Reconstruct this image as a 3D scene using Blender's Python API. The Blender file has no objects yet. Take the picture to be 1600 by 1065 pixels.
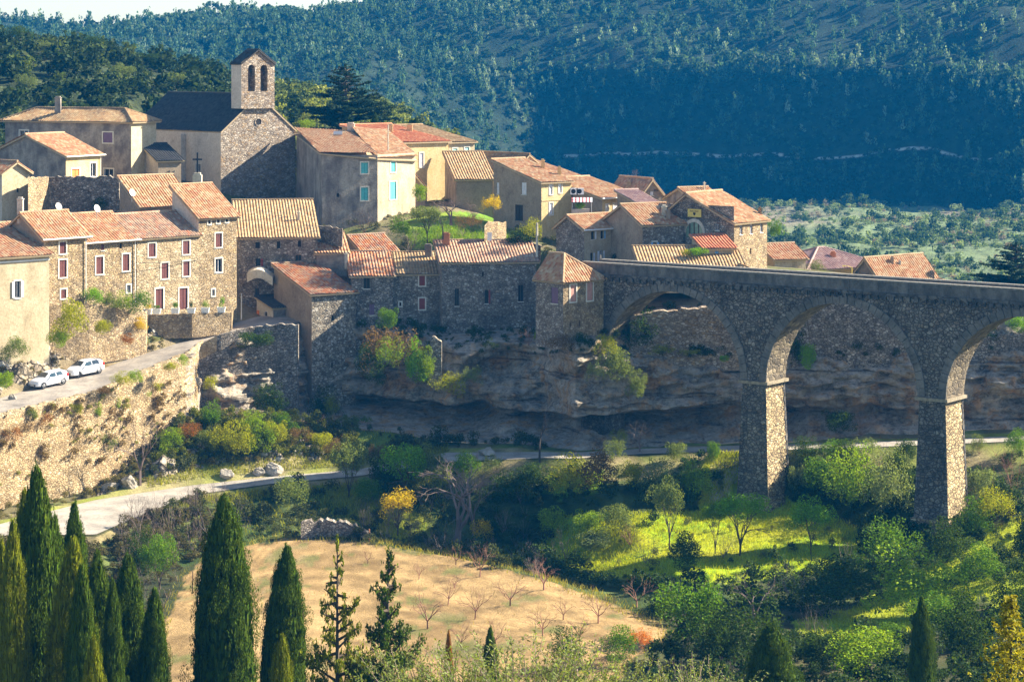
import bpy, math, random
import numpy as np
from mathutils import Vector, Matrix
random.seed(7)
RNG = np.random.default_rng(7)
PI = math.pi
R = math.radians
F = 3600.0            # focal length in pixels of a 1600 px wide picture; horizon at y = 100
SC = bpy.context.scene
COL = SC.collection

def P(px, py, d):
    return Vector(((px - 800) * d / F, d, -(py - 100) * d / F))
def zat(py, d):
    return -(py - 100) * d / F
def pix(X, Y, Z):
    return 800 + F * X / Y, 100 - F * Z / Y

# ------------------------------------------------------------------ materials
def newmat(name):
    m = bpy.data.materials.new(name); m.use_nodes = True
    nt = m.node_tree; nt.nodes.clear()
    out = nt.nodes.new('ShaderNodeOutputMaterial')
    b = nt.nodes.new('ShaderNodeBsdfPrincipled')
    b.inputs['Roughness'].default_value = .85
    b.inputs['Specular IOR Level'].default_value = .25
    nt.links.new(b.outputs[0], out.inputs[0])
    return m, nt, b
def N(nt, t, **kw):
    n = nt.nodes.new(t)
    for k, v in kw.items():
        if k.startswith('i_'):
            key = k[2:].replace('_', ' ')
            n.inputs[key].default_value = v
        else:
            setattr(n, k, v)
    return n
def L(nt, a, b): nt.links.new(a, b)
def ramp(nt, stops, interp='LINEAR'):
    n = nt.nodes.new('ShaderNodeValToRGB'); cr = n.color_ramp; cr.interpolation = interp
    while len(cr.elements) < len(stops): cr.elements.new(.5)
    for e, (p, c) in zip(cr.elements, stops):
        e.position = p; e.color = (c[0], c[1], c[2], 1)
    return n
def mixc(nt, fac, a, b, mode='MIX'):
    n = nt.nodes.new('ShaderNodeMix'); n.data_type = 'RGBA'; n.blend_type = mode
    for sock, val in ((n.inputs[0], fac), (n.inputs[6], a), (n.inputs[7], b)):
        if isinstance(val, (int, float)): sock.default_value = val
        elif isinstance(val, tuple): sock.default_value = (val[0], val[1], val[2], 1)
        else: L(nt, val, sock)
    return n.outputs[2]
def mth(nt, op, a, b=None):
    n = nt.nodes.new('ShaderNodeMath'); n.operation = op
    for i, val in enumerate((a, b)):
        if val is None: continue
        if isinstance(val, (int, float)): n.inputs[i].default_value = val
        else: L(nt, val, n.inputs[i])
    return n.outputs[0]
def coords(nt, scale=(1, 1, 1), out='Object'):
    tc = N(nt, 'ShaderNodeTexCoord'); mp = N(nt, 'ShaderNodeMapping')
    mp.inputs['Scale'].default_value = scale
    L(nt, tc.outputs[out], mp.inputs[0]); return mp.outputs[0]
def bump(nt, b, h, strength=.5, dist=.05):
    n = N(nt, 'ShaderNodeBump'); n.inputs['Strength'].default_value = strength
    n.inputs['Distance'].default_value = dist
    L(nt, h, n.inputs['Height']); L(nt, n.outputs[0], b.inputs['Normal'])

def stone(name, cols, mortar, scale=2.6, bmp=.9, stain=(.35, .33, .3), stain_amt=.5, flat=1.5, dist=.07):
    m, nt, b = newmat(name)
    c = coords(nt, (1, 1, flat))
    nz = N(nt, 'ShaderNodeTexNoise', i_Scale=1.7, i_Detail=2.0); L(nt, c, nz.inputs['Vector'])
    c2 = N(nt, 'ShaderNodeMix'); c2.data_type = 'VECTOR'; c2.inputs[0].default_value = .22
    L(nt, c, c2.inputs[4]); L(nt, nz.outputs['Color'], c2.inputs[5]); cv = c2.outputs[1]
    v = N(nt, 'ShaderNodeTexVoronoi', i_Scale=scale); L(nt, cv, v.inputs['Vector'])
    e = N(nt, 'ShaderNodeTexVoronoi', feature='DISTANCE_TO_EDGE', i_Scale=scale); L(nt, cv, e.inputs['Vector'])
    sep = N(nt, 'ShaderNodeSeparateColor'); L(nt, v.outputs['Color'], sep.inputs[0])
    n = len(cols)
    cr = ramp(nt, [(i / n, cc) for i, cc in enumerate(cols)], 'CONSTANT'); L(nt, sep.outputs[0], cr.inputs[0])
    ed = ramp(nt, [(.02, (0, 0, 0)), (.14, (1, 1, 1))]); L(nt, e.outputs['Distance'], ed.inputs[0])
    col = mixc(nt, ed.outputs[0], mortar, cr.outputs[0])
    big = N(nt, 'ShaderNodeTexNoise', i_Scale=.35, i_Detail=5.0, i_Roughness=.65); L(nt, coords(nt, (1, 1, .6)), big.inputs['Vector'])
    bf = ramp(nt, [(.38, (0, 0, 0)), (.68, (1, 1, 1))]); L(nt, big.outputs[0], bf.inputs[0])
    col2 = mixc(nt, 1.0, col, stain, 'MULTIPLY')
    fac = mth(nt, 'MULTIPLY', bf.outputs[0], stain_amt)
    col = mixc(nt, fac, col, col2)
    gr = N(nt, 'ShaderNodeTexNoise', i_Scale=5.5, i_Detail=5.0, i_Roughness=.75); L(nt, c, gr.inputs['Vector'])
    gm = ramp(nt, [(.32, (.55, .53, .5)), (.5, (1, 1, 1)), (.68, (1.3, 1.28, 1.22))]); L(nt, gr.outputs[0], gm.inputs[0])
    md = N(nt, 'ShaderNodeTexNoise', i_Scale=1.1, i_Detail=4.0, i_Roughness=.6); L(nt, c, md.inputs['Vector'])
    mm = ramp(nt, [(.35, (.68, .66, .64)), (.62, (1.15, 1.12, 1.08))]); L(nt, md.outputs[0], mm.inputs[0])
    col = mixc(nt, 1.0, mixc(nt, 1.0, col, gm.outputs[0], 'MULTIPLY'), mm.outputs[0], 'MULTIPLY')
    L(nt, col, b.inputs['Base Color'])
    fine = N(nt, 'ShaderNodeTexNoise', i_Scale=9.0, i_Detail=3.0); L(nt, c, fine.inputs['Vector'])
    hh = mth(nt, 'ADD', mth(nt, 'MULTIPLY', ed.outputs[0], .7), mth(nt, 'ADD', mth(nt, 'MULTIPLY', fine.outputs[0], .5), mth(nt, 'MULTIPLY', sep.outputs[1], .9)))
    bump(nt, b, hh, bmp, dist)
    return m

def plaster(name, c1, c2, bmp=.35, streak=.3):
    m, nt, b = newmat(name)
    n1 = N(nt, 'ShaderNodeTexNoise', i_Scale=.5, i_Detail=7.0, i_Roughness=.65); L(nt, coords(nt), n1.inputs['Vector'])
    n2 = N(nt, 'ShaderNodeTexNoise', i_Scale=1.5, i_Detail=4.0); L(nt, coords(nt, (.8, .8, .28)), n2.inputs['Vector'])
    f = mth(nt, 'ADD', mth(nt, 'MULTIPLY', n1.outputs[0], 1 - streak), mth(nt, 'MULTIPLY', n2.outputs[0], streak))
    dk = tuple(x * .62 for x in c1)
    cr = ramp(nt, [(.30, dk), (.42, c1), (.60, c2), (.72, tuple(min(1, x * 1.12) for x in c2))]); L(nt, f, cr.inputs[0])
    n4 = N(nt, 'ShaderNodeTexNoise', i_Scale=4.5, i_Detail=6.0, i_Roughness=.75); L(nt, coords(nt), n4.inputs['Vector'])
    g4 = ramp(nt, [(.33, (.72, .7, .68)), (.55, (1.05, 1.05, 1.05))]); L(nt, n4.outputs[0], g4.inputs[0])
    L(nt, mixc(nt, 1.0, cr.outputs[0], g4.outputs[0], 'MULTIPLY'), b.inputs['Base Color'])
    n3 = N(nt, 'ShaderNodeTexNoise', i_Scale=6.0, i_Detail=5.0); L(nt, coords(nt), n3.inputs['Vector'])
    bump(nt, b, n3.outputs[0], bmp, .06)
    return m

def plain(name, c, rough=.7, metal=0.0, var=.12, spec=.3):
    m, nt, b = newmat(name)
    n1 = N(nt, 'ShaderNodeTexNoise', i_Scale=3.0, i_Detail=4.0); L(nt, coords(nt), n1.inputs['Vector'])
    cr = ramp(nt, [(.3, tuple(x * (1 - var) for x in c)), (.7, tuple(min(1, x * (1 + var)) for x in c))])
    L(nt, n1.outputs[0], cr.inputs[0]); L(nt, cr.outputs[0], b.inputs['Base Color'])
    b.inputs['Roughness'].default_value = rough; b.inputs['Metallic'].default_value = metal
    b.inputs['Specular IOR Level'].default_value = spec
    return m

def tiles(name, cols, patch=(.09, .06, .04), patch_amt=.5):
    m, nt, b = newmat(name)
    uv = N(nt, 'ShaderNodeTexCoord')
    sx = N(nt, 'ShaderNodeSeparateXYZ'); L(nt, uv.outputs['UV'], sx.inputs[0])
    fu = mth(nt, 'FLOOR', mth(nt, 'ADD', sx.outputs[0], .5)); fv = mth(nt, 'FLOOR', sx.outputs[1])
    cb = N(nt, 'ShaderNodeCombineXYZ'); L(nt, fu, cb.inputs[0]); L(nt, fv, cb.inputs[1])
    wn = N(nt, 'ShaderNodeTexWhiteNoise', noise_dimensions='2D'); L(nt, cb.outputs[0], wn.inputs['Vector'])
    pn = N(nt, 'ShaderNodeTexNoise', i_Scale=.45, i_Detail=4.0); L(nt, coords(nt), pn.inputs['Vector'])
    f = mth(nt, 'ADD', mth(nt, 'MULTIPLY', wn.outputs[0], .72), mth(nt, 'MULTIPLY', mth(nt, 'SUBTRACT', pn.outputs[0], .22), .5))
    k = len(cols)
    cr = ramp(nt, [((i + .3) / k, c) for i, c in enumerate(cols)]); L(nt, f, cr.inputs[0])
    # lichen in patches, gaps between the channel tiles darker earth colour
    ln = N(nt, 'ShaderNodeTexNoise', i_Scale=1.3, i_Detail=6.0, i_Roughness=.7); L(nt, coords(nt), ln.inputs['Vector'])
    lr = ramp(nt, [(.52, (0, 0, 0)), (.66, (1, 1, 1))]); L(nt, ln.outputs[0], lr.inputs[0])
    col = mixc(nt, mth(nt, 'MULTIPLY', lr.outputs[0], patch_amt), cr.outputs[0], patch)
    L(nt, col, b.inputs['Base Color'])
    saw = mth(nt, 'FRACT', sx.outputs[1])
    bump(nt, b, mth(nt, 'ADD', saw, mth(nt, 'MULTIPLY', wn.outputs[0], .6)), .6, .05)
    return m

def leafmat(name, trans=.35, rough=.6, huevar=.25):
    m, nt, b = newmat(name)
    oi = N(nt, 'ShaderNodeObjectInfo'); ge = N(nt, 'ShaderNodeNewGeometry')
    rp = ge.outputs['Random Per Island']
    hs = N(nt, 'ShaderNodeHueSaturation')
    mr = N(nt, 'ShaderNodeMapRange'); L(nt, rp, mr.inputs[0]); mr.inputs[3].default_value = .55; mr.inputs[4].default_value = 1.5
    L(nt, mr.outputs[0], hs.inputs['Value'])
    mr2 = N(nt, 'ShaderNodeMapRange'); L(nt, mth(nt, 'FRACT', mth(nt, 'MULTIPLY', rp, 17.3)), mr2.inputs[0])
    mr2.inputs[3].default_value = .5 - .06 * huevar * 4 * .35; mr2.inputs[4].default_value = .5 + .06 * huevar * 4 * .2
    L(nt, mr2.outputs[0], hs.inputs['Hue'])
    L(nt, oi.outputs['Color'], hs.inputs['Color'])
    L(nt, hs.outputs[0], b.inputs['Base Color']); b.inputs['Roughness'].default_value = rough; b.inputs['Specular IOR Level'].default_value = .06
    tr = N(nt, 'ShaderNodeBsdfTranslucent')
    tc = mixc(nt, 1.0, hs.outputs[0], (1.0, .95, .35), 'MULTIPLY'); L(nt, tc, tr.inputs[0])
    mx = N(nt, 'ShaderNodeMixShader'); mx.inputs[0].default_value = trans
    L(nt, b.outputs[0], mx.inputs[1]); L(nt, tr.outputs[0], mx.inputs[2])
    out = [n for n in nt.nodes if n.type == 'OUTPUT_MATERIAL'][0]
    L(nt, mx.outputs[0], out.inputs[0])
    return m

M = {}
# warm sunlit rubble, grey rubble, church stone, bridge stone
M['rubble'] = stone('rubble_stone', [(0.429,0.327,0.191),(0.354,0.268,0.157),(0.489,0.386,0.239),(0.3,0.231,0.144),(0.452,0.342,0.184),(0.399,0.32,0.212),(0.535,0.437,0.294)], (.27,.20,.12), 4.2, .9, (.6,.5,.4), .5)
M['rubble_wall'] = stone('golden_rubble', [(.40,.30,.165),(.35,.26,.14),(.45,.35,.20),(.31,.23,.125),(.42,.32,.175),(.38,.30,.18),(.49,.40,.26)], (.24,.17,.09), 4.2, .9, (.7,.58,.45), .35)
M['rubble_grey'] = stone('grey_rubble', [(0.351,0.308,0.252),(0.277,0.243,0.206),(0.443,0.39,0.325),(0.231,0.207,0.178),(0.388,0.326,0.261),(0.516,0.473,0.408),(0.314,0.271,0.224)], (.17,.145,.12), 4.0, 1.0, (.45,.42,.4), .6)
M['rubble_tower'] = stone('tower_rubble', [(0.389,0.339,0.264),(0.269,0.237,0.19),(0.501,0.452,0.367),(0.222,0.2,0.161),(0.427,0.358,0.264),(0.576,0.526,0.451)], (.15,.13,.105), 3.9, 1.0, (.5,.45,.4), .4)
M['rubble_pale'] = stone('pale_plastered_rubble', [(.46,.38,.25),(.40,.32,.2),(.52,.44,.31),(.34,.27,.17),(.48,.39,.24)], (.36,.28,.17), 3.4, .8, (.7,.6,.5), .5)
M['church'] = stone('church_stone', [(0.418,0.341,0.255),(0.328,0.273,0.217),(0.493,0.423,0.337),(0.373,0.266,0.157),(0.448,0.386,0.315),(0.283,0.236,0.195),(0.538,0.476,0.405)], (.21,.17,.13), 3.6, .9, (.6,.5,.45), .5, 1.8)
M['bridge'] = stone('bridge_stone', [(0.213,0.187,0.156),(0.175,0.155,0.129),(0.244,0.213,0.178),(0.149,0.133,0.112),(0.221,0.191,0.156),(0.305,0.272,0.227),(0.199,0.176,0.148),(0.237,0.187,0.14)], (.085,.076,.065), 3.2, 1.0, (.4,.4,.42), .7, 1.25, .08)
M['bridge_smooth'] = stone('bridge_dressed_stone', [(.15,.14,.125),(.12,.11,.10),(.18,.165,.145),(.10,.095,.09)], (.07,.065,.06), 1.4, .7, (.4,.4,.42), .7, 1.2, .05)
M['sunlit_pier_stone'] = stone('sunlit_pier_stone', [(0.512,0.394,0.218),(0.413,0.312,0.17),(0.598,0.475,0.266),(0.326,0.254,0.141),(0.549,0.428,0.227),(0.673,0.544,0.323)], (.16,.12,.08), 2.8, 1.0, (.5,.45,.4), .5, 1.6, .08)  # lighter warm copy of the bridge stone, sunlight put into its colour
M['lowwall'] = stone('dark_terrace_stone', [(0.329,0.29,0.244),(0.262,0.234,0.205),(0.405,0.356,0.305),(0.228,0.206,0.183),(0.362,0.301,0.238),(0.494,0.444,0.393)], (.125,.11,.095), 3.9, 1.0, (.4,.38,.36), .6)
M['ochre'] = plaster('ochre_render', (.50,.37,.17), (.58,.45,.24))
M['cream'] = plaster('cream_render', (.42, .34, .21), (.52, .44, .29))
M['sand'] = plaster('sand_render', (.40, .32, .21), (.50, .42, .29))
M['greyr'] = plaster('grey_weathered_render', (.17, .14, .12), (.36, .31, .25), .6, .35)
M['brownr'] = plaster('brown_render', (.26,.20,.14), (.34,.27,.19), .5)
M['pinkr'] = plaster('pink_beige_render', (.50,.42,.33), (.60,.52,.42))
M['palem'] = plaster('pale_mortar', (.55,.48,.36), (.66,.60,.48), .4)
M['slate'] = tiles('dark_slabs', [(.035,.035,.037),(.05,.048,.046),(.028,.028,.03),(.06,.056,.05)], (.03,.03,.025), .4)
M['t_orange'] = tiles('orange_tiles', [(.22,.10,.055),(.40,.19,.085),(.47,.26,.13),(.36,.125,.06),(.52,.36,.21),(.28,.165,.10)], (.33,.26,.13), .5)
M['t_ochre'] = tiles('ochre_tiles', [(.25,.145,.07),(.41,.25,.115),(.29,.16,.07),(.46,.33,.18),(.21,.13,.07)], (.34,.26,.11), .45)
M['t_pink'] = tiles('sun_bleached_tiles', [(.25,.115,.055),(.40,.20,.09),(.48,.28,.14),(.36,.135,.06),(.54,.39,.23),(.30,.175,.095)], (.39,.30,.15), .45)
M['t_red'] = tiles('red_tiles', [(.42,.12,.055),(.50,.17,.075),(.40,.11,.05),(.52,.24,.12)], (.42,.22,.1), .35)
M['t_rust'] = tiles('rusty_tiles', [(.16,.08,.05),(.36,.12,.05),(.45,.17,.06),(.24,.12,.08),(.48,.30,.18),(.20,.14,.11)], (.36,.28,.10), .4)
M['t_brown'] = tiles('weathered_brown_tiles', [(.20,.13,.09),(.32,.17,.10),(.26,.17,.12),(.42,.28,.18),(.38,.15,.08),(.46,.36,.25)], (.36,.30,.16), .45)
M['t_violet'] = tiles('violet_tiles', [(.22,.13,.12),(.30,.18,.16),(.36,.22,.18),(.26,.15,.15),(.42,.30,.25)], (.3,.22,.18), .3)
M['eave'] = plain('eave_mortar', (.42,.32,.19), .9)
M['trim'] = plain('pale_dressed_trim', (.62,.57,.48), .8)
M['white'] = plain('white_paint', (.78,.76,.72), .6, 0, .06)
M['glass'] = plain('dark_window_glass', (.018,.022,.028), .12, 0, .3, .6)
M['hole'] = plain('dark_interior', (.02,.018,.016), .9)
M['maroon'] = plain('maroon_wood', (.12,.035,.03), .6)
M['redwood'] = plain('red_painted_wood', (.24,.05,.04), .6)
M['turq'] = plain('turquoise_paint', (.10,.42,.42), .6)
M['paleturq'] = plain('pale_turquoise_paint', (.42,.70,.66), .6)
M['blue'] = plain('light_blue_paint', (.22,.42,.68), .6)
M['palesh'] = plain('pale_grey_paint', (.62,.62,.66), .6)
M['pinksh'] = plain('faded_pink_paint', (.50,.27,.22), .6)
M['purple'] = plain('mauve_paint', (.16,.09,.15), .6)
M['brown'] = plain('brown_wood', (.10,.06,.04), .7)
M['metal'] = plain('grey_metal', (.35,.35,.36), .4, .8)
M['black'] = plain('black_plastic', (.012,.012,.013), .5)
M['rubber'] = plain('rubber', (.016,.016,.017), .8)
M['terra'] = plain('terracotta', (.45,.18,.08), .8)
M['yellow'] = plain('yellow_paint', (.68,.52,.12), .6)
M['orange'] = plain('orange_cloth', (.75,.22,.05), .8)
M['redcl'] = plain('red_panel', (.60,.12,.10), .7)
M['bark'] = plaster('bark', (.07,.05,.035), (.15,.115,.08), .9, .8)
M['twig'] = plaster('twig_bark', (.17,.12,.10), (.30,.22,.18), .4, .5)
M['twig_red'] = plaster('reddish_twig', (.25,.12,.08), (.36,.19,.12), .4, .5)
M['twig_dark'] = plaster('dark_twig', (.045,.035,.03), (.09,.07,.055), .4, .5)
M['leaf'] = leafmat('leaves', .42)
M['needle'] = leafmat('needles', .22, .7)

# ------------------------------------------------------------------ mesh helpers
class MB:
    def __init__(s): s.v = []; s.f = []; s.m = []; s.uv = {}
    def add(s, pts, mat=0, uv=None):
        k = len(s.v); s.v += [tuple(p) for p in pts]; s.f.append(tuple(range(k, k + len(pts)))); s.m.append(mat)
        if uv: s.uv[len(s.f) - 1] = uv
    def mesh(s, vs, fs, mat=0):
        k = len(s.v); s.v += [tuple(p) for p in vs]
        for f in fs: s.f.append(tuple(i + k for i in f)); s.m.append(mat)
    def box(s, o, a, b, c, mat=0):     # corner + three edge vectors (right handed gives outward normals)
        o, a, b, c = Vector(o), Vector(a), Vector(b), Vector(c)
        vs = [o, o + a, o + a + b, o + b, o + c, o + a + c, o + a + b + c, o + b + c]
        s.mesh(vs, [(0, 3, 2, 1), (4, 5, 6, 7), (0, 1, 5, 4), (1, 2, 6, 5), (2, 3, 7, 6), (3, 0, 4, 7)], mat)
    def tube(s, p0, p1, r0, r1, n=8, mat=0, cap=True):
        p0, p1 = Vector(p0), Vector(p1); ax = (p1 - p0).normalized()
        u = ax.orthogonal().normalized(); w = ax.cross(u)
        vs = []
        for p, r in ((p0, r0), (p1, r1)):
            for i in range(n):
                a = 2 * PI * i / n; vs.append(p + r * (math.cos(a) * u + math.sin(a) * w))
        fs = [(i, (i + 1) % n, n + (i + 1) % n, n + i) for i in range(n)]
        if cap: fs += [tuple(range(n - 1, -1, -1)), tuple(range(n, 2 * n))]
        s.mesh(vs, fs, mat)
    def build(s, name, mats, parent=None, origin=None, smooth=False):
        if not isinstance(mats, (list, tuple)): mats = [mats]
        o0 = Vector((0, 0, 0))
        if parent is not None:
            q = parent
            while q is not None: o0 = o0 + q.location; q = q.parent
        elif origin is not None: o0 = Vector(origin)
        me = bpy.data.meshes.new(name)
        me.from_pydata([(x - o0.x, y - o0.y, z - o0.z) for x, y, z in s.v], [], s.f)
        for mm in mats: me.materials.append(mm)
        me.polygons.foreach_set('material_index', s.m)
        if s.uv:
            ul = me.uv_layers.new(name='UVMap')
            for fi, uvs in s.uv.items():
                for li, t in zip(me.polygons[fi].loop_indices, uvs): ul.data[li].uv = t
        if smooth: me.polygons.foreach_set('use_smooth', [True] * len(me.polygons))
        me.update()
        ob = bpy.data.objects.new(name, me); COL.objects.link(ob)
        if parent is not None: ob.parent = parent
        elif origin is not None: ob.location = o0
        return ob

def npmesh(name, V, faces_n, mats, idx=None, loops=None):
    """fast mesh: V (n,3); faces of faces_n corners laid out in order, or an explicit loop array"""
    me = bpy.data.meshes.new(name); V = np.asarray(V, dtype=np.float32)
    me.vertices.add(len(V)); me.vertices.foreach_set('co', V.ravel())
    if loops is None: loops = np.arange(len(V), dtype=np.int32)
    loops = np.asarray(loops, dtype=np.int32).ravel()
    nf = len(loops) // faces_n
    me.loops.add(len(loops)); me.loops.foreach_set('vertex_index', loops)
    me.polygons.add(nf)
    me.polygons.foreach_set('loop_start', np.arange(nf, dtype=np.int32) * faces_n)
    me.polygons.foreach_set('loop_total', np.full(nf, faces_n, dtype=np.int32))
    for mm in (mats if isinstance(mats, (list, tuple)) else [mats]): me.materials.append(mm)
    if idx is not None: me.polygons.foreach_set('material_index', np.asarray(idx, dtype=np.int32))
    me.update(calc_edges=True); me.validate()
    return me
def link(name, me, parent=None, loc=None):
    o = bpy.data.objects.new(name, me); COL.objects.link(o)
    if parent is not None: o.parent = parent
    if loc is not None: o.location = loc
    return o
def tag(o, label=None, cat=None, group=None, kind=None):
    if label: o['label'] = label
    if cat: o['category'] = cat
    if group: o['group'] = group
    if kind: o['kind'] = kind
    return o
def thing(name, label, cat, loc=(0, 0, 0), group=None):
    o = bpy.data.objects.new(name, None); COL.objects.link(o); o.location = loc
    o.empty_display_size = .5
    return tag(o, label, cat, group)

# ------------------------------------------------------------------ value noise (vectorised)
def _h(ix, iy, iz, seed):
    n = (ix * 374761393 + iy * 668265263 + iz * 2147483647 + seed * 144269) & 0xffffffff
    n = ((n ^ (n >> 13)) * 1274126177) & 0xffffffff
    return ((n ^ (n >> 16)) & 0xffff) / 65535.0
def vnoise(x, y, z=None, seed=0):
    x = np.asarray(x, float); y = np.asarray(y, float); z = np.zeros_like(x) if z is None else np.asarray(z, float)
    ix, iy, iz = (np.floor(a).astype(np.int64) for a in (x, y, z))
    fx, fy, fz = x - ix, y - iy, z - iz
    fx, fy, fz = (t * t * (3 - 2 * t) for t in (fx, fy, fz))
    r = 0
    for dx in (0, 1):
        for dy in (0, 1):
            for dz in (0, 1):
                w = (fx if dx else 1 - fx) * (fy if dy else 1 - fy) * (fz if dz else 1 - fz)
                r = r + w * _h(ix + dx, iy + dy, iz + dz, seed)
    return r * 2 - 1
def fbm(x, y, z=None, o=4, seed=0):
    a, r, f = 1.0, 0, 1.0
    for k in range(o):
        r = r + a * vnoise(np.asarray(x) * f, np.asarray(y) * f, None if z is None else np.asarray(z) * f, seed + k * 7); a *= .5; f *= 2.03
    return r
def inpoly(px, py, poly):
    px = np.asarray(px); py = np.asarray(py); c = np.zeros(px.shape, bool); n = len(poly)
    for i in range(n):
        x0, y0 = poly[i]; x1, y1 = poly[(i + 1) % n]
        t = ((y0 > py) != (y1 > py)) & (px < (x1 - x0) * (py - y0) / ((y1 - y0) or 1e-9) + x0)
        c ^= t
    return c
HAZE, SKY, SUN, EXPO = .00014, .058, 5.0, 1.97
# ------------------------------------------------------------------ terrain: lofted breaklines
CP = [0, 150, 300, 315, 420, 490, 560, 700, 850, 900, 1000, 1150, 1225, 1330, 1600]
PROF = {
0: [(6,-2.2),(60,-26),(150,-44.5),(190,-43.5),(198,-42),(203,-41.6),(208,-41.5),(214,-41.4),(214.3,-39),(214.6,-36),(214.9,-33.8),(215.3,-32.9),(224,-32.6),(231,-28.4),(262,-17),(300,-12),(400,2.5),(480,-8),(800,5.5),(900,11),(1000,15.2),(1400,-20)],
150: [(6,-2.2),(60,-26),(155,-45),(194,-44),(199,-42.5),(203,-41.6),(220,-41.5),(223.6,-41.3),(224.2,-39),(224.8,-36),(225.4,-33.5),(225.8,-32.3),(236,-31.5),(240.5,-25),(262,-17),(300,-12),(400,1.5),(480,-8),(800,2.2),(910,9),(1000,15.6),(1400,-20)],
300: [(6,-2.2),(60,-26),(160,-44.3),(202.5,-44),(213,-42.5),(221,-41.4),(226,-41.3),(234.5,-36.2),(235.5,-34.5),(236.3,-32.8),(237.2,-31),(238,-29.8),(246,-29.4),(249.5,-27),(264,-18),(310,-14),(405,-1),(480,-12),(800,-2),(900,9),(965,19),(1400,-20)],
315: [(6,-2.2),(60,-26),(160,-44.3),(204,-44),(214,-42.6),(221.481,-41.348),(226.364,-41.261),(236,-36.4),(243,-36.5),(243.3,-34),(243.6,-31.5),(244,-29.5),(249,-29.2),(252,-27),(266.08,-18.13),(311.3,-14.13),(405.65,-1.39),(482.6,-12.39),(800,-2.52),(898.7,8.87),(963.05,19.52),(1400,-20)],
420: [(6,-2.2),(60,-26),(160,-44.3),(212.6,-44),(219.5,-43),(224.7,-41),(228.8,-41),(237,-36.6),(246,-36.8),(246.3,-34),(246.7,-31),(247.2,-28.2),(257,-27.9),(261,-27.2),(280,-19),(320,-15),(410,-4),(500,-15),(800,-6),(890,8),(950,23),(1400,-20)],
490: [(6,-2.2),(60,-26),(160,-44.3),(213.5,-44),(220,-43),(226.35,-40.9),(230.4,-40.9),(240,-37.4),(250,-37.5),(251.5,-35.5),(253,-32),(254.5,-28.3),(258,-27.6),(264,-24.5),(280,-18.75),(322.5,-15),(412.5,-5),(510,-17.5),(800,-7.5),(885,7.5),(950,22.5),(1400,-20)],
560: [(6,-2.2),(60,-26),(160,-44.3),(212.3,-44),(220,-42.8),(228,-40.8),(232,-40.8),(240,-37.9),(255,-37.6),(251,-36),(251.5,-32.5),(253,-29),(258,-28.5),(272,-21.5),(280,-18.5),(325,-15),(415,-6),(520,-20),(800,-9),(880,7),(950,22),(1400,-20)],
700: [(6,-2.2),(60,-26),(160,-44.3),(206,-44),(221,-46),(229,-39.6),(235,-39.6),(238.5,-39.4),(249.5,-37),(243,-36),(243.5,-32.5),(245.5,-29.6),(255,-29.6),(268,-20),(285,-18),(325,-17),(430,-14),(640,-36),(850,-19.4),(900,4),(1000,33),(1400,-10)],
850: [(6,-2.2),(60,-26),(155,-44.2),(197,-44),(216,-46.5),(228.5,-39.1),(232.3,-39.1),(236,-39),(245.5,-36.9),(239,-35.9),(239.5,-32.2),(241.5,-29.4),(256,-29),(268,-21.7),(275,-21),(300,-23),(430,-44),(850,-52),(873,-33),(905,-1),(1000,36),(1400,0)],
900: [(6,-2.2),(60,-26),(152,-44),(193.5,-44.2),(213,-46.3),(227.5,-39),(231.3,-39),(232.6,-38.9),(240,-36.6),(232.6,-35.4),(232,-31),(231.3,-27.9),(242,-25),(260,-21.7),(275,-21.3),(300,-23.5),(430,-45),(846,-51.7),(869,-32.8),(900,-0.5),(1000,38),(1400,3)],
1000: [(6,-2.2),(60,-26),(150,-43.5),(185,-44.6),(214,-45),(229,-38.8),(232.5,-38.8),(234.5,-38.7),(242,-36.4),(235.2,-35),(235.8,-31.5),(237,-29.5),(240,-25.3),(250,-22.5),(275,-22),(300,-25),(430,-46),(836,-51),(858,-32.4),(889,-1),(1000,40),(1400,10)],
1150: [(6,-2.2),(60,-26),(150,-43),(196,-46),(226.3,-43.1),(229,-38.5),(232.5,-38.5),(234.5,-38.4),(239.5,-36.3),(235.5,-34.5),(236,-31),(237,-30),(240,-25),(250,-22.5),(275,-23),(300,-27),(430,-48),(818,-50),(839,-31.8),(869,-2),(1000,43),(1400,10)],
1225: [(6,-2.2),(60,-25.6),(150,-42.6),(195,-46),(225.8,-43.3),(229,-38.38),(232.5,-38.38),(234.5,-38.24),(238.8,-36.2),(235.5,-34.3),(236,-31),(237,-29.88),(239.8,-25),(250,-22.7),(275,-23.8),(300,-28.2),(430,-48),(809.6,-49.48),(830.6,-31.52),(860.6,-1.6),(1000,45),(1400,10)],
1330: [(6,-2.2),(60,-25),(150,-42),(195,-46),(218,-44.6),(229,-38.2),(232.5,-38.2),(234.5,-38),(238.5,-36.1),(235.5,-34),(236,-31),(237,-29.7),(239.5,-25),(250,-23),(275,-25),(300,-30),(430,-48),(797,-48.7),(818,-31.1),(848,-1),(1000,48),(1400,10)],
1600: [(6,-2.2),(60,-24),(140,-39.5),(185,-43.5),(207,-43),(229,-37.5),(232.5,-37.5),(235,-37.3),(236.5,-36),(236.5,-33.5),(237,-31),(238,-29.5),(241,-25),(250,-24),(275,-27),(300,-33),(430,-47),(750,-47),(771,-29),(800,0),(1000,62),(1400,10)],
}
NI = 22
CPX = np.array([-1100, -300] + CP + [2100, 3000], float)
_A = np.array([PROF[c] for c in CP], float)
_lo = _A[0].copy(); _hi = _A[-1].copy(); _hi2 = _hi.copy(); _hi2[18:21, 1] += [6, 20, 40]; _hi2[14:18, 1] += [2, 6, 14, 10]
PR = np.concatenate([_lo[None], _lo[None], _A, _hi[None], _hi2[None]], 0)
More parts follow.
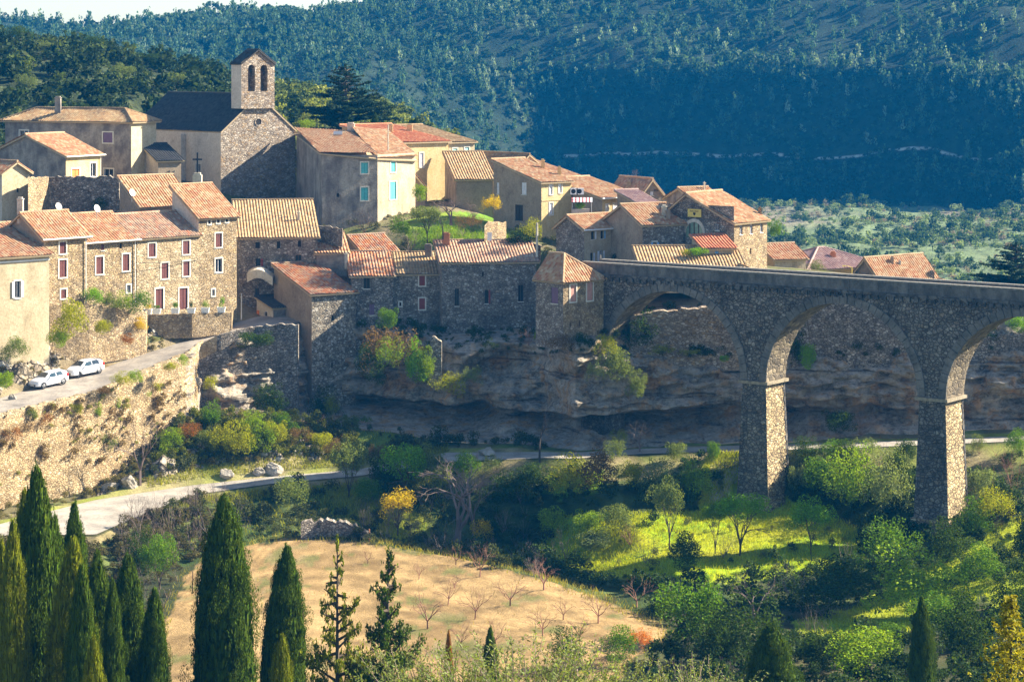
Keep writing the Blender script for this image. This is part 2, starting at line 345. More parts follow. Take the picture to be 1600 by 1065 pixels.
PR[1, 7:13, 0] -= 14; PR[0, 7:13, 0] -= 14; PR[1, 4:7, 0] -= 14; PR[0, 4:7, 0] -= 14; PR[:2, 3, 0] -= 8

def prof(px):
    px = np.asarray(px, float)
    D = np.stack([np.interp(px, CPX, PR[:, i, 0]) for i in range(NI)], -1)
    Z = np.stack([np.interp(px, CPX, PR[:, i, 1]) for i in range(NI)], -1)
    return D, Z
def ampl(s):       # height noise in metres along the loft
    return np.interp(s, [0, 1, 2, 2.3, 3, 3.6, 4.6, 4.9, 6.1, 6.5, 7, 11, 12, 13, 15, 16, 17, 18, 19, 20, 21],
                     [.3, .8, .5, .10, .10, .5, .5, 0, 0, .35, .3, 0, .1, .15, .5, 1.6, 2.2, 3.0, 4.5, 3.5, 4])
def sparam(px, d):
    """loft parameter at picture column px and distance d (arrays)"""
    px = np.atleast_1d(np.asarray(px, float)); d = np.atleast_1d(np.asarray(d, float))
    D, Z = prof(px); D = np.maximum.accumulate(D + np.arange(NI) * 1e-4, -1)
    s = np.zeros_like(d)
    for i in range(NI - 1):
        t = (d - D[:, i]) / (D[:, i + 1] - D[:, i])
        s = np.where((t >= 0) & (t <= 1), i + t, s)
    s = np.where(d > D[:, -1], NI - 1, s)
    return s, D, Z
def hgt(X, Y, s):
    sc = np.where(s > 15, 45.0, 7.0)
    return ampl(s) * (np.where(s > 15.5, fbm(X / 45, Y / 45, o=5, seed=3), fbm(X / 6, Y / 6, o=4, seed=4)))
def terr(px, d):
    s, D, Z = sparam(px, d)
    i = np.clip(np.floor(s).astype(int), 0, NI - 2); r = np.arange(len(s)); t = s - i
    z = Z[r, i] * (1 - t) + Z[r, i + 1] * t
    d = np.atleast_1d(np.asarray(d, float)); X = (np.atleast_1d(px) - 800) * d / F
    return z + hgt(X, d, s), s
def gz(X, Y):
    z, s = terr(800 + F * X / Y, Y); return float(z[0])
def hit(px, py, dmin=30, dmax=1300, step=.25):
    d = np.arange(dmin, dmax, step)
    z, s = terr(np.full(d.shape, float(px)), d)
    zr = -(py - 100) * d / F
    k = np.nonzero(zr <= z + .02)[0]
    if len(k) == 0: return None
    dd = d[k[0]]
    return Vector(((px - 800) * dd / F, dd, float(z[k[0]])))

FIELD = [(230,1090),(270,930),(300,882),(395,848),(460,842),(530,840),(600,852),(700,866),(790,890),(870,911),(960,944),(1034,976),(1045,1000),(990,1030),(940,1090)]
LAWN = [(832,850),(860,815),(910,800),(1000,800),(1090,800),(1110,700),(1150,700),(1240,790),(1345,822),(1352,880),(1200,905),(1080,912),(960,900),(860,880)]
LAWN2 = [(1490,850),(1560,820),(1620,800),(1620,1000),(1540,930),(1450,985),(1250,1000),(1240,970),(1330,950),(1430,900)]
LAWN3 = [(840,760),(860,742),(945,742),(940,770),(870,775)]
LAWN4 = [(500,760),(580,760),(650,800),(690,850),(620,842),(560,815),(490,790)]
VLAWN = [(630,345),(700,330),(790,335),(800,385),(640,385)]
BANK = [(240,690),(300,650),(560,655),(560,725),(430,738),(240,760)]
def groundcol(px, py, s, X, Y, Z):
    n1 = fbm(X / 5, Y / 5, o=4, seed=11); n2 = fbm(X / 1.6, Y / 1.6, o=3, seed=12); n3 = fbm(X / 60, Y / 60, o=5, seed=13)
    n = len(px); c = np.zeros((n, 3))
    def S(mask, a, b=None, f=None):
        a = np.array(a)
        if b is None: c[mask] = a
        else:
            t = np.clip(.5 + (n1 if f is None else f), 0, 1)[:, None]; c[mask] = (a * (1 - t) + np.array(b) * t)[mask]
    S(s >= 0, (.035, .045, .015), (.09, .085, .035))
    S((s > 3) & (s < 5), (.03, .05, .012), (.08, .10, .03))
    S((s >= 6) & (s < 7), (.14, .12, .06), (.12, .17, .03))
    S((s >= 4.75) & (s < 5), (.16, .18, .04), (.22, .18, .09)); S((s >= 6) & (s < 6.35), (.20, .22, .04), (.26, .22, .11))
    S((s >= 11) & (s < 13), (.16, .12, .07), (.22, .18, .11)); S((s >= 12.2) & (s < 15), (.20, .16, .10), (.09, .10, .035))
    S((s >= 15) & (s < 16.5), (.03, .045, .018), (.06, .07, .03))
    S((s >= 16.2) & (s <= 17), (.13, .17, .08), (.20, .17, .12), n3 * 1.2)
    S((s > 17), (.012, .024, .014), (.022, .036, .02))
    S((s > 17.94) & (s < 17.99) & (px > 860) & (px < 1550) & (n1 > -.45), (.42, .39, .33))
    
    e = n1 * 10
    def Z_(poly): return inpoly(px + e, py + n2 * 6, poly) & (s < 15)
    S(Z_(LAWN) & (s < 5), (.22, .33, .010), (.36, .36, .02), n1 * 1.1)
    S(Z_(LAWN2) & (s < 5), (.18, .30, .010), (.30, .34, .02)); S(Z_(LAWN3), (.18, .36, .008), (.14, .30, .01)); S(Z_(LAWN4), (.28, .28, .03), (.12, .18, .02))
    S(Z_(BANK) & (s > 6.3), (.18, .22, .02), (.32, .27, .08), n2)
    S(inpoly(px, py, VLAWN) & (s > 12), (.10, .20, .02), (.20, .24, .03))
    fm = inpoly(px + n1 * 9 + n2 * 5, py + n2 * 3 + n1 * 3, FIELD) & (s < 5)
    rowp = np.sin((X * .35 + Y * .94) * 4.2 + n1 * .8); S(fm, (.21, .138, .06), (.33, .222, .10), n1 * .9 + n2 * .4 + rowp * .28); S(fm & (n1 + .4 * n2 < -.62), (.16, .15, .05), (.22, .16, .08), n2)
    S((s < 4.9) & (s > 4) & (px > 1110) & (px < 1200) & (n1 > -.1), (.36, .30, .20))
    return np.clip(c * (1 + .35 * n2[:, None] * np.where(fm, .6, 1)[:, None]), .004, 1)

def mat_ground(name, fine=6.0, bmp=.6, dist=.12):
    m, nt, b = newmat(name)
    at = N(nt, 'ShaderNodeVertexColor', layer_name='Col')
    n1 = N(nt, 'ShaderNodeTexNoise', i_Scale=fine * .25, i_Detail=6.0, i_Roughness=.7); L(nt, coords(nt), n1.inputs['Vector'])
    n2 = N(nt, 'ShaderNodeTexNoise', i_Scale=fine, i_Detail=4.0, i_Roughness=.7); L(nt, coords(nt), n2.inputs['Vector'])
    cr = ramp(nt, [(.3, (.62, .6, .58)), (.7, (1.35, 1.35, 1.3))]); L(nt, mth(nt, 'ADD', mth(nt, 'MULTIPLY', n1.outputs[0], .5), mth(nt, 'MULTIPLY', n2.outputs[0], .5)), cr.inputs[0])
    L(nt, mixc(nt, 1.0, at.outputs[0], cr.outputs[0], 'MULTIPLY'), b.inputs['Base Color'])
    b.inputs['Roughness'].default_value = .95; b.inputs['Specular IOR Level'].default_value = .1
    bump(nt, b, mth(nt, 'ADD', n1.outputs[0], n2.outputs[0]), bmp, dist)
    return m
M['ground'] = mat_ground('ground_earth'); M['farground'] = mat_ground('hill_scrub', 1.2, .8, .6)
def mat_cliff():
    m, nt, b = newmat('limestone_cliff')
    def noise(sc, scale, det=6.0, ro=.65):
        n = N(nt, 'ShaderNodeTexNoise', i_Scale=scale, i_Detail=det, i_Roughness=ro); L(nt, coords(nt, sc), n.inputs['Vector']); return n.outputs[0]
    blot = noise((1, 1, 1.4), .45); fine = noise((1, 1, 1.3), 3.2, 8.0, .75); drip = noise((1, 1, .10), 1.3, 7.0, .7); bed = noise((.10, .10, 2.0), 1.0, 6.0, .7)
    f = mth(nt, 'ADD', mth(nt, 'MULTIPLY', blot, .35), mth(nt, 'ADD', mth(nt, 'MULTIPLY', fine, .35), mth(nt, 'MULTIPLY', drip, .30)))
    cr = ramp(nt, [(.37, (.05, .043, .036)), (.44, (.18, .155, .125)), (.50, (.33, .285, .225)), (.56, (.42, .355, .275)), (.64, (.54, .49, .42))]); L(nt, f, cr.inputs[0])
    oc = ramp(nt, [(.50, (1, 1, 1)), (.62, (1.15, .82, .52))]); L(nt, noise((1, 1, .6), .6), oc.inputs[0])
    be = ramp(nt, [(.36, (.22, .2, .19)), (.42, (1, 1, 1))]); L(nt, bed, be.inputs[0])
    vo = N(nt, 'ShaderNodeTexVoronoi', i_Scale=1.7); L(nt, coords(nt, (1, 1, 1.8)), vo.inputs['Vector'])
    pit = ramp(nt, [(.08, (.2, .19, .18)), (.26, (1, 1, 1))]); L(nt, vo.outputs['Distance'], pit.inputs[0])
    col = mixc(nt, 1.0, cr.outputs[0], oc.outputs[0], 'MULTIPLY'); col = mixc(nt, .75, col, be.outputs[0], 'MULTIPLY'); col = mixc(nt, .6, col, pit.outputs[0], 'MULTIPLY')
    L(nt, col, b.inputs['Base Color']); b.inputs['Roughness'].default_value = .95
    bump(nt, b, mth(nt, 'ADD', fine, mth(nt, 'ADD', mth(nt, 'MULTIPLY', be.outputs[0], .8), mth(nt, 'MULTIPLY', vo.outputs['Distance'], .6))), 1.0, .22)
    return m
M['cliff'] = mat_cliff()
M['rockface'] = stone('craggy_limestone', [(.36,.31,.24),(.30,.25,.18),(.44,.39,.31),(.24,.20,.15),(.40,.33,.23),(.50,.46,.39)], (.12,.10,.07), 1.5, 1.0, (.5,.45,.38), .5, 1.2, .2)
def mat_asphalt(name, c1, c2):
    m = plaster(name, c1, c2, .25, .15); return m
M['road'] = mat_asphalt('pale_worn_asphalt', (.27, .24, .20), (.38, .34, .28))
M['road_up'] = mat_asphalt('worn_asphalt_upper', (.24, .21, .18), (.34, .30, .25))

def loft(name, s0, s1, subs, pxs, mat, kind='structure', dz=0.0, rock=False, cname=True, lump=0.0):
    ss = []
    for i in range(int(math.floor(s0)), int(math.ceil(s1))):
        n = subs[i] if isinstance(subs, dict) else subs
        a, b2 = max(s0, i), min(s1, i + 1)
        k = max(1, int(round(n * (b2 - a))))
        ss += list(np.linspace(a, b2, k, endpoint=False))
    ss.append(s1); ss = np.array(ss)
    pxs = np.asarray(pxs, float); D, Z = prof(pxs)
    ii = np.clip(np.floor(ss).astype(int), 0, NI - 2); t = ss - ii
    d = D[:, ii] * (1 - t) + D[:, ii + 1] * t; z = Z[:, ii] * (1 - t) + Z[:, ii + 1] * t
    px = np.repeat(pxs[:, None], len(ss), 1); s = np.repeat(ss[None], len(pxs), 0)
    X = (px - 800) * d / F
    z = z + hgt(X.ravel(), d.ravel(), s.ravel()).reshape(z.shape) + dz
    if rock:   # horizontal relief: beds, ribs, hollows
        w = np.interp(s, [7, 7.4, 10.6, 11, 12], [.15, 1, 1, .35, .1]) * np.interp(px, [285, 312], [.06, 1])
        bedz = z / 1.15 + .5 * fbm(X / 9, z * 0, o=3, seed=25); rel = .45 * (np.abs((bedz % 1) - .5) ** .35 - .6) * (1 + fbm(X / 6, np.floor(bedz), o=2, seed=26)) + .9 * fbm(X / 5, z / 2.2, d / 9, o=5, seed=21) + .55 * fbm(X / 1.6, z / .55, o=3, seed=22) - .9 * np.clip(fbm(X / 7, z / 5, o=2, seed=29) - .25, 0, 1) * -4
        rel = rel + .5 * (.4 - np.abs(fbm(X / 2.6, z / 1.3, d / 7, o=5, seed=33)))
        d = d + w * rel * 1.35
        X = (px - 800) * d / F
    if lump:
        e = np.sin(np.clip((s - s0) / (s1 - s0), 0, 1) * PI) * np.sin(np.clip((px - pxs[0]) / (pxs[-1] - pxs[0]), 0, 1) * PI) ** .4
        q = fbm(X / 2.4, d / 2.2, z / 1.6, o=5, seed=61); z = z + lump * e * (.15 + np.clip(q, -.5, 1) + .35 * np.round(q * 2.5) / 2.5) - .12 * (1 - e); d = d - lump * e * .6 * q
    V = np.stack([X, d, z], -1).reshape(-1, 3)
    nc, nr = len(pxs), len(ss)
    a = (np.arange(nc - 1)[:, None] * nr + np.arange(nr - 1)[None]).ravel()
    loops = np.stack([a, a + nr, a + nr + 1, a + 1], -1)
    me = npmesh(name, V, 4, mat, loops=loops)
    if cname:
        py = 100 - F * V[:, 2] / V[:, 1]
        c = groundcol(px.ravel(), py, s.ravel(), V[:, 0], V[:, 1], V[:, 2])
        ca = me.color_attributes.new('Col', 'FLOAT_COLOR', 'POINT')
        ca.data.foreach_set('color', np.concatenate([c, np.ones((len(c), 1))], 1).astype(np.float32).ravel())
    me.polygons.foreach_set('use_smooth', [True] * len(me.polygons))
    o = link(name, me)
    if kind: o['kind'] = kind
    return o
PXN = np.concatenate([np.linspace(-1100, -60, 60, endpoint=False), np.linspace(-60, 1660, 380, endpoint=False), np.linspace(1660, 3000, 70)])
loft('ground', 0, 7, {0: 6, 1: 14, 2: 46, 3: 24, 4: 24, 5: 4, 6: 14}, PXN, M['ground'])
loft('cliff', 7, 12, {7: 10, 8: 12, 9: 26, 10: 18, 11: 6}, np.concatenate([[x for x in np.linspace(290, 1660, 520)], np.linspace(1664, 2600, 120)]), M['cliff'], rock=True, cname=False)
loft('village_ground', 12, 15, {12: 16, 13: 26, 14: 20}, PXN, M['ground'])
loft('far_hills', 15, 21, {15: 30, 16: 60, 17: 40, 18: 40, 19: 40, 20: 10}, PXN, M['farground'])
loft('lower_road', 5.04, 5.96, 8, np.linspace(-300, 2200, 400), M['road'], dz=.05, cname=False)
loft('upper_road', 11.0, 12, 8, np.linspace(-1100, 470, 200), M['road_up'], dz=.05, cname=False)
# the sunlit retaining wall under the upper road, its coping as a part
wl = thing('retaining_wall', 'long sunlit rubble retaining wall holding up the road with the parked white cars', 'retaining wall', P(150, 790, 222))
o = loft('wall', 7, 11.05, {7: 6, 8: 8, 9: 8, 10: 6, 11: 20}, np.linspace(-1100, 310, 300), M['rubble_wall'], None, rock=True, cname=False)
o.data.transform(Matrix.Translation(-wl.location)); o.parent = wl
def coping():
    mb = MB(); xs = np.linspace(-300, 318, 90); D, Z = prof(xs)
    for i in range(len(xs) - 1):
        h = .28 + .07 * math.sin(i * 1.7)
        a = Vector(((xs[i] - 800) * D[i, 11] / F, D[i, 11] - .12, Z[i, 11] - .2)); b = Vector(((xs[i + 1] - 800) * D[i + 1, 11] / F, D[i + 1, 11] - .12, Z[i + 1, 11] - .2))
        mb.box(a, b - a, (-.18, .55, 0), (0, 0, .2 + h))
    mb.build('coping', M['rubble_pale'], wl)
coping()

loft('rock_slope', 12.04, 13.0, 60, np.linspace(-160, 262, 240), M['rockface'], lump=1.0, cname=False, dz=.05)
loft('rocky_bank', 6.22, 6.66, 60, np.linspace(150, 372, 180), M['rockface'], lump=.9, cname=False)
loft('rocky_bank', 6.22, 6.70, 60, np.linspace(376, 540, 140), M['rockface'], lump=1.1, cname=False)
# ------------------------------------------------------------------ houses
PITCH = .34
def clip_u(poly, u):
    """v range of a convex polygon (u,v) at column u"""
    vs = []
    n = len(poly)
    for i in range(n):
        (u0, v0), (u1, v1) = poly[i], poly[(i + 1) % n]
        if abs(u1 - u0) < 1e-9:
            if abs(u - u0) < 1e-6: vs += [v0, v1]
            continue
        t = (u - u0) / (u1 - u0)
        if -1e-6 <= t <= 1 + 1e-6: vs.append(v0 + t * (v1 - v0))
    return (min(vs), max(vs)) if len(vs) >= 2 else None
def tile_plane(mb, pts, thick=.16, tmat=0, emat=1):
    """a tiled roof plane: pts = polygon (Vectors), pts[0]->pts[1] runs along the eave"""
    o = pts[0]; U = (pts[1] - pts[0]); U.z = 0 if abs(U.z) < .02 else U.z; U.normalize()
    nrm = Vector((0, 0, 0))
    for i in range(1, len(pts) - 1): nrm += (pts[i] - o).cross(pts[i + 1] - o)
    nrm.normalize()
    if nrm.z < 0: nrm = -nrm
    U = (U - nrm * U.dot(nrm)).normalized(); Vv = nrm.cross(U)
    q = [((p - o).dot(U), (p - o).dot(Vv)) for p in pts]
    if sum(y for x, y in q) < 0: Vv = -Vv; q = [(x, -y) for x, y in q]
    umin = min(x for x, y in q); umax = max(x for x, y in q)
    step = PITCH / 6
    cols = sorted(set([umin + 1e-4, umax - 1e-4] + [umin + step * i for i in range(1, int((umax - umin) / step))] + [x for x, y in q if umin + .01 < x < umax - .01]))
    prev = None
    for u in cols:
        r = clip_u(q, u)
        if r is None: continue
        ph = u / PITCH
        w = abs(math.sin(PI * ph)); h = .09 * w
        sag = 0
        row = []
        nseg = 5
        for j in range(nseg + 1):
            v = r[0] + (r[1] - r[0]) * j / nseg
            wob = .025 * math.sin(u * 1.3 + v * .9) + .02 * math.sin(u * .51 - v * 1.7 + 1)
            row.append((o + U * u + Vv * v + nrm * (h + wob), (ph, v / .36)))
        if prev is not None:
            for j in range(nseg):
                f = [prev[j], row[j], row[j + 1], prev[j + 1]]
                mb.add([x[0] for x in f], tmat, [x[1] for x in f])
        prev = row
    # slab below
    top = [p - nrm * .045 for p in pts]; bot = [p - nrm * (.045 + thick) for p in pts]
    n = len(pts); k = len(mb.v)
    ccw = (pts[1] - pts[0]).cross(pts[2] - pts[0]).dot(nrm) > 0
    fs = [tuple(range(n)), tuple(range(2 * n - 1, n - 1, -1))] + [(i, i + n, (i + 1) % n + n, (i + 1) % n) for i in range(n)]
    if not ccw: fs = [tuple(reversed(f)) for f in fs]
    mb.mesh(top + bot, fs, emat)
def ridge_tube(mb, a, b, r=.13, mat=2):
    n = max(2, int((b - a).length / .45))
    for i in range(n):
        p = a + (b - a) * (i / n); q = a + (b - a) * ((i + 1.04) / n)
        mb.tube(p, q, r * 1.08, r * .95, 8, mat, True)

class Wall:
    """vertical wall: plan point o, unit direction t, outward normal n (2D); length; z range"""
    def __init__(s, o, t, n, ln, zb, zt, top=None): s.o, s.t, s.n, s.ln, s.zb, s.zt, s.top = o, t, n, ln, zb, zt, top; s.holes = []
    def pt(s, a, z, dep=0.0): return Vector((s.o[0] + s.t[0] * a + s.n[0] * dep, s.o[1] + s.t[1] * a + s.n[1] * dep, z))
    def spx(s, px):
        k = (px - 800) / F
        return (k * s.o[1] - s.o[0]) / (s.t[0] - k * s.t[1])
    def rect(s, x0, y0, x1, y1):
        a0, a1 = sorted((s.spx(x0), s.spx(x1))); d = s.o[1] + s.t[1] * (a0 + a1) / 2
        return a0, a1, zat(y1, d), zat(y0, d)
    def emit(s, mb, mat, hmat, rev=.16):
        S = sorted(set([0, s.ln] + [x for h in s.holes for x in h[:2]])); Z = sorted(set([s.zb, s.zt] + [x for h in s.holes for x in h[2:4]]))
        flip = (s.t[0] * s.n[1] - s.t[1] * s.n[0]) > 0      # make faces point outward
        def q(pts, m):
            mb.add(pts[::-1] if flip else pts, m)
        for i in range(len(S) - 1):
            for j in range(len(Z) - 1):
                a, b, z0, z1 = S[i], S[i + 1], Z[j], Z[j + 1]
                if b - a < 1e-5 or z1 - z0 < 1e-5: continue
                ca, cz = (a + b) / 2, (z0 + z1) / 2
                if any(h[0] < ca < h[1] and h[2] < cz < h[3] for h in s.holes): continue
                q([s.pt(a, z0), s.pt(b, z0), s.pt(b, z1), s.pt(a, z1)], mat)
        for a, b, z0, z1 in [h[:4] for h in s.holes]:
            q([s.pt(a, z0), s.pt(a, z0, -rev), s.pt(a, z1, -rev), s.pt(a, z1)][::-1], hmat)
            q([s.pt(b, z0), s.pt(b, z0, -rev), s.pt(b, z1, -rev), s.pt(b, z1)], hmat)
            q([s.pt(a, z0), s.pt(b, z0), s.pt(b, z0, -rev), s.pt(a, z0, -rev)][::-1], hmat)
            q([s.pt(a, z1), s.pt(b, z1), s.pt(b, z1, -rev), s.pt(a, z1, -rev)], hmat)
        if s.top: q([s.pt(0, s.zt)] + [s.pt(s.ln, s.zt)] + [s.pt(a, z) for a, z in reversed(s.top)], mat)
    def bx(s, mb, a0, a1, z0, z1, d0, d1, mat=0):
        p = s.pt(a0, z0, d0); u = Vector((s.t[0] * (a1 - a0), s.t[1] * (a1 - a0), 0)); v = Vector((s.n[0] * (d1 - d0), s.n[1] * (d1 - d0), 0)); w = Vector((0, 0, z1 - z0))
        if u.cross(v).dot(w) < 0: u, v = v, u
        mb.box(p, u, v, w, mat)

def opening(w, parent, spec):
    x0, y0, x1, y1, st = spec[:5]; opt = spec[5] if len(spec) > 5 else ''
    a, b, z0, z1 = w.rect(x0, y0, x1, y1)
    a = max(a, .05); b = min(b, w.ln - .05)
    w.holes.append((a, b, z0, z1))
    k, _, colr = st.partition(':'); colr = M[colr] if colr else M['brown']
    ob = MB()
    if k == 'door':
        w.bx(ob, a, b, z0, z1, -.14, -.09); mid = (a + b) / 2
        w.bx(ob, a + .08, mid - .05, z0 + .15, z1 - .12, -.09, -.06); w.bx(ob, mid + .05, b - .08, z0 + .15, z1 - .12, -.09, -.06)
        root = ob.build('door', colr, parent)
        if 't' in opt:
            fr = MB(); e = .17
            w.bx(fr, a - e, a, z0, z1 + e, .004, .035); w.bx(fr, b, b + e, z0, z1 + e, .004, .035); w.bx(fr, a, b, z1, z1 + e, .004, .035); fr.build('door_frame', M['trim'], root)
        return
    # frame / trim / pane
    w.bx(ob, a, b, z0, z1, -.16, -.145, 1)
    if k in ('dk', 'op', 'gl'):
        e = .045; md = (a + b) / 2
        w.bx(ob, a, a + e, z0, z1, -.145, -.10, 2); w.bx(ob, b - e, b, z0, z1, -.145, -.10, 2); w.bx(ob, a + e, b - e, z1 - e, z1, -.145, -.10, 2)
        w.bx(ob, a + e, b - e, z0, z0 + e, -.145, -.10, 2); w.bx(ob, md - .025, md + .025, z0 + e, z1 - e, -.145, -.10, 2)
    if 't' in opt:
        e = .15
        w.bx(ob, a - e, a, z0 - e, z1 + e, .004, .04, 0); w.bx(ob, b, b + e, z0 - e, z1 + e, .004, .04, 0)
        w.bx(ob, a, b, z1, z1 + e, .004, .04, 0); w.bx(ob, a, b, z0 - e, z0, .004, .07, 0)
    elif k != 'slit':
        w.bx(ob, a - .05, b + .05, z0 - .09, z0, .004, .05, 0)
    root = ob.build('window', [M['trim'], M['hole'] if k == 'slit' else M['glass'], M['brown'] if 'b' in opt else M['palesh']], parent)
    def leaf(a0, a1, d0):
        sb = MB(); w.bx(sb, a0, a1, z0 + .02, z1 - .02, d0, d0 + .035)
        for zz in (z0 + .2, z1 - .3): w.bx(sb, a0 + .03, a1 - .03, zz, zz + .08, d0 + .035, d0 + .05)
        sb.build('shutter', colr, root)
    if k == 'sh':
        m_ = (a + b) / 2; leaf(a + .01, m_ - .012, -.09); leaf(m_ + .012, b - .01, -.09)
    elif k == 'op':
        wd = (b - a) / 2; leaf(a - wd - .02, a - .03, .05); leaf(b + .03, b + wd + .02, .05)
    elif k == 'op1':
        wd = (b - a) / 2; leaf(b + .03, b + wd + .02, .05)

def chimney(parent_roof, polys, px, yt, yb, wpx, mat, d0, cap=True):
    ray = Vector(((px - 800) / F, 1, -(yb - 100) / F)); best = None
    for pl in polys:
        n = (pl[1] - pl[0]).cross(pl[2] - pl[0])
        if abs(n.dot(ray)) < 1e-9: continue
        t = pl[0].dot(n) / ray.dot(n)
        if t > 0 and (best is None or abs(t - d0) < abs(best - d0)): best = t
    d = best if best and abs(best - d0) < 25 else d0
    w = wpx * d / F; p = ray * d; zt = zat(yt, d); mb = MB()
    mb.box(p + Vector((-w / 2, 0, -.8)), (w, 0, 0), (0, w * .8, 0), (0, 0, zt - p.z + .8 - .12))
    if cap:
        mb.box(Vector((p.x - w / 2 - .06, p.y - .06, zt - .12)), (w + .12, 0, 0), (0, w * .8 + .12, 0), (0, 0, .08))
        mb.box(Vector((p.x - w / 2 + .08, p.y + .05, zt - .04)), (w - .16, 0, 0), (0, w * .8 - .1, 0), (0, 0, .16))
    mb.build('chimney', mat, parent_roof)

def house(name, label, cat, xA, xB, xC, dB, al, eave, base, roof, rise, mats, rmat, winL=(), winR=(), chim=(), Lm=None, Wm=None, ov=.35, r=.5, group=None, ridgecap=True, bands=(), gutter=False, basez=None, back=None):
    al = R(al); k = (xB - 800) / F; B = (k * dB, dB); u = (math.cos(al), math.sin(al)); v = (-math.sin(al), math.cos(al))
    def so(px, t): kk = (px - 800) / F; return (kk * B[1] - B[0]) / (t[0] - kk * t[1])
    W = Wm if Wm else so(xC, u); Ln = Lm if Lm else so(xA, v)
    ze = zat(eave, dB); zb = (zat(base, dB) if basez is None else basez) - 1.2
    root = thing(name, label, cat, (B[0], B[1], zb + 1.2), group)
    def pw(a, b, z): return Vector((B[0] + u[0] * a + v[0] * b, B[1] + u[1] * a + v[1] * b, z))
    nu = (-u[0], -u[1]); nv = (-v[0], -v[1])
    # heights along the walls
    wR = Wall(B, u, nv, W, zb, ze); wL = Wall(B, v, nu, Ln, zb, ze)
    pc = pw(W, 0, 0); pd = pw(0, Ln, 0)
    wC = Wall((pc.x, pc.y), v, u, Ln, zb, ze); wD = Wall((pd.x, pd.y), u, v, W, zb, ze)
    polys = []; ridges = []
    if roof == 'U':
        rl = r * Ln; zr = ze + rise; g = rise / rl; g2 = rise / (Ln - rl)
        wL.top = wC.top = [(rl, zr)]
        polys = [[pw(-ov, -ov, ze - g * ov), pw(W + ov, -ov, ze - g * ov), pw(W + ov, rl, zr), pw(-ov, rl, zr)],
                 [pw(W + ov, Ln + ov, ze - g2 * ov), pw(-ov, Ln + ov, ze - g2 * ov), pw(-ov, rl, zr), pw(W + ov, rl, zr)]]
        ridges = [(pw(-ov, rl, zr + .06), pw(W + ov, rl, zr + .06))]
    elif roof == 'V':
        rw = r * W; zr = ze + rise; g = rise / rw; g2 = rise / (W - rw)
        wR.top = wD.top = [(rw, zr)]
        polys = [[pw(-ov, Ln + ov, ze - g * ov), pw(-ov, -ov, ze - g * ov), pw(rw, -ov, zr), pw(rw, Ln + ov, zr)],
                 [pw(W + ov, -ov, ze - g2 * ov), pw(W + ov, Ln + ov, ze - g2 * ov), pw(rw, Ln + ov, zr), pw(rw, -ov, zr)]]
        ridges = [(pw(rw, -ov, zr + .06), pw(rw, Ln + ov, zr + .06))]
    elif roof == 'SR':
        g = rise / Ln; wL.top = [(Ln, ze + rise)]; wC.top = [(Ln, ze + rise)]; wD.zt = ze + rise
        polys = [[pw(-ov, -ov, ze - g * ov), pw(W + ov, -ov, ze - g * ov), pw(W + ov, Ln + .1, ze + rise + g * .1), pw(-ov, Ln + .1, ze + rise + g * .1)]]
        ridges = [(polys[0][3] + Vector((0, 0, .05)), polys[0][2] + Vector((0, 0, .05)))]
    elif roof == 'SL':
        g = rise / W
        if rise < 0: wR.zt = wD.zt = wC.zt = ze + rise; wR.top = [(0, ze)]; wD.top = [(0, ze)]
        else: wR.top = [(W, ze + rise)]; wD.top = [(W, ze + rise)]; wC.zt = ze + rise
        polys = [[pw(-ov, Ln + ov, ze - g * ov), pw(-ov, -ov, ze - g * ov), pw(W + .1, -ov, ze + rise + g * .1), pw(W + .1, Ln + ov, ze + rise + g * .1)]]
        ridges = [(polys[0][3] + Vector((0, 0, .05)), polys[0][2] + Vector((0, 0, .05)))]
    elif roof == 'H':
        h = min(W, Ln) / 2 * r * 2; zr = ze + rise; g = rise / h; e = ze - g * ov
        c = [pw(-ov, -ov, e), pw(W + ov, -ov, e), pw(W + ov, Ln + ov, e), pw(-ov, Ln + ov, e)]
        if Ln >= W: r0, r1 = pw(W / 2, h, zr), pw(W / 2, Ln - h, zr); polys = [[c[0], c[1], r0], [c[1], c[2], r1, r0], [c[2], c[3], r1], [c[3], c[0], r0, r1]]; hips = [(c[0], r0), (c[1], r0), (c[2], r1), (c[3], r1)]
        else: r0, r1 = pw(h, Ln / 2, zr), pw(W - h, Ln / 2, zr); polys = [[c[0], c[1], r1, r0], [c[1], c[2], r1], [c[2], c[3], r0, r1], [c[3], c[0], r0]]; hips = [(c[0], r0), (c[1], r1), (c[2], r1), (c[3], r0)]
        up = Vector((0, 0, .06)); ridges = [(r0 + up, r1 + up)] + [(x + up, y + up) for x, y in hips]
    elif roof == 'P':      # hipped roof against a neighbour: short ridge along the back left
        zr = ze + rise; e = ze - .12; c = [pw(-ov, -ov, e), pw(W + ov, -ov, e), pw(W + ov, Ln + ov, e), pw(-ov, Ln + ov, e)]; R0 = pw(r * W, Ln + ov + .1, zr); R1 = pw(r * W, .55 * Ln, zr)
        polys = [[c[0], c[1], R1], [c[1], c[2], R0, R1], [c[3], c[0], R1, R0]]; up = Vector((0, 0, .06)); ridges = [(R0 + up, R1 + up), (c[0] + up, R1 + up), (c[1] + up, R1 + up)]
    for sp in winR: opening(wR, root, sp)
    for sp in winL: opening(wL, root, sp)
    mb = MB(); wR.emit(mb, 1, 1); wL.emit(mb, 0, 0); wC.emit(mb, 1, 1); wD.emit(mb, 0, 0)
    mb.build('wall', list(mats), root)
    rb = MB()
    for pl in polys: tile_plane(rb, pl)
    if ridgecap:
        for a, b in ridges: ridge_tube(rb, a, b)
    rf = rb.build('roof', [rmat, M['eave'], rmat if not isinstance(ridgecap, str) else M[ridgecap]], root)
    for ch in chim: chimney(rf, polys, *ch[:4], M[ch[4]], ch[5] if len(ch) > 5 else dB + Ln * .4)
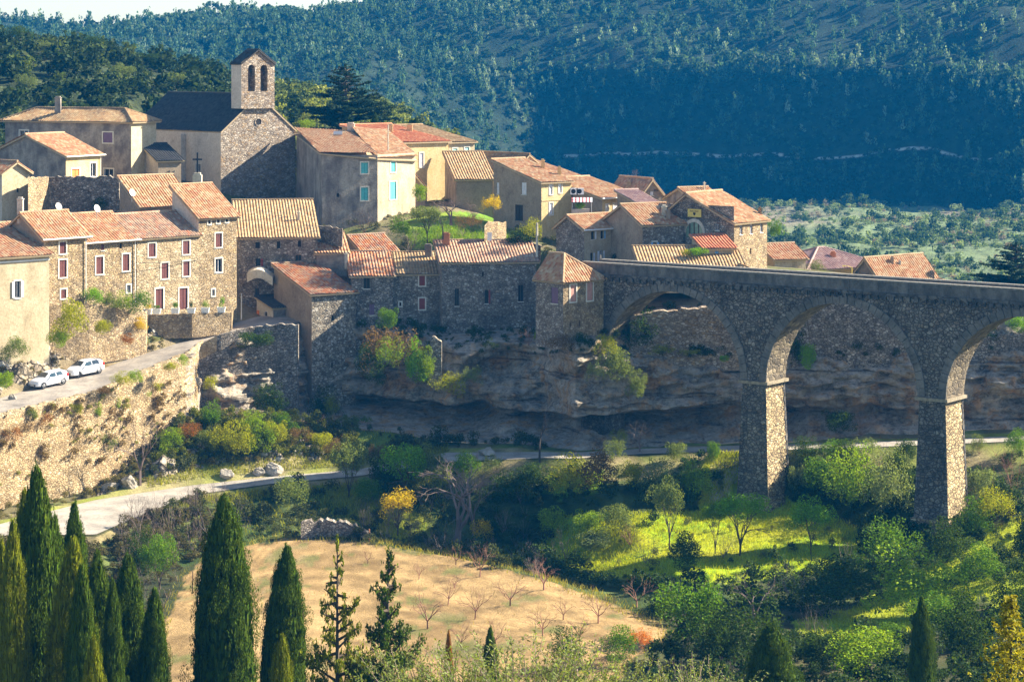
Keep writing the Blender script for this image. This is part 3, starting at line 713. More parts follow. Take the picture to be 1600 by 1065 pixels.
    if gutter:
        gb = MB(); g0 = polys[0][0] + Vector((nv[0], nv[1], 0)) * .09; g1 = polys[0][1] + Vector((nv[0], nv[1], 0)) * .09
        gb.tube(g0, g1, .08, .08, 8); q = g1 - (g1 - g0).normalized() * (ov + .25) + Vector((-nv[0], -nv[1], 0)) * (ov * .9); 
        gb.tube(q, Vector((q.x, q.y, zb + 1)), .05, .05, 6); gb.build('gutter', M['white'] if gutter == 'w' else M['metal'], root)
    for (z0p, colr) in bands:
        bb = MB(); z0 = zat(z0p, dB); wR.bx(bb, 0, W, z0 - .07, z0 + .07, .003, .06); bb.build('string_course', M[colr], root)
    return root, wL, wR, polys, rf

SH = 'sh:maroon'
# --- the row above the upper road
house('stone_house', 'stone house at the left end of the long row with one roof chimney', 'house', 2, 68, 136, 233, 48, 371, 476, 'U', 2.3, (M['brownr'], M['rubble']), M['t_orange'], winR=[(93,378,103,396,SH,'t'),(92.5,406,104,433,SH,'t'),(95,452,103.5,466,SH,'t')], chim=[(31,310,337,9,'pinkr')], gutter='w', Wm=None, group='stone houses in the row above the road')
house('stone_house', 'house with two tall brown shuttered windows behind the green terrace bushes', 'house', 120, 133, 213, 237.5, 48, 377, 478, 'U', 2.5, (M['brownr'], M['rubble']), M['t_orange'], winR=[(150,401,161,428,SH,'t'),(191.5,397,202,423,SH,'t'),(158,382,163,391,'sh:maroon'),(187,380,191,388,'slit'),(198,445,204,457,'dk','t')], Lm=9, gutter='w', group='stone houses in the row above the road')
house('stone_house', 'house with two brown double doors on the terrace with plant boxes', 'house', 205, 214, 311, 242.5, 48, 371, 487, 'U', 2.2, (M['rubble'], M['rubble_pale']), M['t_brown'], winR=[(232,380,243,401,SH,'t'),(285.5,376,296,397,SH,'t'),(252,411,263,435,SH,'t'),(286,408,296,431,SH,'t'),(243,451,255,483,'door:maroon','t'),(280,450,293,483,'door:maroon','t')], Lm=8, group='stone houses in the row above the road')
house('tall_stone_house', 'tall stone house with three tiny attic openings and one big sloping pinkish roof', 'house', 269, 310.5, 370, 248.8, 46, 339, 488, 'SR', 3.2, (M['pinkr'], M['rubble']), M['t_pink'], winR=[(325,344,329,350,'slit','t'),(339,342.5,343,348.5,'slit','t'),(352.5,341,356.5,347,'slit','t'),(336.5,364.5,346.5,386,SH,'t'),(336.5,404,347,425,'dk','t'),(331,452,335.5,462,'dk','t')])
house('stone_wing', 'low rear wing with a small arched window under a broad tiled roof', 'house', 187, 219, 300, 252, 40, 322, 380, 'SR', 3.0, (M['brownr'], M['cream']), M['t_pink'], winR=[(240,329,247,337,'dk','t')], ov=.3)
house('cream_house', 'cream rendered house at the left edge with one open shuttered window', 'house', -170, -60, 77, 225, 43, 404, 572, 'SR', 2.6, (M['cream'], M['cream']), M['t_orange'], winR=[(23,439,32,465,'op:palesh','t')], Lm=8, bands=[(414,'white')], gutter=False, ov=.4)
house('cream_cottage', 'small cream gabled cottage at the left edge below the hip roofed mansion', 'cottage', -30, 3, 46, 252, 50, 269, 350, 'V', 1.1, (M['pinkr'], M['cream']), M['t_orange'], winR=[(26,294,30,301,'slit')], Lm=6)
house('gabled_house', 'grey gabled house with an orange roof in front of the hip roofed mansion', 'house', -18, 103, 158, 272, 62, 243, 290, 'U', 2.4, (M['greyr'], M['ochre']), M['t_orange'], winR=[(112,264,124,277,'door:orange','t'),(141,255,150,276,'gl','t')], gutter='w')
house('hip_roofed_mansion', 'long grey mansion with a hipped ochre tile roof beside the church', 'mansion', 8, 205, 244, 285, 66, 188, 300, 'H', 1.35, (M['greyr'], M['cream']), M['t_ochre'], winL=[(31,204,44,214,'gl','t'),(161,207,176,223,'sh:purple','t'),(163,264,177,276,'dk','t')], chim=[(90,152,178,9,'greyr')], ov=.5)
# --- church
ch, cL, cR, cP, crf = house('church', 'stone church with a dark nave roof and tall front gable', 'church', 205, 345, 462, 290, 40, 205, 310, 'V', 4.6, (M['pinkr'], M['church']), M['slate'], ov=.12, ridgecap='slate', winL=[(306,256,313.5,268,'dk','t')])
def church_parts():
    # round oculus
    a, b, z0, z1 = cR.rect(398, 184, 409, 197); c = cR.pt((a + b) / 2, (z0 + z1) / 2, .02); n = Vector((cR.n[0], cR.n[1], 0)); t = Vector((cR.t[0], cR.t[1], 0)); rad = (z1 - z0) / 2
    mb = MB(); k = 20; ring = [(math.cos(2 * PI * i / k), math.sin(2 * PI * i / k)) for i in range(k)]
    pts = lambda r_, d_: [c + t * (x * r_) + Vector((0, 0, y * r_)) + n * d_ for x, y in ring]
    A, Bq, C = pts(rad, .0), pts(rad, .05), pts(rad * .78, .05); D_ = pts(rad * .74, .004)
    for i in range(k):
        j = (i + 1) % k; mb.add([A[i], A[j], Bq[j], Bq[i]], 0); mb.add([Bq[i], Bq[j], C[j], C[i]], 0); mb.add([C[i], C[j], D_[j], D_[i]], 1)
    mb.add(D_, 1); mb.build('oculus', [M['church'], M['hole']], ch)
    # bell tower with two arched openings, part of the church
    dT = 291.5; al = R(40); u = Vector((math.cos(al), math.sin(al), 0)); v = Vector((-math.sin(al), math.cos(al), 0)); kB = (377 - 800) / F
    B = Vector((kB * dT, dT, 0)); so = lambda px, q: (((px - 800) / F) * B.y - B.x) / (q.x - ((px - 800) / F) * q.y)
    W = so(429, u); D = so(361.5, v); zt = zat(98, dT); zb = zat(170, dT); zap = zat(76.5, dT)
    mb = MB(); pw = lambda a, b_, z: Vector((B.x + u.x * a + v.x * b_, B.y + u.y * a + v.y * b_, z))
    ops = [(so(387.5, u), so(398.5, u)), (so(407, u), so(418, u))]; zs = zat(108, dT); z0 = zat(143, dT)
    xs = [0]
    for a, b_ in ops: xs += list(a + (b_ - a) * np.linspace(0, 1, 11))
    xs = sorted(set(xs + [W / 2, W]))
    top = lambda x: zt + (zap - zt) * (1 - abs(x - W / 2) / (W / 2))
    def arch(x):
        for a, b_ in ops:
            if a - 1e-6 <= x <= b_ + 1e-6: rr = (b_ - a) / 2; return zs + math.sqrt(max(0, rr * rr - (x - a - rr) ** 2))
        return None
    rec = min(1.3, D * .6)
    for i in range(len(xs) - 1):
        x0, x1 = xs[i], xs[i + 1]; m_ = (x0 + x1) / 2
        if arch(m_) is None: mb.add([pw(x0, 0, zb), pw(x1, 0, zb), pw(x1, 0, top(x1)), pw(x0, 0, top(x0))])
        else:
            y0, y1 = arch(x0), arch(x1)
            mb.add([pw(x0, 0, zb), pw(x1, 0, zb), pw(x1, 0, z0), pw(x0, 0, z0)]); mb.add([pw(x0, 0, y0), pw(x1, 0, y1), pw(x1, 0, top(x1)), pw(x0, 0, top(x0))])
            mb.add([pw(x0, 0, y0), pw(x0, rec, y0), pw(x1, rec, y1), pw(x1, 0, y1)]); mb.add([pw(x0, 0, z0), pw(x1, 0, z0), pw(x1, rec, z0), pw(x0, rec, z0)])
            mb.add([pw(x0, rec, z0), pw(x1, rec, z0), pw(x1, rec, y1), pw(x0, rec, y0)], 1)
    for a, b_ in ops:
        mb.add([pw(a, 0, z0), pw(a, rec, z0), pw(a, rec, zs), pw(a, 0, zs)]); mb.add([pw(b_, 0, z0), pw(b_, 0, zs), pw(b_, rec, zs), pw(b_, rec, z0)])
    mb.add([pw(0, D, zb), pw(0, 0, zb), pw(0, 0, zt), pw(0, D, zt)], 2); mb.add([pw(W, 0, zb), pw(W, D, zb), pw(W, D, zt), pw(W, 0, zt)], 0)
    mb.add([pw(W, D, zb), pw(0, D, zb), pw(0, D, zt), pw(W / 2, D, zap), pw(W, D, zt)], 0)
    bt = mb.build('bell_tower', [M['church'], M['greyr'], M['pinkr']], ch)
    rb = MB(); o = .18; g = (zap - zt) / (W / 2)
    tile_plane(rb, [pw(-o, D + o, zt - g * o), pw(-o, -o, zt - g * o), pw(W / 2, -o, zap), pw(W / 2, D + o, zap)]); tile_plane(rb, [pw(W + o, -o, zt - g * o), pw(W + o, D + o, zt - g * o), pw(W / 2, D + o, zap), pw(W / 2, -o, zap)])
    rb.build('tower_roof', [M['slate'], M['slate']], bt)
    for a, b_ in ops:       # a bell hangs in each opening
        be = MB(); cx = (a + b_) / 2; zc = zs - .1; prev = None
        for rr, dz in ((.10, 0), (.2, -.08), (.26, -.35), (.32, -.6), (.42, -.75)):
            rg = [pw(cx + rr * math.cos(q), rec * .55 + rr * math.sin(q), zc + dz) for q in np.linspace(0, 2 * PI, 12, endpoint=False)]
            if prev: 
                for i in range(12): be.add([prev[i], rg[i], rg[(i + 1) % 12], prev[(i + 1) % 12]])
            else: be.add(rg)
            prev = rg
        be.tube(pw(a, rec * .55, zc + .06), pw(b_, rec * .55, zc + .06), .07, .07, 6)
        be.build('bell', M['brown'], bt)
    # buttress on the nave flank and the low side chapel
    bb = MB(); a0 = cL.spx(290)
    cL.bx(bb, a0, a0 + .9, cL.zb, cL.zt - .6, .004, .7); bb.build('buttress', M['pinkr'], ch)
    return pw, W
church_parts()
house('side_chapel', 'small low chapel with a dark roof tucked against the church nave', 'chapel', 243, 247, 283, 285, 35, 250, 300, 'SR', 1.8, (M['pinkr'], M['brownr']), M['slate'], Lm=4.5, ridgecap='slate')
# iron cross on its niche pedestal before the nave
cr = thing('stone_cross', 'dark cross on a pale pedestal standing before the church nave wall', 'cross', P(308.5, 293, 287))
mb = MB(); p0 = P(308.5, 293, 287)
mb.box(p0 + Vector((-.55, -.4, -1)), (1.1, 0, 0), (0, .8, 0), (0, 0, 2.6)); mb.box(p0 + Vector((-.4, -.3, 1.6)), (.8, 0, 0), (0, .6, 0), (0, 0, .25)); mb.build('pedestal', M['palem'], cr)
mb = MB(); mb.box(p0 + Vector((-.09, -.09, 1.85)), (.18, 0, 0), (0, .18, 0), (0, 0, 2.5)); mb.box(p0 + Vector((-.6, -.085, 3.4)), (1.2, 0, 0), (0, .17, 0), (0, 0, .2)); mb.build('cross', M['black'], cr)

# --- big house in front of the church gable: bent plan, built corner by corner
def bent_house():
    d0, d1, d2, d3 = 276, 278.5, 285, 294
    root = thing('big_rendered_house', 'big weathered grey house with turquoise shutters right of the church gable', 'house', P(590, 358, d1))
    pts = [(463, d3 + 2), (503, d0), (590, d1), (649, d2), (620, d2 + 12)]
    plan = [((x - 800) * d / F, d) for x, d in pts]; zb = zat(362, d1) - 1.5
    wins = {1: [(564,254,575,271,'sh:turq','t'),(564,293,575,313,'sh:turq','t'),(526,302,530,308,'slit')], 2: [(610.5,253,618,269,'sh:turq','t'),(609,284,619,311.5,'sh:turq','t'),(604.5,335,607,340,'slit')], 0: []}
    ez = [zat(237, d0), zat(248, d1), zat(250.5, d2)]; z = sum(ez[:2]) / 2
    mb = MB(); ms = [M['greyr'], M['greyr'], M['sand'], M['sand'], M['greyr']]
    for i in range(5):
        a, b = plan[i], plan[(i + 1) % 5]; ln = math.hypot(b[0] - a[0], b[1] - a[1]); t = ((b[0] - a[0]) / ln, (b[1] - a[1]) / ln); n = (t[1], -t[0])
        w = Wall(a, t, n, ln, zb, z)
        if i == 0: w.top = [(0.0, zat(209, d3 + 2)), ]
        for sp in wins.get(i, []): opening(w, root, sp)
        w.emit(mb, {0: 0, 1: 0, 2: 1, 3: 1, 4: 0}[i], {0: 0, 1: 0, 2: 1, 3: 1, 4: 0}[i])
    mb.build('wall', [M['greyr'], M['sand']], root)
    e0, e1, e2 = P(499, 239, d0 - .3), P(590, 247.5, d1 - .4), P(652, 250, d2 - .3)
    r0, r1, r2 = P(459, 207.5, d3 + 2), P(548, 204.5, d3 + 1.5), P(606, 203, d3 + 4)
    rb = MB(); tile_plane(rb, [e0, e1, r1, r0]); tile_plane(rb, [e1, e2, r2, r1]); ridge_tube(rb, r0, r1); ridge_tube(rb, r1, r2)
    bk = P(480, 215, d3 + 9); bk2 = P(620, 215, d3 + 12); tile_plane(rb, [bk2, bk, r0, r2])
    rf = rb.build('roof', [M['t_pink'], M['eave'], M['t_ochre']], root)
    chimney(rf, [], 548, 193, 206, 11, M['pinkr'], d3 + 1)
    sk = MB(); c = P(521, 211, d3 - 4); sk.box(c, (1.1, .1, 0), (-.05, .9, .35), (0, 0, .12)); sk.build('skylight', M['metal'], rf)
bent_house()
house('red_roofed_house', 'cream house with a bright red tiled roof behind the big grey house', 'house', 560, 625, 700.5, 293, 42, 222, 312, 'SR', 1.9, (M['ochre'], M['ochre']), M['t_red'], winR=[(656,239,661.5,261,'sh:palesh','t')], chim=[(610,194.5,207,7.5,'ochre'),(640,195,205,9,'ochre')], Lm=12)
house('pale_house', 'pale cream house with faded turquoise shutters at the end of the upper terrace', 'house', 690, 701, 741.5, 300, 42, 221.5, 300, 'SR', 1.9, (M['ochre'], M['cream']), M['t_ochre'], winR=[(707.5,232,714.5,254,'sh:paleturq','t'),(726,230,733,252.5,'sh:paleturq','t'),(707.5,268,714,281,'sh:paleturq','t')], Lm=11)
house('lean_to', 'tiny lean-to with an orange roof between the grey and ochre houses', 'outbuilding', 648, 650, 664, 288, 25, 275, 318, 'SL', -1.4, (M['brownr'], M['brownr']), M['t_orange'], Lm=4, ridgecap=False)
house('low_house', 'low dark walled house with a yellow lichened tile roof behind the garden', 'house', 700, 713, 770, 289, 12, 279, 335, 'SR', 3.0, (M['greyr'], M['brownr']), M['t_ochre'], Lm=8)
house('white_gabled_house', 'house with a pale gable and yellow tiled roof behind the tall ochre house', 'house', 752, 806, 848, 297, 40, 262, 330, 'V', 1.7, (M['ochre'], M['pinkr']), M['t_ochre'], Lm=9, r=.45)
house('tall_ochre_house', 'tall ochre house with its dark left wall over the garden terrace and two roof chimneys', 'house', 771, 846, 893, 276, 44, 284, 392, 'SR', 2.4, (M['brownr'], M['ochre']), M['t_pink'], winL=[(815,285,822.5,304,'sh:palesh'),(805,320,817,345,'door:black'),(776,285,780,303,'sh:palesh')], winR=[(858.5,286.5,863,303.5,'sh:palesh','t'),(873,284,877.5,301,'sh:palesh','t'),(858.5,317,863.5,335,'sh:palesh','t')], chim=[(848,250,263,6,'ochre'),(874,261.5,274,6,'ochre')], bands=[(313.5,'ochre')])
house('rear_house', 'house roof peeping out behind the tall ochre house', 'house', 850, 884, 909, 293, 44, 277, 330, 'SR', 1.9, (M['brownr'], M['cream']), M['t_orange'], Lm=9)
house('cream_long_house', 'cream house with a row of pale windows and a white gutter behind the awning', 'house', 905, 941, 999, 276, 42, 309, 350, 'SR', 2.0, (M['brownr'], M['ochre']), M['t_pink'], winR=[(946.5,320,950.5,335,'sh:palesh','t'),(958.5,318,967,332,'sh:palesh','t'),(974,316.5,978,329,'sh:palesh','t'),(984.5,314,989,327,'sh:palesh','t')], gutter='w', Lm=9)
house('dark_gabled_house', 'small house with a dark gable and yellow verge behind the cream house', 'house', 960, 1003, 1033, 285, 30, 300, 340, 'V', 1.6, (M['brownr'], M['brownr']), M['t_brown'], Lm=7, winR=[(1016,296,1021,305,'sh:palesh')], chim=[(983,283.5,293,6,'brownr')])
house('pink_roofed_shed', 'low shed with a pink roof and pale eave beside the cream house', 'shed', 985, 1000, 1030, 272, 30, 318, 345, 'SR', 1.3, (M['brownr'], M['brownr']), M['t_violet'], Lm=5)
house('grey_roofed_house', 'small grey house with a pale sloping roof edge at the far end of the village', 'house', 1010, 1032, 1062, 292, 35, 301, 340, 'SL', -1.4, (M['greyr'], M['greyr']), M['t_violet'], Lm=7)
house('rear_cottage', 'cottage with a yellow ridge and pole behind the stone museum house', 'cottage', 1075, 1085, 1126, 280, 32, 312, 340, 'U', 1.3, (M['greyr'], M['greyr']), M['t_pink'], Lm=6, chim=[(1101,285,296,3,'palem'),(1120,298,312,6,'pinkr')])
house('cream_stone_house', 'stone house with a cream end and pale blue open shutters facing the bridge', 'house', 869, 913, 992, 253, 40, 357, 425, 'U', 1.3, (M['rubble_grey'], M['sand']), M['t_pink'], winR=[(923.5,361,928.5,374,'op1:palesh'),(938.5,359,943,373,'op1:blue'),(972,355,976,368,'sh:blue'),(922.5,395,926.5,410,'op1:palesh'),(936,391.5,941.5,408,'op:palesh'),(979,384,989,398,'sh:blue','t')], r=.55, gutter='w')
house('violet_stone_house', 'stone house with blue open shutters and a chimney on its pink roof', 'house', 985, 1004, 1068, 250, 30, 350, 425, 'U', 1.9, (M['brownr'], M['rubble_grey']), M['t_pink'], winR=[(1020,378,1026,396,'op:blue','t')], chim=[(1044,329,343,7,'brownr'),(1038,322,338,8,'palem')], Lm=8)
mus, mL, mR, mP, mrf = house('stone_hall', 'big stone house with a yellow sign above an arched glass window', 'house', 1029, 1147, 1198.5, 249, 52, 347, 430, 'U', 2.9, (M['rubble_grey'], M['rubble']), M['t_pink'], winL=[(1117.5,350.5,1124,360,'dk'),(1046,318,1052,337,'dk')], winR=[(1155.5,352,1160.5,366.5,'dk'),(1171.5,350.5,1176,365,'dk'),(1187.5,347.5,1192,363,'dk'),(1151.5,394.5,1157,397.5,'slit'),(1171.5,388,1174,397,'slit')], r=.62, chim=[(1187.5,324.5,335,5,'rubble')])
def hall_parts():
    w = mL
    a, b, z0, z1 = w.rect(1075, 326.5, 1096, 339); mb = MB()
    w.bx(mb, a, b, z0, z1, .01, .07, 0)
    # faint row of lettering and a dark shield
    n = 7
    for i in range(n):
        s0 = b - (b - a) * (.17 + .66 * i / n); w.bx(mb, s0 - .09, s0, z1 - .32, z1 - .32 + (.14 if i % 2 else .17), .07, .075, 1)
    c0 = (a + b) / 2; zc = (z0 + z1) / 2 - .1
    p = [w.pt(c0 + x, zc + y, .078) for x, y in ((-.16, .16), (-.16, -.02), (0, -.2), (.16, -.02), (.16, .16))]; mb.add(p, 2)
    mb.build('sign', [M['yellow'], M['brown'], M['black']], mus)
    a, b, z0, z1 = w.rect(1072, 347, 1098, 371); mb = MB(); c0 = (a + b) / 2; rr = (b - a) / 2; zs = z0 + (z1 - z0) * .3
    arc = [(c0 + rr * math.cos(q), zs + (z1 - zs) * math.sin(q)) for q in np.linspace(0, PI, 17)]
    mb.add([w.pt(x, z, .02) for x, z in [(b, z0)] + arc + [(a, z0)]], 0)
    for i in range(16):
        (x0, y0), (x1, y1) = arc[i], arc[i + 1]; k = 1 + .35 / rr
        f = lambda x, y: (c0 + (x - c0) * k, zs + (y - zs) * k)
        mb.add([w.pt(x0, y0, .05), w.pt(x1, y1, .05), w.pt(*f(x1, y1), .05), w.pt(*f(x0, y0), .05)], 1)
    for x in (-.5, 0, .5): w.bx(mb, c0 + x * rr * 1.05 - .05, c0 + x * rr * 1.05 + .05, z0, zs + (z1 - zs) * math.sqrt(1 - (x * 1.05) ** 2), .02, .07, 2)
    mb.build('arched_window', [M['glassgreen'], M['pinkr'], M['brown']], mus)
M['glassgreen'] = plain('greenish_glass', (.20, .28, .20), .15, 0, .3, .6)
hall_parts()
house('veranda', 'red roofed veranda against the flank of the stone house with the yellow sign', 'veranda', 1060, 1100, 1147, 244, 12, 387, 420, 'SR', 1.1, (M['cream'], M['sand']), M['t_red'], Lm=4.5, winR=[(1117,392,1123,408,'sh:blue')], ridgecap=False)
house('roadside_house', 'house roof of mottled cream and red tiles just behind the bridge parapet', 'house', 990, 1003, 1161, 240, 4, 418, 440, 'SR', 1.7, (M['cream'], M['cream']), M['t_ochre'], Lm=6)
house('annex', 'small cream gable beside the mottled roof behind the parapet', 'outbuilding', 1150, 1161, 1190, 241, 8, 414, 440, 'SL', -.9, (M['cream'], M['cream']), M['t_ochre'], Lm=4, ridgecap=False)
house('small_cottage', 'small cottage with an orange tile roof right of the big stone house', 'cottage', 1196, 1210, 1259, 262, 25, 404, 440, 'U', 1.4, (M['ochre'], M['sand']), M['t_orange'], Lm=6)
house('rear_gable_house', 'low house with a brown gable and pale verge above the small orange cottage', 'house', 1185, 1195, 1245, 272, 22, 398, 430, 'SL', -1.7, (M['brownr'], M['brownr']), M['t_brown'], Lm=6)
house('violet_roofed_house', 'house with a broad violet tiled roof seen over the bridge', 'house', 1225, 1262, 1312, 268, 28, 420, 450, 'H', 1.9, (M['ochre'], M['ochre']), M['t_violet'], Wm=11, Lm=10, chim=[(1302,394,402,8,'terra')])
house('orange_roofed_house', 'house with a dark gable and pinkish orange roof behind the bridge', 'house', 1330, 1376, 1462, 262, 38, 438, 455, 'U', 2.4, (M['brownr'], M['brownr']), M['t_pink'], chim=[(1394,402,413,5,'brownr'),(1406,407,415,3,'metal')])
house('long_low_house', 'low house with a thin yellow edged roof near the dark cedar', 'house', 1468, 1480, 1526, 266, 20, 438, 455, 'SL', -1.2, (M['brownr'], M['brownr']), M['t_ochre'], Lm=7, chim=[(1456,424,432,8,'rubble_grey')])
# --- stone house behind the tower and the small roofs
house('rubble_house', 'shaded rubble house with a pale curved canopy and an ochre ribbed roof', 'house', 366, 372, 496, 258, 9, 370, 485, 'SR', 3.4, (M['rubble_grey'], M['rubble_grey']), M['t_ochre'], winR=[(399,378,406,388,'slit'),(432.5,377,438,388,'slit'),(465.5,376,470.5,386,'slit'),(461.5,398,471,413,'dk','b'),(399.5,404,407,420,'op1:redwood','b'),(398.5,450,405,461,'dk','b')], Lm=11, chim=[(466.5,331,345,4,'palem')])
house('orange_shed', 'small shed with a sloping orange roof beside the shaded rubble house', 'shed', 490, 495, 542, 259, 10, 394, 415, 'SR', 1.7, (M['brownr'], M['greyr']), M['t_orange'], Lm=6)
house('red_streaked_house', 'small ochre house with a red streaked roof above the tower roofs', 'house', 529, 571, 623, 263, 40, 398, 425, 'U', 2.0, (M['brownr'], M['ochre']), M['t_rust'], r=.6)
house('stone_tower', 'tall narrow stone tower house on the cliff with a rusty sloping roof', 'tower', 428, 487, 556, 250, 34, 459, 668, 'SR', 2.6, (M['brownr'], M['rubble_tower']), M['t_rust'], winR=[(518,493,522,501,'slit'),(517.5,566,520.5,575,'slit')], ov=.3)
house('rust_roofed_house', 'stone house with a rusty roof next to the narrow tower', 'house', 488, 550, 614, 253.6, 7, 430, 540, 'SR', 1.9, (M['rubble_grey'], M['lowwall']), M['t_rust'], winR=[(568,434,578,451,'gl','b'),(577,475,585,492,'sh:purple')], Lm=8, chim=[(541,396,409,5,'palem')])
house('ribbed_roof_house', 'stone house with a pale ribbed roof and two red shuttered windows', 'house', 598, 613, 692, 255, 6, 427, 545, 'SR', 1.7, (M['lowwall'], M['rubble_grey']), M['t_ochre'], winR=[(655,428,664,446,'sh:redwood','t'),(655,466,664,483,'sh:redwood','t'),(624,472,627,478,'slit','t')], Lm=7, chim=[(669,383,402,11,'greyr')])
house('long_stone_house', 'long shaded stone house above the cliff with an open red shutter', 'house', 672, 690, 838, 253, 7, 409, 545, 'SR', 1.75, (M['rubble_grey'], M['rubble_grey']), M['t_brown'], winR=[(710.5,451,717.5,478,'dk','b'),(757.5,452.5,763,474,'op1:redwood','b'),(809.5,445,818,471,'gl','b'),(753,425,756,432,'slit')], Lm=7, chim=[(697,365,384,11,'terra')])
house('corner_house', 'stone house with pink shutters and a pink hipped roof against the bridge', 'house', 837, 880, 943, 231.9, 41, 440, 528, 'P', 2.5, (M['rubble_grey'], M['rubble']), M['t_pink'], winL=[(861,449,872,474,'sh:purple')], winR=[(891,445,900,471,'sh:pinksh','t'),(917,441,926,469,'sh:pinksh','t'),(905,501,907,510,'slit'),(890,504,892,512,'slit')], ov=.3, r=.40)
# pale stone canopy on the rubble house; hut with panel
hw = thing('curved_canopy', 'pale curved stone canopy on the shaded rubble house', 'canopy', P(405, 442, 256))
mb = MB()
for i in range(8):
    a = i / 8; f = lambda t: P(386 + 40 * t, 441 - 9 * math.sin(PI * min(1, t * 1.05)) + 5 * t, 256.2); p, q = f(a), f(a + .125)
    mb.box(p, q - p, (0, 1.5, .25), (0, 0, .95))
mb.build('canopy', M['palem'], hw)
hut, hL, hR, hP, hrf = house('stone_hut', 'little white stone hut with a dark slab roof beside the tower', 'hut', 401, 427, 454, 254, 36, 480.5, 505, 'SR', .9, (M['palem'], M['greyr']), M['slate'], winL=[(413.5,487,417.5,495.5,'dk','b')], ov=.25, ridgecap='slate')
mb = MB(); hL.bx(mb, hL.spx(405.5), hL.spx(401.8), zat(499, 254.5), zat(488, 254.5), .02, .06, 0); hL.bx(mb, hL.spx(405.2), hL.spx(402), zat(497, 254.5), zat(494, 254.5), .06, .065, 1); mb.build('poster_panel', [M['orange'], M['redcl']], hut)
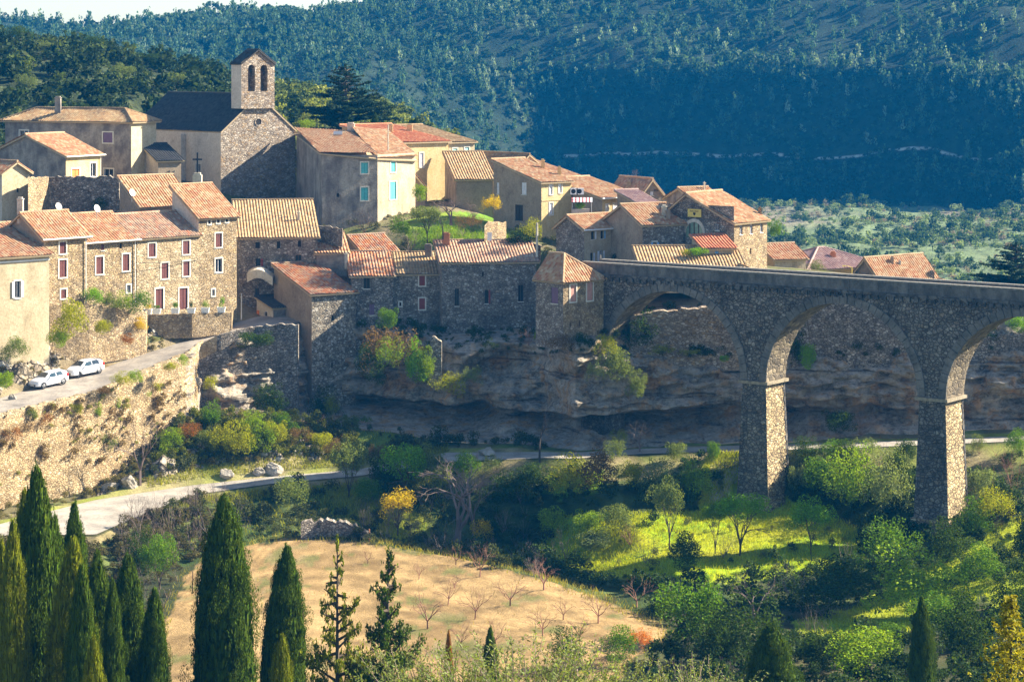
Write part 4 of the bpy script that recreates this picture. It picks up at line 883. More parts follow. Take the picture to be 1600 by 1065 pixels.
# ------------------------------------------------------------------ bridge
def bridge():
    u = Vector((.8, -.6, 0)); b = Vector((.6, .8, 0)); O = Vector((23.6, 225, 0)); Wd = 3.7
    pw = lambda t, w, z: O + u * t + b * w + Vector((0, 0, z))
    root = thing('viaduct', 'dark stone arched road bridge crossing the gorge to the village', 'bridge', pw(0, Wd / 2, -43))
    SP = 19.15; zs = -30.9; zd = -21.75; piers = [0, SP, 2 * SP]; hw = 1.45; rad = SP / 2 - hw
    t0, t1 = -20.4, 3 * SP + 12
    arches = [(-SP + SP / 2 + 0.0 + i * SP) for i in range(4)]
    ts = [t0, t1]
    for c in arches: ts += list(c + rad * np.cos(np.linspace(PI, 0, 49)))
    ts = sorted(ts)
    def under(t):
        for c in arches:
            if abs(t - c) < rad - 1e-6: return zs + math.sqrt(rad * rad - (t - c) ** 2)
        return None
    mb = MB()
    for i in range(len(ts) - 1):
        a, c = ts[i], ts[i + 1]
        if c - a < 1e-6: continue
        m_ = under((a + c) / 2)
        if m_ is None: za = zc = zs if (a > -SP - hw and c < t1 - 1) else -46
        else: za = under(a) or zs; zc = under(c) or zs
        if m_ is None and a < -SP: za = zc = -46
        mb.add([pw(a, 0, za), pw(c, 0, zc), pw(c, 0, zd), pw(a, 0, zd)]); mb.add([pw(c, Wd, zc), pw(a, Wd, za), pw(a, Wd, zd), pw(c, Wd, zd)])
        mb.add([pw(a, 0, za), pw(a, Wd, za), pw(c, Wd, zc), pw(c, 0, zc)], 1 if m_ is not None else 0)
    # abutment inner face
    mb.add([pw(-SP + hw, 0, -46), pw(-SP + hw, Wd, -46), pw(-SP + hw, Wd, zs), pw(-SP + hw, 0, zs)])
    mb.add([pw(-SP - hw, 0, -46), pw(-SP + hw, 0, -46), pw(-SP + hw, 0, zs), pw(-SP - hw, 0, zs)])
    mb.build('spandrel_wall', [M['bridge'], M['bridge_soffit']], root)
    dk = MB(); dk.box(pw(t0, .45, -21.45), u * (t1 - t0), b * (Wd - .9), (0, 0, .12)); dk.build('roadway', M['road'], root)
    # cornice with dentils
    cn = MB(); cn.box(pw(t0, -.22, -21.74), u * (t1 - t0), b * (Wd + .44), (0, 0, .28))
    n = int((t1 - t0) / .84)
    for i in range(n):
        cn.box(pw(t0 + .84 * i, -.20, -22.16), u * .42, b * .198, (0, 0, .415)); 
    cn.build('cornice', M['bridge_smooth'], root)
    for w0, nm in ((-.06, 'front'), (Wd - .36, 'back')):
        pb = MB(); L_ = 3.1; k = int((t1 - t0) / L_)
        for i in range(k): pb.box(pw(t0 + L_ * i, w0, -21.46 + (.01 if nm == 'back' else 0)), u * (L_ - .02), b * .42, (0, 0, 1.0))
        pa = pb.build('parapet', M['parapet'], root)
        cb = MB()
        for i in range(k): cb.box(pw(t0 + L_ * i, w0 - .08, -20.45), u * (L_ - .03), b * .58, (0, 0, .16))
        cb.build('coping', M['bridge_cope'], pa)
    for c in arches:
        rg = MB(); m_ = 34; th = .78
        for i in range(m_):
            q0, q1 = PI * (i + .04) / m_, PI * (i + .96) / m_
            f = lambda q, r, w: pw(c - r * math.cos(q), w, zs + r * math.sin(q))
            pr = -.09 - .03 * (i % 3)
            A = [f(q0, rad + .004, pr), f(q1, rad + .004, pr), f(q1, rad + th, pr), f(q0, rad + th, pr)]; Bk = [f(q0, rad + .004, .1), f(q1, rad + .004, .1), f(q1, rad + th, .1), f(q0, rad + th, .1)]
            rg.mesh(A + Bk, [(0, 1, 2, 3), (4, 7, 6, 5), (0, 4, 5, 1), (1, 5, 6, 2), (2, 6, 7, 3), (3, 7, 4, 0)])
        rg.build('arch_ring', M['bridge_ring'], root)
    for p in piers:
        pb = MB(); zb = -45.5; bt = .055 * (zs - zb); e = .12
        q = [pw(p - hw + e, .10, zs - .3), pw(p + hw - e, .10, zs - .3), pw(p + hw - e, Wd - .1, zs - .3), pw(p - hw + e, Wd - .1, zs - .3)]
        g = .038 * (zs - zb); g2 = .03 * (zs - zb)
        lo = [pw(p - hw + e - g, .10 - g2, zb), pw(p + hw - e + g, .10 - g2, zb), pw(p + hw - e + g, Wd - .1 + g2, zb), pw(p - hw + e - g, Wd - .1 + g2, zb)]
        pb.mesh(lo + q, [(0, 1, 5, 4), (2, 3, 7, 6), (3, 0, 4, 7)], 0); pb.mesh(lo + q, [(1, 2, 6, 5)], 1)  # right flank alone takes the paler stone, its sunlight painted in
        pr = pb.build('pier', [M['bridge'], M['sunlit_pier_stone']], root)
        cb = MB(); cb.box(pw(p - hw - .22, -.22, zs - .32), u * (2 * hw + .44), b * (Wd + .44), (0, 0, .30)); cb.build('cap', M['pier_cap'], pr)
        qb = MB()
        for i in range(26):      # toothed quoins on the back corner of the lit flank
            z = zs - .35 - .48 * i; gg = .038 * (zs - z); 
            if z < zb + .5: break
            qb.box(pw(p + hw - e + gg - .32, Wd - .1 + .02 + .03 * (zs - z) - (.34 if i % 2 else .2), z - .47), u * .37, b * (.36 if i % 2 else .22), (0, 0, .45))
        qb.build('quoin', M['bridge_smooth'], pr)
        sb = MB(); zg = -43.3
        for i in range(3):
            x = .18 + .14 * (2 - i); z = zg - .1 + .42 * i
            sb.box(pw(p - hw - g - x + .2, -g2 - x + .15, z), u * (2 * (hw + g + x) - .4), b * (Wd + 2 * (g2 + x) - .3), (0, 0, .40))
        sb.build('plinth', M['sunlit_pier_stone'], pr)
M['bridge_cope'] = plain('bridge_coping_stone', (.20, .18, .15), .9, 0, .35)
M['pier_cap'] = plain('pier_cap_stone', (.26, .215, .145), .9, 0, .35)
M['parapet'] = plaster('weathered_parapet', (.085, .078, .068), (.175, .16, .138), .9, .5)
M['bridge_ring'] = plaster('arch_voussoir_stone', (.11, .10, .085), (.19, .17, .145), .7, .1)
M['bridge_soffit'] = stone('bridge_soffit_stone', [(.24,.20,.14),(.17,.14,.10),(.30,.25,.17),(.13,.11,.08)], (.2,.165,.115), 1.8, .9, (.5,.45,.4), .6)
bridge()

# ------------------------------------------------------------------ free walls of the village
def free_wall(label, pts, th, mat, name='stone_wall', rag=.15, depth=3.0, cat='wall', cope=None):
    """pts: (px, py_top, d, py_base)"""
    p0 = P(pts[0][0], pts[0][3], pts[0][2]); root = None
    mb = MB(); rnd = random.Random(int(pts[0][0] * 7 + pts[0][1]))
    tops, bots = [], []
    for (a, b_) in zip(pts[:-1], pts[1:]):
        n = max(2, int(abs(b_[0] - a[0]) / 5))
        for i in range(n):
            t = i / n; px, py, d, pb = (a[k] + (b_[k] - a[k]) * t for k in range(4))
            tops.append(P(px, py, d) + Vector((0, 0, rnd.uniform(-rag, rag)))); bots.append(P(px, pb, d) + Vector((0, 0, -.6)))
    e = pts[-1]; tops.append(P(e[0], e[1], e[2])); bots.append(P(e[0], e[3], e[2]) + Vector((0, 0, -.6)))
    k = len(tops); off = Vector((0, th, 0))
    for i in range(k - 1):
        mb.add([bots[i], bots[i + 1], tops[i + 1], tops[i]]); mb.add([tops[i], tops[i + 1], tops[i + 1] + off, tops[i] + off])
        mb.add([bots[i + 1] + off, bots[i] + off, tops[i] + off, tops[i + 1] + off])
    mb.add([bots[0], tops[0], tops[0] + off, bots[0] + off]); mb.add([bots[-1], bots[-1] + off, tops[-1] + off, tops[-1]])
    o = mb.build(name, mat, None, p0)
    return tag(o, label, cat)
free_wall('sunlit end of the garden wall below the gabled house', [(44,277,252,335),(74,277,257,335)], .8, M['rubble'])
free_wall('long grey garden wall of shaded rubble under the hip roofed mansion', [(74.5,277,258,335),(130,276,257.5,335),(186,276,257,335)], .8, M['rubble_grey'])
free_wall('low sunlit terrace wall carrying the white plant boxes', [(228,492,243.5,521),(300,490,245,519),(360.5,488,247.5,512)], .7, M['rubble'], rag=.05)
free_wall('short shaded return of the terrace wall at its right end', [(360.5,488,247.5,512),(364,487,252,508)], .7, M['rubble'], rag=.03)
free_wall('rough terrace wall under the green bushes in front of the long row', [(78,474,233,556),(140,476,235.5,560),(228,486,241,548)], .9, M['rubble'], rag=.3)
free_wall('rubble boundary wall left of the big grey house', [(470,354,262,372),(505,353,262,372),(535,357,260,378)], .6, M['rubble_grey'])
free_wall('broken sunlit wall with a white notice beside the green garden', [(757,352,260,388),(768,345,261,390),(778,349,262,392),(791,346,264,392)], .8, M['rubble'], rag=.3)
free_wall('pale low garden wall along the dark terrace of the tall ochre house', [(792,372,262,400),(815,372,263,400),(845,384,262,402)], .5, M['rubble_grey'], rag=.1)
free_wall('rubble terrace wall seen through the first bridge arch', [(985,492,236.6,560),(1022,488,236.8,562),(1060,484,236.9,568),(1118,480,236.9,570),(1165,480,236.6,570)], 3.2, M['church'], rag=.12)
free_wall('tall dark rubble wall seen through the second bridge arch', [(1215,470,236.8,565),(1285,464,236.8,575),(1420,464,237,580),(1470,472,237,580)], 3.2, M['lowwall'], rag=.1)
free_wall('dark rubble wall under the third bridge arch at the right edge', [(1495,540,237.6,590),(1560,525,237.7,590),(1640,515,237.7,590),(1800,500,237.5,590)], 3, M['lowwall'], rag=.15)
free_wall('ochre plastered wall at the back of the garden under the first arch', [(1000,459,252,500),(1060,455,252,500),(1140,462,250,500)], .5, M['sand'], rag=.04)
free_wall('ruined stone stump crowned with weeds on the cliff ledge', [(672,531,241.6,592),(679,527,241.4,592),(690,534,241.4,592)], 1.1, M['rubble_tower'], name='ruined_wall', rag=.2, cat='ruin')
free_wall('long dark stone wall holding up the lane below the white hut', [(308,542,243,660),(345,522,243.8,660),(400,509,245.6,658),(440,507,246.4,658),(466,507,247,660)], .8, M['lowwall'], rag=.12)
free_wall('dry stone bank at the back of the ploughed field', [(470,818,213,850),(500,812,214,848),(545,816,213.5,846),(580,836,212.5,852)], 1.0, M['rubble_grey'], rag=.2)
free_wall('low stone kerb wall at the edge of the upper lane', [(296,549,238.4,566),(308,541,243,556),(338,525,243.6,540)], .6, M['rubble_pale'], rag=.04)

# ------------------------------------------------------------------ cars
def car(label, pos, head, slope, scale, hoodtint, steer=0.0):
    Lc, Wc = 3.95 * scale, 1.70 * scale
    root = thing('parked_car', label, 'car', pos, 'white cars parked on the upper road')
    # stations: x forward, bottom z, belt z, top z, half widths bottom / belt / top
    S = [(-1.97,.42,.62,.70,.62,.70,.60),(-1.95,.30,.90,1.05,.72,.78,.62),(-1.85,.24,.98,1.30,.78,.82,.58),(-1.55,.22,.98,1.43,.82,.85,.60),(-.8,.20,.95,1.48,.83,.86,.61),(-.1,.20,.92,1.47,.83,.86,.62),(.25,.20,.91,1.42,.83,.86,.61),(.95,.20,.90,.98,.83,.85,.70),(1.35,.22,.84,.90,.82,.83,.66),(1.75,.24,.72,.78,.76,.76,.60),(1.93,.28,.60,.63,.66,.66,.52),(1.99,.36,.52,.54,.58,.58,.48)]
    S = [tuple(q * scale for q in s) for s in S]
    def sect(s):
        x, zb, zm, zt, wb, wm, wt = s
        h = [(wb * .92, zb), (wb, zb + .08), (wm * 1.0, zb + (zm - zb) * .55), (wm * .985, zm), (wm * .95, zm + (zt - zm) * .12), (wt * 1.04, zt - (zt - zm) * .12), (wt * .8, zt), (0, zt + .015)]
        return [(x, -y, z) for y, z in h] + [(x, y, z) for y, z in h[-2::-1]]
    rings = [sect(s) for s in S]; k = len(rings[0])
    mb = MB(); vs = [p for r_ in rings for p in r_]; fs = []
    for i in range(len(rings) - 1):
        for j in range(k - 1): a = i * k + j; fs.append((a, a + 1, a + k + 1, a + k))
        fs.append((i * k + k - 1, i * k, (i + 1) * k, (i + 1) * k + k - 1))
    fs.append(tuple(range(k))); fs.append(tuple(reversed(range((len(rings) - 1) * k, len(rings) * k))))
    mb.mesh(vs, fs); body = mb.build('body', M['carwhite'], None, None, True); body.parent = root
    body.modifiers.new('s', 'SUBSURF').levels = 1; body.modifiers['s'].render_levels = 2
    def part(m, name, mat, par=root): o = m.build(name, mat, None); o.parent = par; return o
    # glass
    for sd in (-1, 1):
        g = MB()
        def sp(x, f, off=.012):
            for a, b_ in zip(S[:-1], S[1:]):
                if a[0] <= x <= b_[0]:
                    t = (x - a[0]) / (b_[0] - a[0]); q = [a[i] + (b_[i] - a[i]) * t for i in range(7)]; zz = q[2] + (q[3] - q[2]) * f; ww = q[5] * .965 + (q[6] * 1.04 - q[5] * .965) * max(0, (f - .1) / .8)
                    return (x, sd * (ww + off), zz)
        for x0, x1, x2, x3 in ((.62, -.38, -.38, .18), (-.48, -1.3, -1.15, -.48)):
            q = [sp(x0 * scale, .14), sp(x1 * scale, .14), sp(x2 * scale, .80), sp(x3 * scale, .80)]
            mid = [sp((x0 + x1) / 2 * scale, .14), sp((x2 + x3) / 2 * scale, .82)]
            g.add([q[0], mid[0], mid[1], q[3]]); g.add([mid[0], q[1], q[2], mid[1]])
        part(g, 'window', M['carglass'])
        mr = MB(); mr.box((.55 * scale, sd * .88 * scale, .93 * scale), (-.12, 0, 0), (0, sd * .18, 0), (0, 0, .13)); part(mr, 'mirror', M['carwhite'])
        hl = MB(); hl.add([(1.90 * scale, sd * .50 * scale, .63 * scale), (1.78 * scale, sd * .72 * scale, .66 * scale), (1.50 * scale, sd * .80 * scale, .84 * scale), (1.70 * scale, sd * .58 * scale, .79 * scale)]); hl.add([(1.96 * scale, sd * .46 * scale, .52 * scale), (1.80 * scale, sd * .74 * scale, .55 * scale), (1.79 * scale, sd * .73 * scale, .655 * scale), (1.92 * scale, sd * .49 * scale, .63 * scale)]); part(hl, 'headlight', M['lamp'])
        tl = MB(); tl.box((-1.9 * scale, sd * .74 * scale, .78 * scale), (.2, 0, 0), (0, sd * .1, 0), (0, 0, .3)); part(tl, 'tail_light', M['tail'])
        bt = MB(); bt.tube((.3 * scale, sd * .875 * scale, .72 * scale), (.12 * scale, sd * .875 * scale, .73 * scale), .018, .018, 6); part(bt, 'door_handle', M['carwhite'])
        for xw in (1.22, -1.25):
            wr = thing('wheel', None, None); wr.parent = root; wr.location = (xw * scale, sd * .74 * scale, .31 * scale); wr.rotation_euler = (0, 0, steer if xw > 0 else 0)
            t = MB(); r_ = .31 * scale; prof_ = [(.19, -.10), (.27, -.11), (r_, -.08), (r_, .08), (.27, .11), (.19, .10)]; n = 24
            for i in range(n):
                a0, a1 = 2 * PI * i / n, 2 * PI * (i + 1) / n
                for (r0, y0), (r1, y1) in zip(prof_[:-1], prof_[1:]): t.add([(r0 * math.cos(a0), y0, r0 * math.sin(a0)), (r1 * math.cos(a0), y1, r1 * math.sin(a0)), (r1 * math.cos(a1), y1, r1 * math.sin(a1)), (r0 * math.cos(a1), y0, r0 * math.sin(a1))])
            o = t.build('tyre', M['rubber']); o.parent = wr
            q = MB(); q.tube((0, -.05, 0), (0, .05, 0), .18, .18, 16, 1)
            for i in range(5):
                a = 2 * PI * i / 5; q.box((.02 * math.cos(a) - .035 * math.sin(a), sd * .06, .02 * math.sin(a) + .035 * math.cos(a)), (.2 * math.cos(a), 0, .2 * math.sin(a)), (0, sd * .04, 0), (.07 * math.sin(a), 0, -.07 * math.cos(a)))
            o = q.build('rim', [M['metal'], M['black']]); o.parent = wr
            ar = MB()     # dark wheel arch lip
            for i in range(12):
                a0, a1 = PI * i / 12, PI * (i + 1) / 12; yy = sd * .866 * scale - sd * .74 * scale
                f = lambda a, rr: (rr * math.cos(a), yy, rr * math.sin(a)); ar.add([f(a0, r_ + .02), f(a1, r_ + .02), f(a1, r_ + .075), f(a0, r_ + .075)])
            o = ar.build('wheel_arch', M['black']); o.parent = wr
    ws = MB(); q = lambda x, y, z: (x * scale, y * scale, z * scale)
    ws.add([q(.92, -.66, 1.015), q(.92, 0, 1.03), q(.33, 0, 1.44), q(.33, -.52, 1.40)]); ws.add([q(.92, 0, 1.03), q(.92, .66, 1.015), q(.33, .52, 1.40), q(.33, 0, 1.44)]); part(ws, 'windscreen', M['carglass'])
    rw = MB(); rw.add([q(-1.95, -.58, 1.06), q(-1.95, .58, 1.06), q(-1.80, .5, 1.34), q(-1.80, -.5, 1.34)]); part(rw, 'rear_window', M['carglass'])
    gr = MB(); gr.add([q(2.005, -.46, .50), q(1.985, -.46, .36), q(2.01, 0, .34), q(2.03, 0, .52)]); gr.add([q(2.03, 0, .52), q(2.01, 0, .34), q(1.985, .46, .36), q(2.005, .46, .50)]); part(gr, 'grille', M['black'])
    pl = MB(); pl.box(q(2.025, -.25, .38), (.02, 0, 0), (0, .5 * scale, 0), (0, 0, .11)); part(pl, 'number_plate', M['white'])
    root.rotation_euler = (0, slope, head)
    return root
M['carwhite'] = plain('white_car_paint', (.74, .75, .78), .25, 0, .02, .6)
M['carglass'] = plain('car_glass', (.03, .06, .08), .05, 0, .2, .8)
M['lamp'] = plain('headlamp_glass', (.35, .42, .55), .1, 0, .1, .8)
M['tail'] = plain('red_lamp', (.5, .03, .03), .2)
def put_car(label, px, py, scale, steer=0.0):
    p = hit(px, py, 205, 250); h = R(180 + 50)
    dxy = Vector((math.cos(h), math.sin(h), 0)); zf = gz(p.x + dxy.x * 1.3, p.y + dxy.y * 1.3); zr = gz(p.x - dxy.x * 1.3, p.y - dxy.y * 1.3)
    car(label, p + Vector((0, 0, .06)), h, -math.atan2(zf - zr, 2.6), scale, 0, steer)
put_car('white hatchback with a black grille, the front one nearer the left edge', 76, 604, 1.0)
put_car('white hatchback with turned front wheel, parked behind the other white car', 131, 587, 1.06, R(-28))
# ------------------------------------------------------------------ foliage
def unit(n, rng):
    d = rng.normal(size=(n, 3)); return d / np.linalg.norm(d, axis=1)[:, None]
def leaves(rng, cen, rad, n, size, aspect=.62, shell=.72, jitter=.7, up=0.0):
    """n leaf-sized quads spread over clumps (ellipsoids); returns (n*4,3)"""
    cen = np.asarray(cen, float); rad = np.asarray(rad, float)
    if rad.ndim == 1: rad = np.repeat(rad[:, None], 3, 1)
    w = rad.prod(1) ** (2 / 3); k = rng.choice(len(cen), n, p=w / w.sum())
    d = unit(n, rng); r = shell + (1.06 - shell) * rng.random(n) ** .6
    p = cen[k] + rad[k] * d * r[:, None]
    nn = d + jitter * rng.normal(size=(n, 3)); nn[:, 2] += up; nn /= np.linalg.norm(nn, axis=1)[:, None]
    a = unit(n, rng); t = np.cross(nn, a); t /= np.linalg.norm(t, axis=1)[:, None]; b = np.cross(nn, t)
    s = size * (.6 + .8 * rng.random(n))[:, None] * .5
    t = t * s; b = b * s * aspect
    return np.stack([p - t, p - b * 1.0, p + t, p + b * 1.0], 1).reshape(-1, 3)
def tubes(segs, n=4):
    A = np.array([list(s[0]) + list(s[1]) for s in segs], float); r0 = np.array([s[2] for s in segs]); r1 = np.array([s[3] for s in segs])
    p0, p1 = A[:, :3], A[:, 3:]; ax = p1 - p0; ax /= np.linalg.norm(ax, axis=1)[:, None] + 1e-9
    h = np.where(np.abs(ax[:, 2:3]) < .9, np.array([[0, 0, 1.]]), np.array([[1., 0, 0]])); u = np.cross(ax, h); u /= np.linalg.norm(u, axis=1)[:, None]; w = np.cross(ax, u)
    q = []
    for i in range(n):
        a0, a1 = 2 * PI * i / n, 2 * PI * (i + 1) / n
        f = lambda p, r, a: p + r[:, None] * (math.cos(a) * u + math.sin(a) * w)
        q.append(np.stack([f(p0, r0, a0), f(p0, r0, a1), f(p1, r1, a1), f(p1, r1, a0)], 1))
    return np.concatenate(q, 0).reshape(-1, 3)
def grow(rnd, p, d, ln, r, depth, spread, kids, segs, shrink=.72, droop=0.0, seg=2):
    p = Vector(p); d = Vector(d).normalized()
    for i in range(seg):
        nd = (d + Vector((rnd.gauss(0, .16), rnd.gauss(0, .16), rnd.gauss(0, .12) - droop))).normalized()
        q = p + nd * ln / seg; rr = r * (1 - .35 * (i + 1) / seg); segs.append((p, q, r * (1 - .35 * i / seg), rr)); p, d = q, nd
    if depth <= 0: return
    for k in range(kids if depth > 1 else kids + 1):
        a = rnd.uniform(0, 2 * PI); o = d.orthogonal().normalized(); o2 = d.cross(o)
        nd = (d * math.cos(spread) + (o * math.cos(a) + o2 * math.sin(a)) * math.sin(spread) * rnd.uniform(.7, 1.3)).normalized()
        grow(rnd, p, nd, ln * shrink * rnd.uniform(.75, 1.2), r * .6, depth - 1, spread, kids, segs, shrink, droop, seg)
def norm_segs(segs):
    pts = np.array([list(s[1]) for s in segs]); h = pts[:, 2].max(); w = max(np.ptp(pts[:, 0]), np.ptp(pts[:, 1]))
    c = (pts[:, :2].max(0) + pts[:, :2].min(0)) / 2 * 0
    return [((s[0][0] / w, s[0][1] / w, s[0][2] / h), (s[1][0] / w, s[1][1] / w, s[1][2] / h), s[2] / w, s[3] / w) for s in segs]

PROTO = {}
def proto(key, V, mat): PROTO[key] = npmesh(key, V, 4, mat)
def crown_clumps(rng, n, c, R_, cr, inner=.55, outer=.8, flat=0):
    d = unit(n, rng); d[:, 2] = np.where(d[:, 2] < -.3, -d[:, 2], d[:, 2]); r = inner + (outer - inner) * rng.random(n)
    cen = np.array(c) + np.array(R_) * d * r[:, None]; rad = cr * (.65 + .7 * rng.random(n))
    return cen, rad
for i in range(5):       # rounded bushes, unit size
    rng = np.random.default_rng(100 + i); n = 24 + 3 * i
    cen, rad = crown_clumps(rng, n, (0, 0, .46), (.52 * rng.uniform(.85, 1.15), .52 * rng.uniform(.85, 1.15), .5), .15, .35, .98); rad *= rng.uniform(.6, 1.35, n); cen[:, 2] += .10 * rng.normal(size=n)
    V = leaves(rng, np.concatenate([cen, [[0, 0, .42]]]), np.concatenate([rad, [.3]]), 4600, .038, .6, .7)
    V[:, 2] = np.maximum(V[:, 2], -.05); proto('bush%d' % i, V, M['leaf'])
for i in range(3):       # loose, see-through bushes with upright shoots
    rng = np.random.default_rng(130 + i); n = 26
    cen, rad = crown_clumps(rng, n, (0, 0, .5), (.52, .52, .52), .11, .35, .95)
    V = leaves(rng, cen, np.stack([rad, rad, rad * 1.4], 1), 2600, .036, .45, .5); proto('loose%d' % i, V, M['leaf'])
for i in range(3):       # crowns of small trees, z from 0 (crown foot) to 1
    rng = np.random.default_rng(150 + i); n = 34
    cen, rad = crown_clumps(rng, n, (0, 0, .5), (.52, .5, .46), .13, .4, .95); rad *= rng.uniform(.6, 1.35, n)
    proto('crown%d' % i, leaves(rng, np.concatenate([cen, [[0, 0, .5]]]), np.concatenate([rad, [.27]]), 6500, .03, .6, .7), M['leaf'])
for i in range(2):       # ragged scrub tree for the wooded hill
    rng = np.random.default_rng(160 + i)
for i in range(4):       # cypress, radius .5 at widest
    rng = np.random.default_rng(170 + i); n = 260
    h = rng.random(n) ** .85; R0 = np.interp(h, [0, .1, .3, .6, .85, .96, 1], [.40, .48, .5, .46, .30, .13, .02]); a = rng.random(n) * 2 * PI
    rr = R0 * (.66 + .30 * rng.random(n) + np.where(rng.random(n) < .14, .22, 0)); cen = np.stack([rr * np.cos(a), rr * np.sin(a), h * .97], 1)
    cr = (.055 + .09 * rng.random(n)) * np.interp(h, [0, .8, 1], [1, .8, .35]); rad = np.stack([cr, cr, np.full(n, .035) + .03 * rng.random(n)], 1)
    core = np.stack([np.zeros(20), np.zeros(20), np.linspace(.03, .95, 20)], 1); Rc = np.interp(core[:, 2], [0, .1, .3, .6, .85, .97], [.34, .42, .44, .39, .24, .07]); crad = np.stack([Rc, Rc, np.full(20, .045)], 1)
    V = np.concatenate([leaves(rng, cen, rad, 60000, .012, .6, .6, .6), leaves(rng, core, crad, 16000, .05, .7, .85, .5)])
    proto('cypress%d' % i, V, M['needle'])
def sprays(seed, n, tiers, flat, reach, size, count, droop=.1, topr=.05):
    """open conifer: whorls of branches carrying flat needle clumps; segs + leaves, unit size"""
    rng = np.random.default_rng(seed); rnd = random.Random(seed); segs = [((0, 0, 0), (0, 0, .5), .03, .02), ((0, 0, .5), (0, 0, .98), .02, .004)]; cen = []; rad = []
    for k in range(n):
        h = .06 + .92 * (k / n) ** 1.0; ln = reach(h) * (.55 + .6 * rnd.random()); a = rnd.random() * 2 * PI; up = rnd.uniform(-droop, droop * 1.6)
        e = (ln * math.cos(a), ln * math.sin(a), h + up * ln); segs.append(((0, 0, h - .02), e, .008, .002))
        m_ = max(3, int(ln / .045))
        for j in range(m_):
            t = (j + .6) / m_
            if t < .22: continue
            q = (.020 + .045 * (1 - abs(t - .6)) * (ln / .5) ** .5) * (1.1 - .6 * h)
            cen.append((e[0] * t + rng.normal() * .012, e[1] * t + rng.normal() * .012, (h - .02) + (e[2] - h + .02) * t + rng.normal() * .006)); rad.append((q, q, q * flat))
    cen.append((0, 0, .97)); rad.append((.02, .02, .04))
    return tubes(segs, 5), leaves(rng, cen, rad, count, size, .45, .35, .9)
a, b_ = sprays(201, 54, 0, .75, lambda h: .56 * (1 - h) ** 1.0 + .03, .026, 15000, .22); proto('sparse_t', a, M['bark']); proto('sparse_c', b_, M['needle'])
a, b_ = sprays(205, 120, 0, .8, lambda h: .52 * (1 - h) ** .95 + .02, .024, 32000, .3); proto('dense_t', a, M['bark']); proto('dense_c', b_, M['needle'])
a, b_ = sprays(211, 130, 0, .4, lambda h: .50 * min(1, (1.12 - h) * 1.35), .034, 30000, .14); proto('cedar_t', a, M['bark']); proto('cedar_c', b_, M['needle'])
def bare(key, seed, trunk, depth, spread, kids, mat, multi=1, r=.05, shrink=.74, lean=.25):
    rnd = random.Random(seed); segs = []
    if trunk > 0: segs.append((Vector((0, 0, -.1)), Vector((rnd.uniform(-.05, .05), 0, trunk)), r * 1.25, r))
    for m_ in range(multi):
        a = 2 * PI * m_ / max(1, multi) + rnd.random(); s_ = lean * rnd.uniform(.6, 1.4) if multi > 1 else .05
        grow(rnd, segs[0][1] if trunk > 0 else (0, 0, 0), (math.cos(a) * s_, math.sin(a) * s_, 1), .42, r * (.75 if multi > 1 else .95), depth, spread, kids, segs, shrink)
    V = tubes(norm_segs(segs), 4); V[:, 2] = np.maximum(V[:, 2], -.08); proto(key, V, mat)
for i in range(3): bare('orchard%d' % i, 300 + i, .34, 5, .46, 2, M['twig_red'], 5, .038, .74, .95)
for i in range(3): bare('baretree%d' % i, 320 + i, .45, 6, .42, 2, M['twig'], 3, .05, .80, .5)
for i in range(2): bare('darktree%d' % i, 340 + i, .4, 6, .42, 2, M['twig_dark'], 2, .06, .80, .5)
for i in range(3): bare('barebush%d' % i, 360 + i, 0, 4, .38, 2, M['twig'], 11, .018, .78, .8)
for i in range(2): bare('redbush%d' % i, 380 + i, 0, 4, .38, 2, M['twig_red'], 11, .018, .78, .8)
for i in range(3): bare('stems%d' % i, 400 + i, .30 if i else .12, 4, .34, 2, M['bark'], 4 + i, .045, .72, .42)
# olive shoots: long thin upright twigs with narrow leaves
for i in range(2):
    rng = np.random.default_rng(420 + i); rnd = random.Random(420 + i); segs = []; cen = []
    for k in range(120):
        x, y = rnd.uniform(-.5, .5), rnd.uniform(-.5, .5); p = Vector((x * .7, y * .7, -.1)); ln = rnd.uniform(.45, 1.0); d = Vector((x * .9 + rnd.gauss(0, .16), y * .9 + rnd.gauss(0, .16), 1)).normalized()
        for j in range(9):
            q = p + d * ln / 9; segs.append((p, q, .006 * (1 - j / 12), .006 * (1 - (j + 1) / 12))); d = (d + Vector((rnd.gauss(0, .06), rnd.gauss(0, .06), 0))).normalized()
            if j > 1:
                for _ in range(9): cen.append(p.lerp(q, rnd.random()) + Vector((rnd.gauss(0, .012), rnd.gauss(0, .012), 0)))
            p = q
    cen = np.array([list(c) for c in cen]); n = len(cen); t = rng.normal(size=(n, 3)); t[:, 2] = np.abs(t[:, 2]) + .6; t /= np.linalg.norm(t, axis=1)[:, None]; b = np.cross(t, unit(n, rng)); b /= np.linalg.norm(b, axis=1)[:, None]
    s = .034 * (.6 + .8 * rng.random(n))[:, None]
    proto('shoot_l%d' % i, np.stack([cen, cen + t * s * .5 + b * s * .16, cen + t * s, cen + t * s * .5 - b * s * .16], 1).reshape(-1, 3), M['leaf']); proto('shoot_t%d' % i, tubes(segs, 3), M['twig'])
# sapling with broad yellow leaves
rng = np.random.default_rng(440); cen = np.stack([rng.normal(size=900) * .16, rng.normal(size=900) * .16, rng.random(900)], 1); cen[:, :2] *= (1.15 - cen[:, 2:3])
proto('sapling_l', leaves(rng, cen, np.full(900, .02), 3200, .036, .55, .3, .8), M['leaf'])

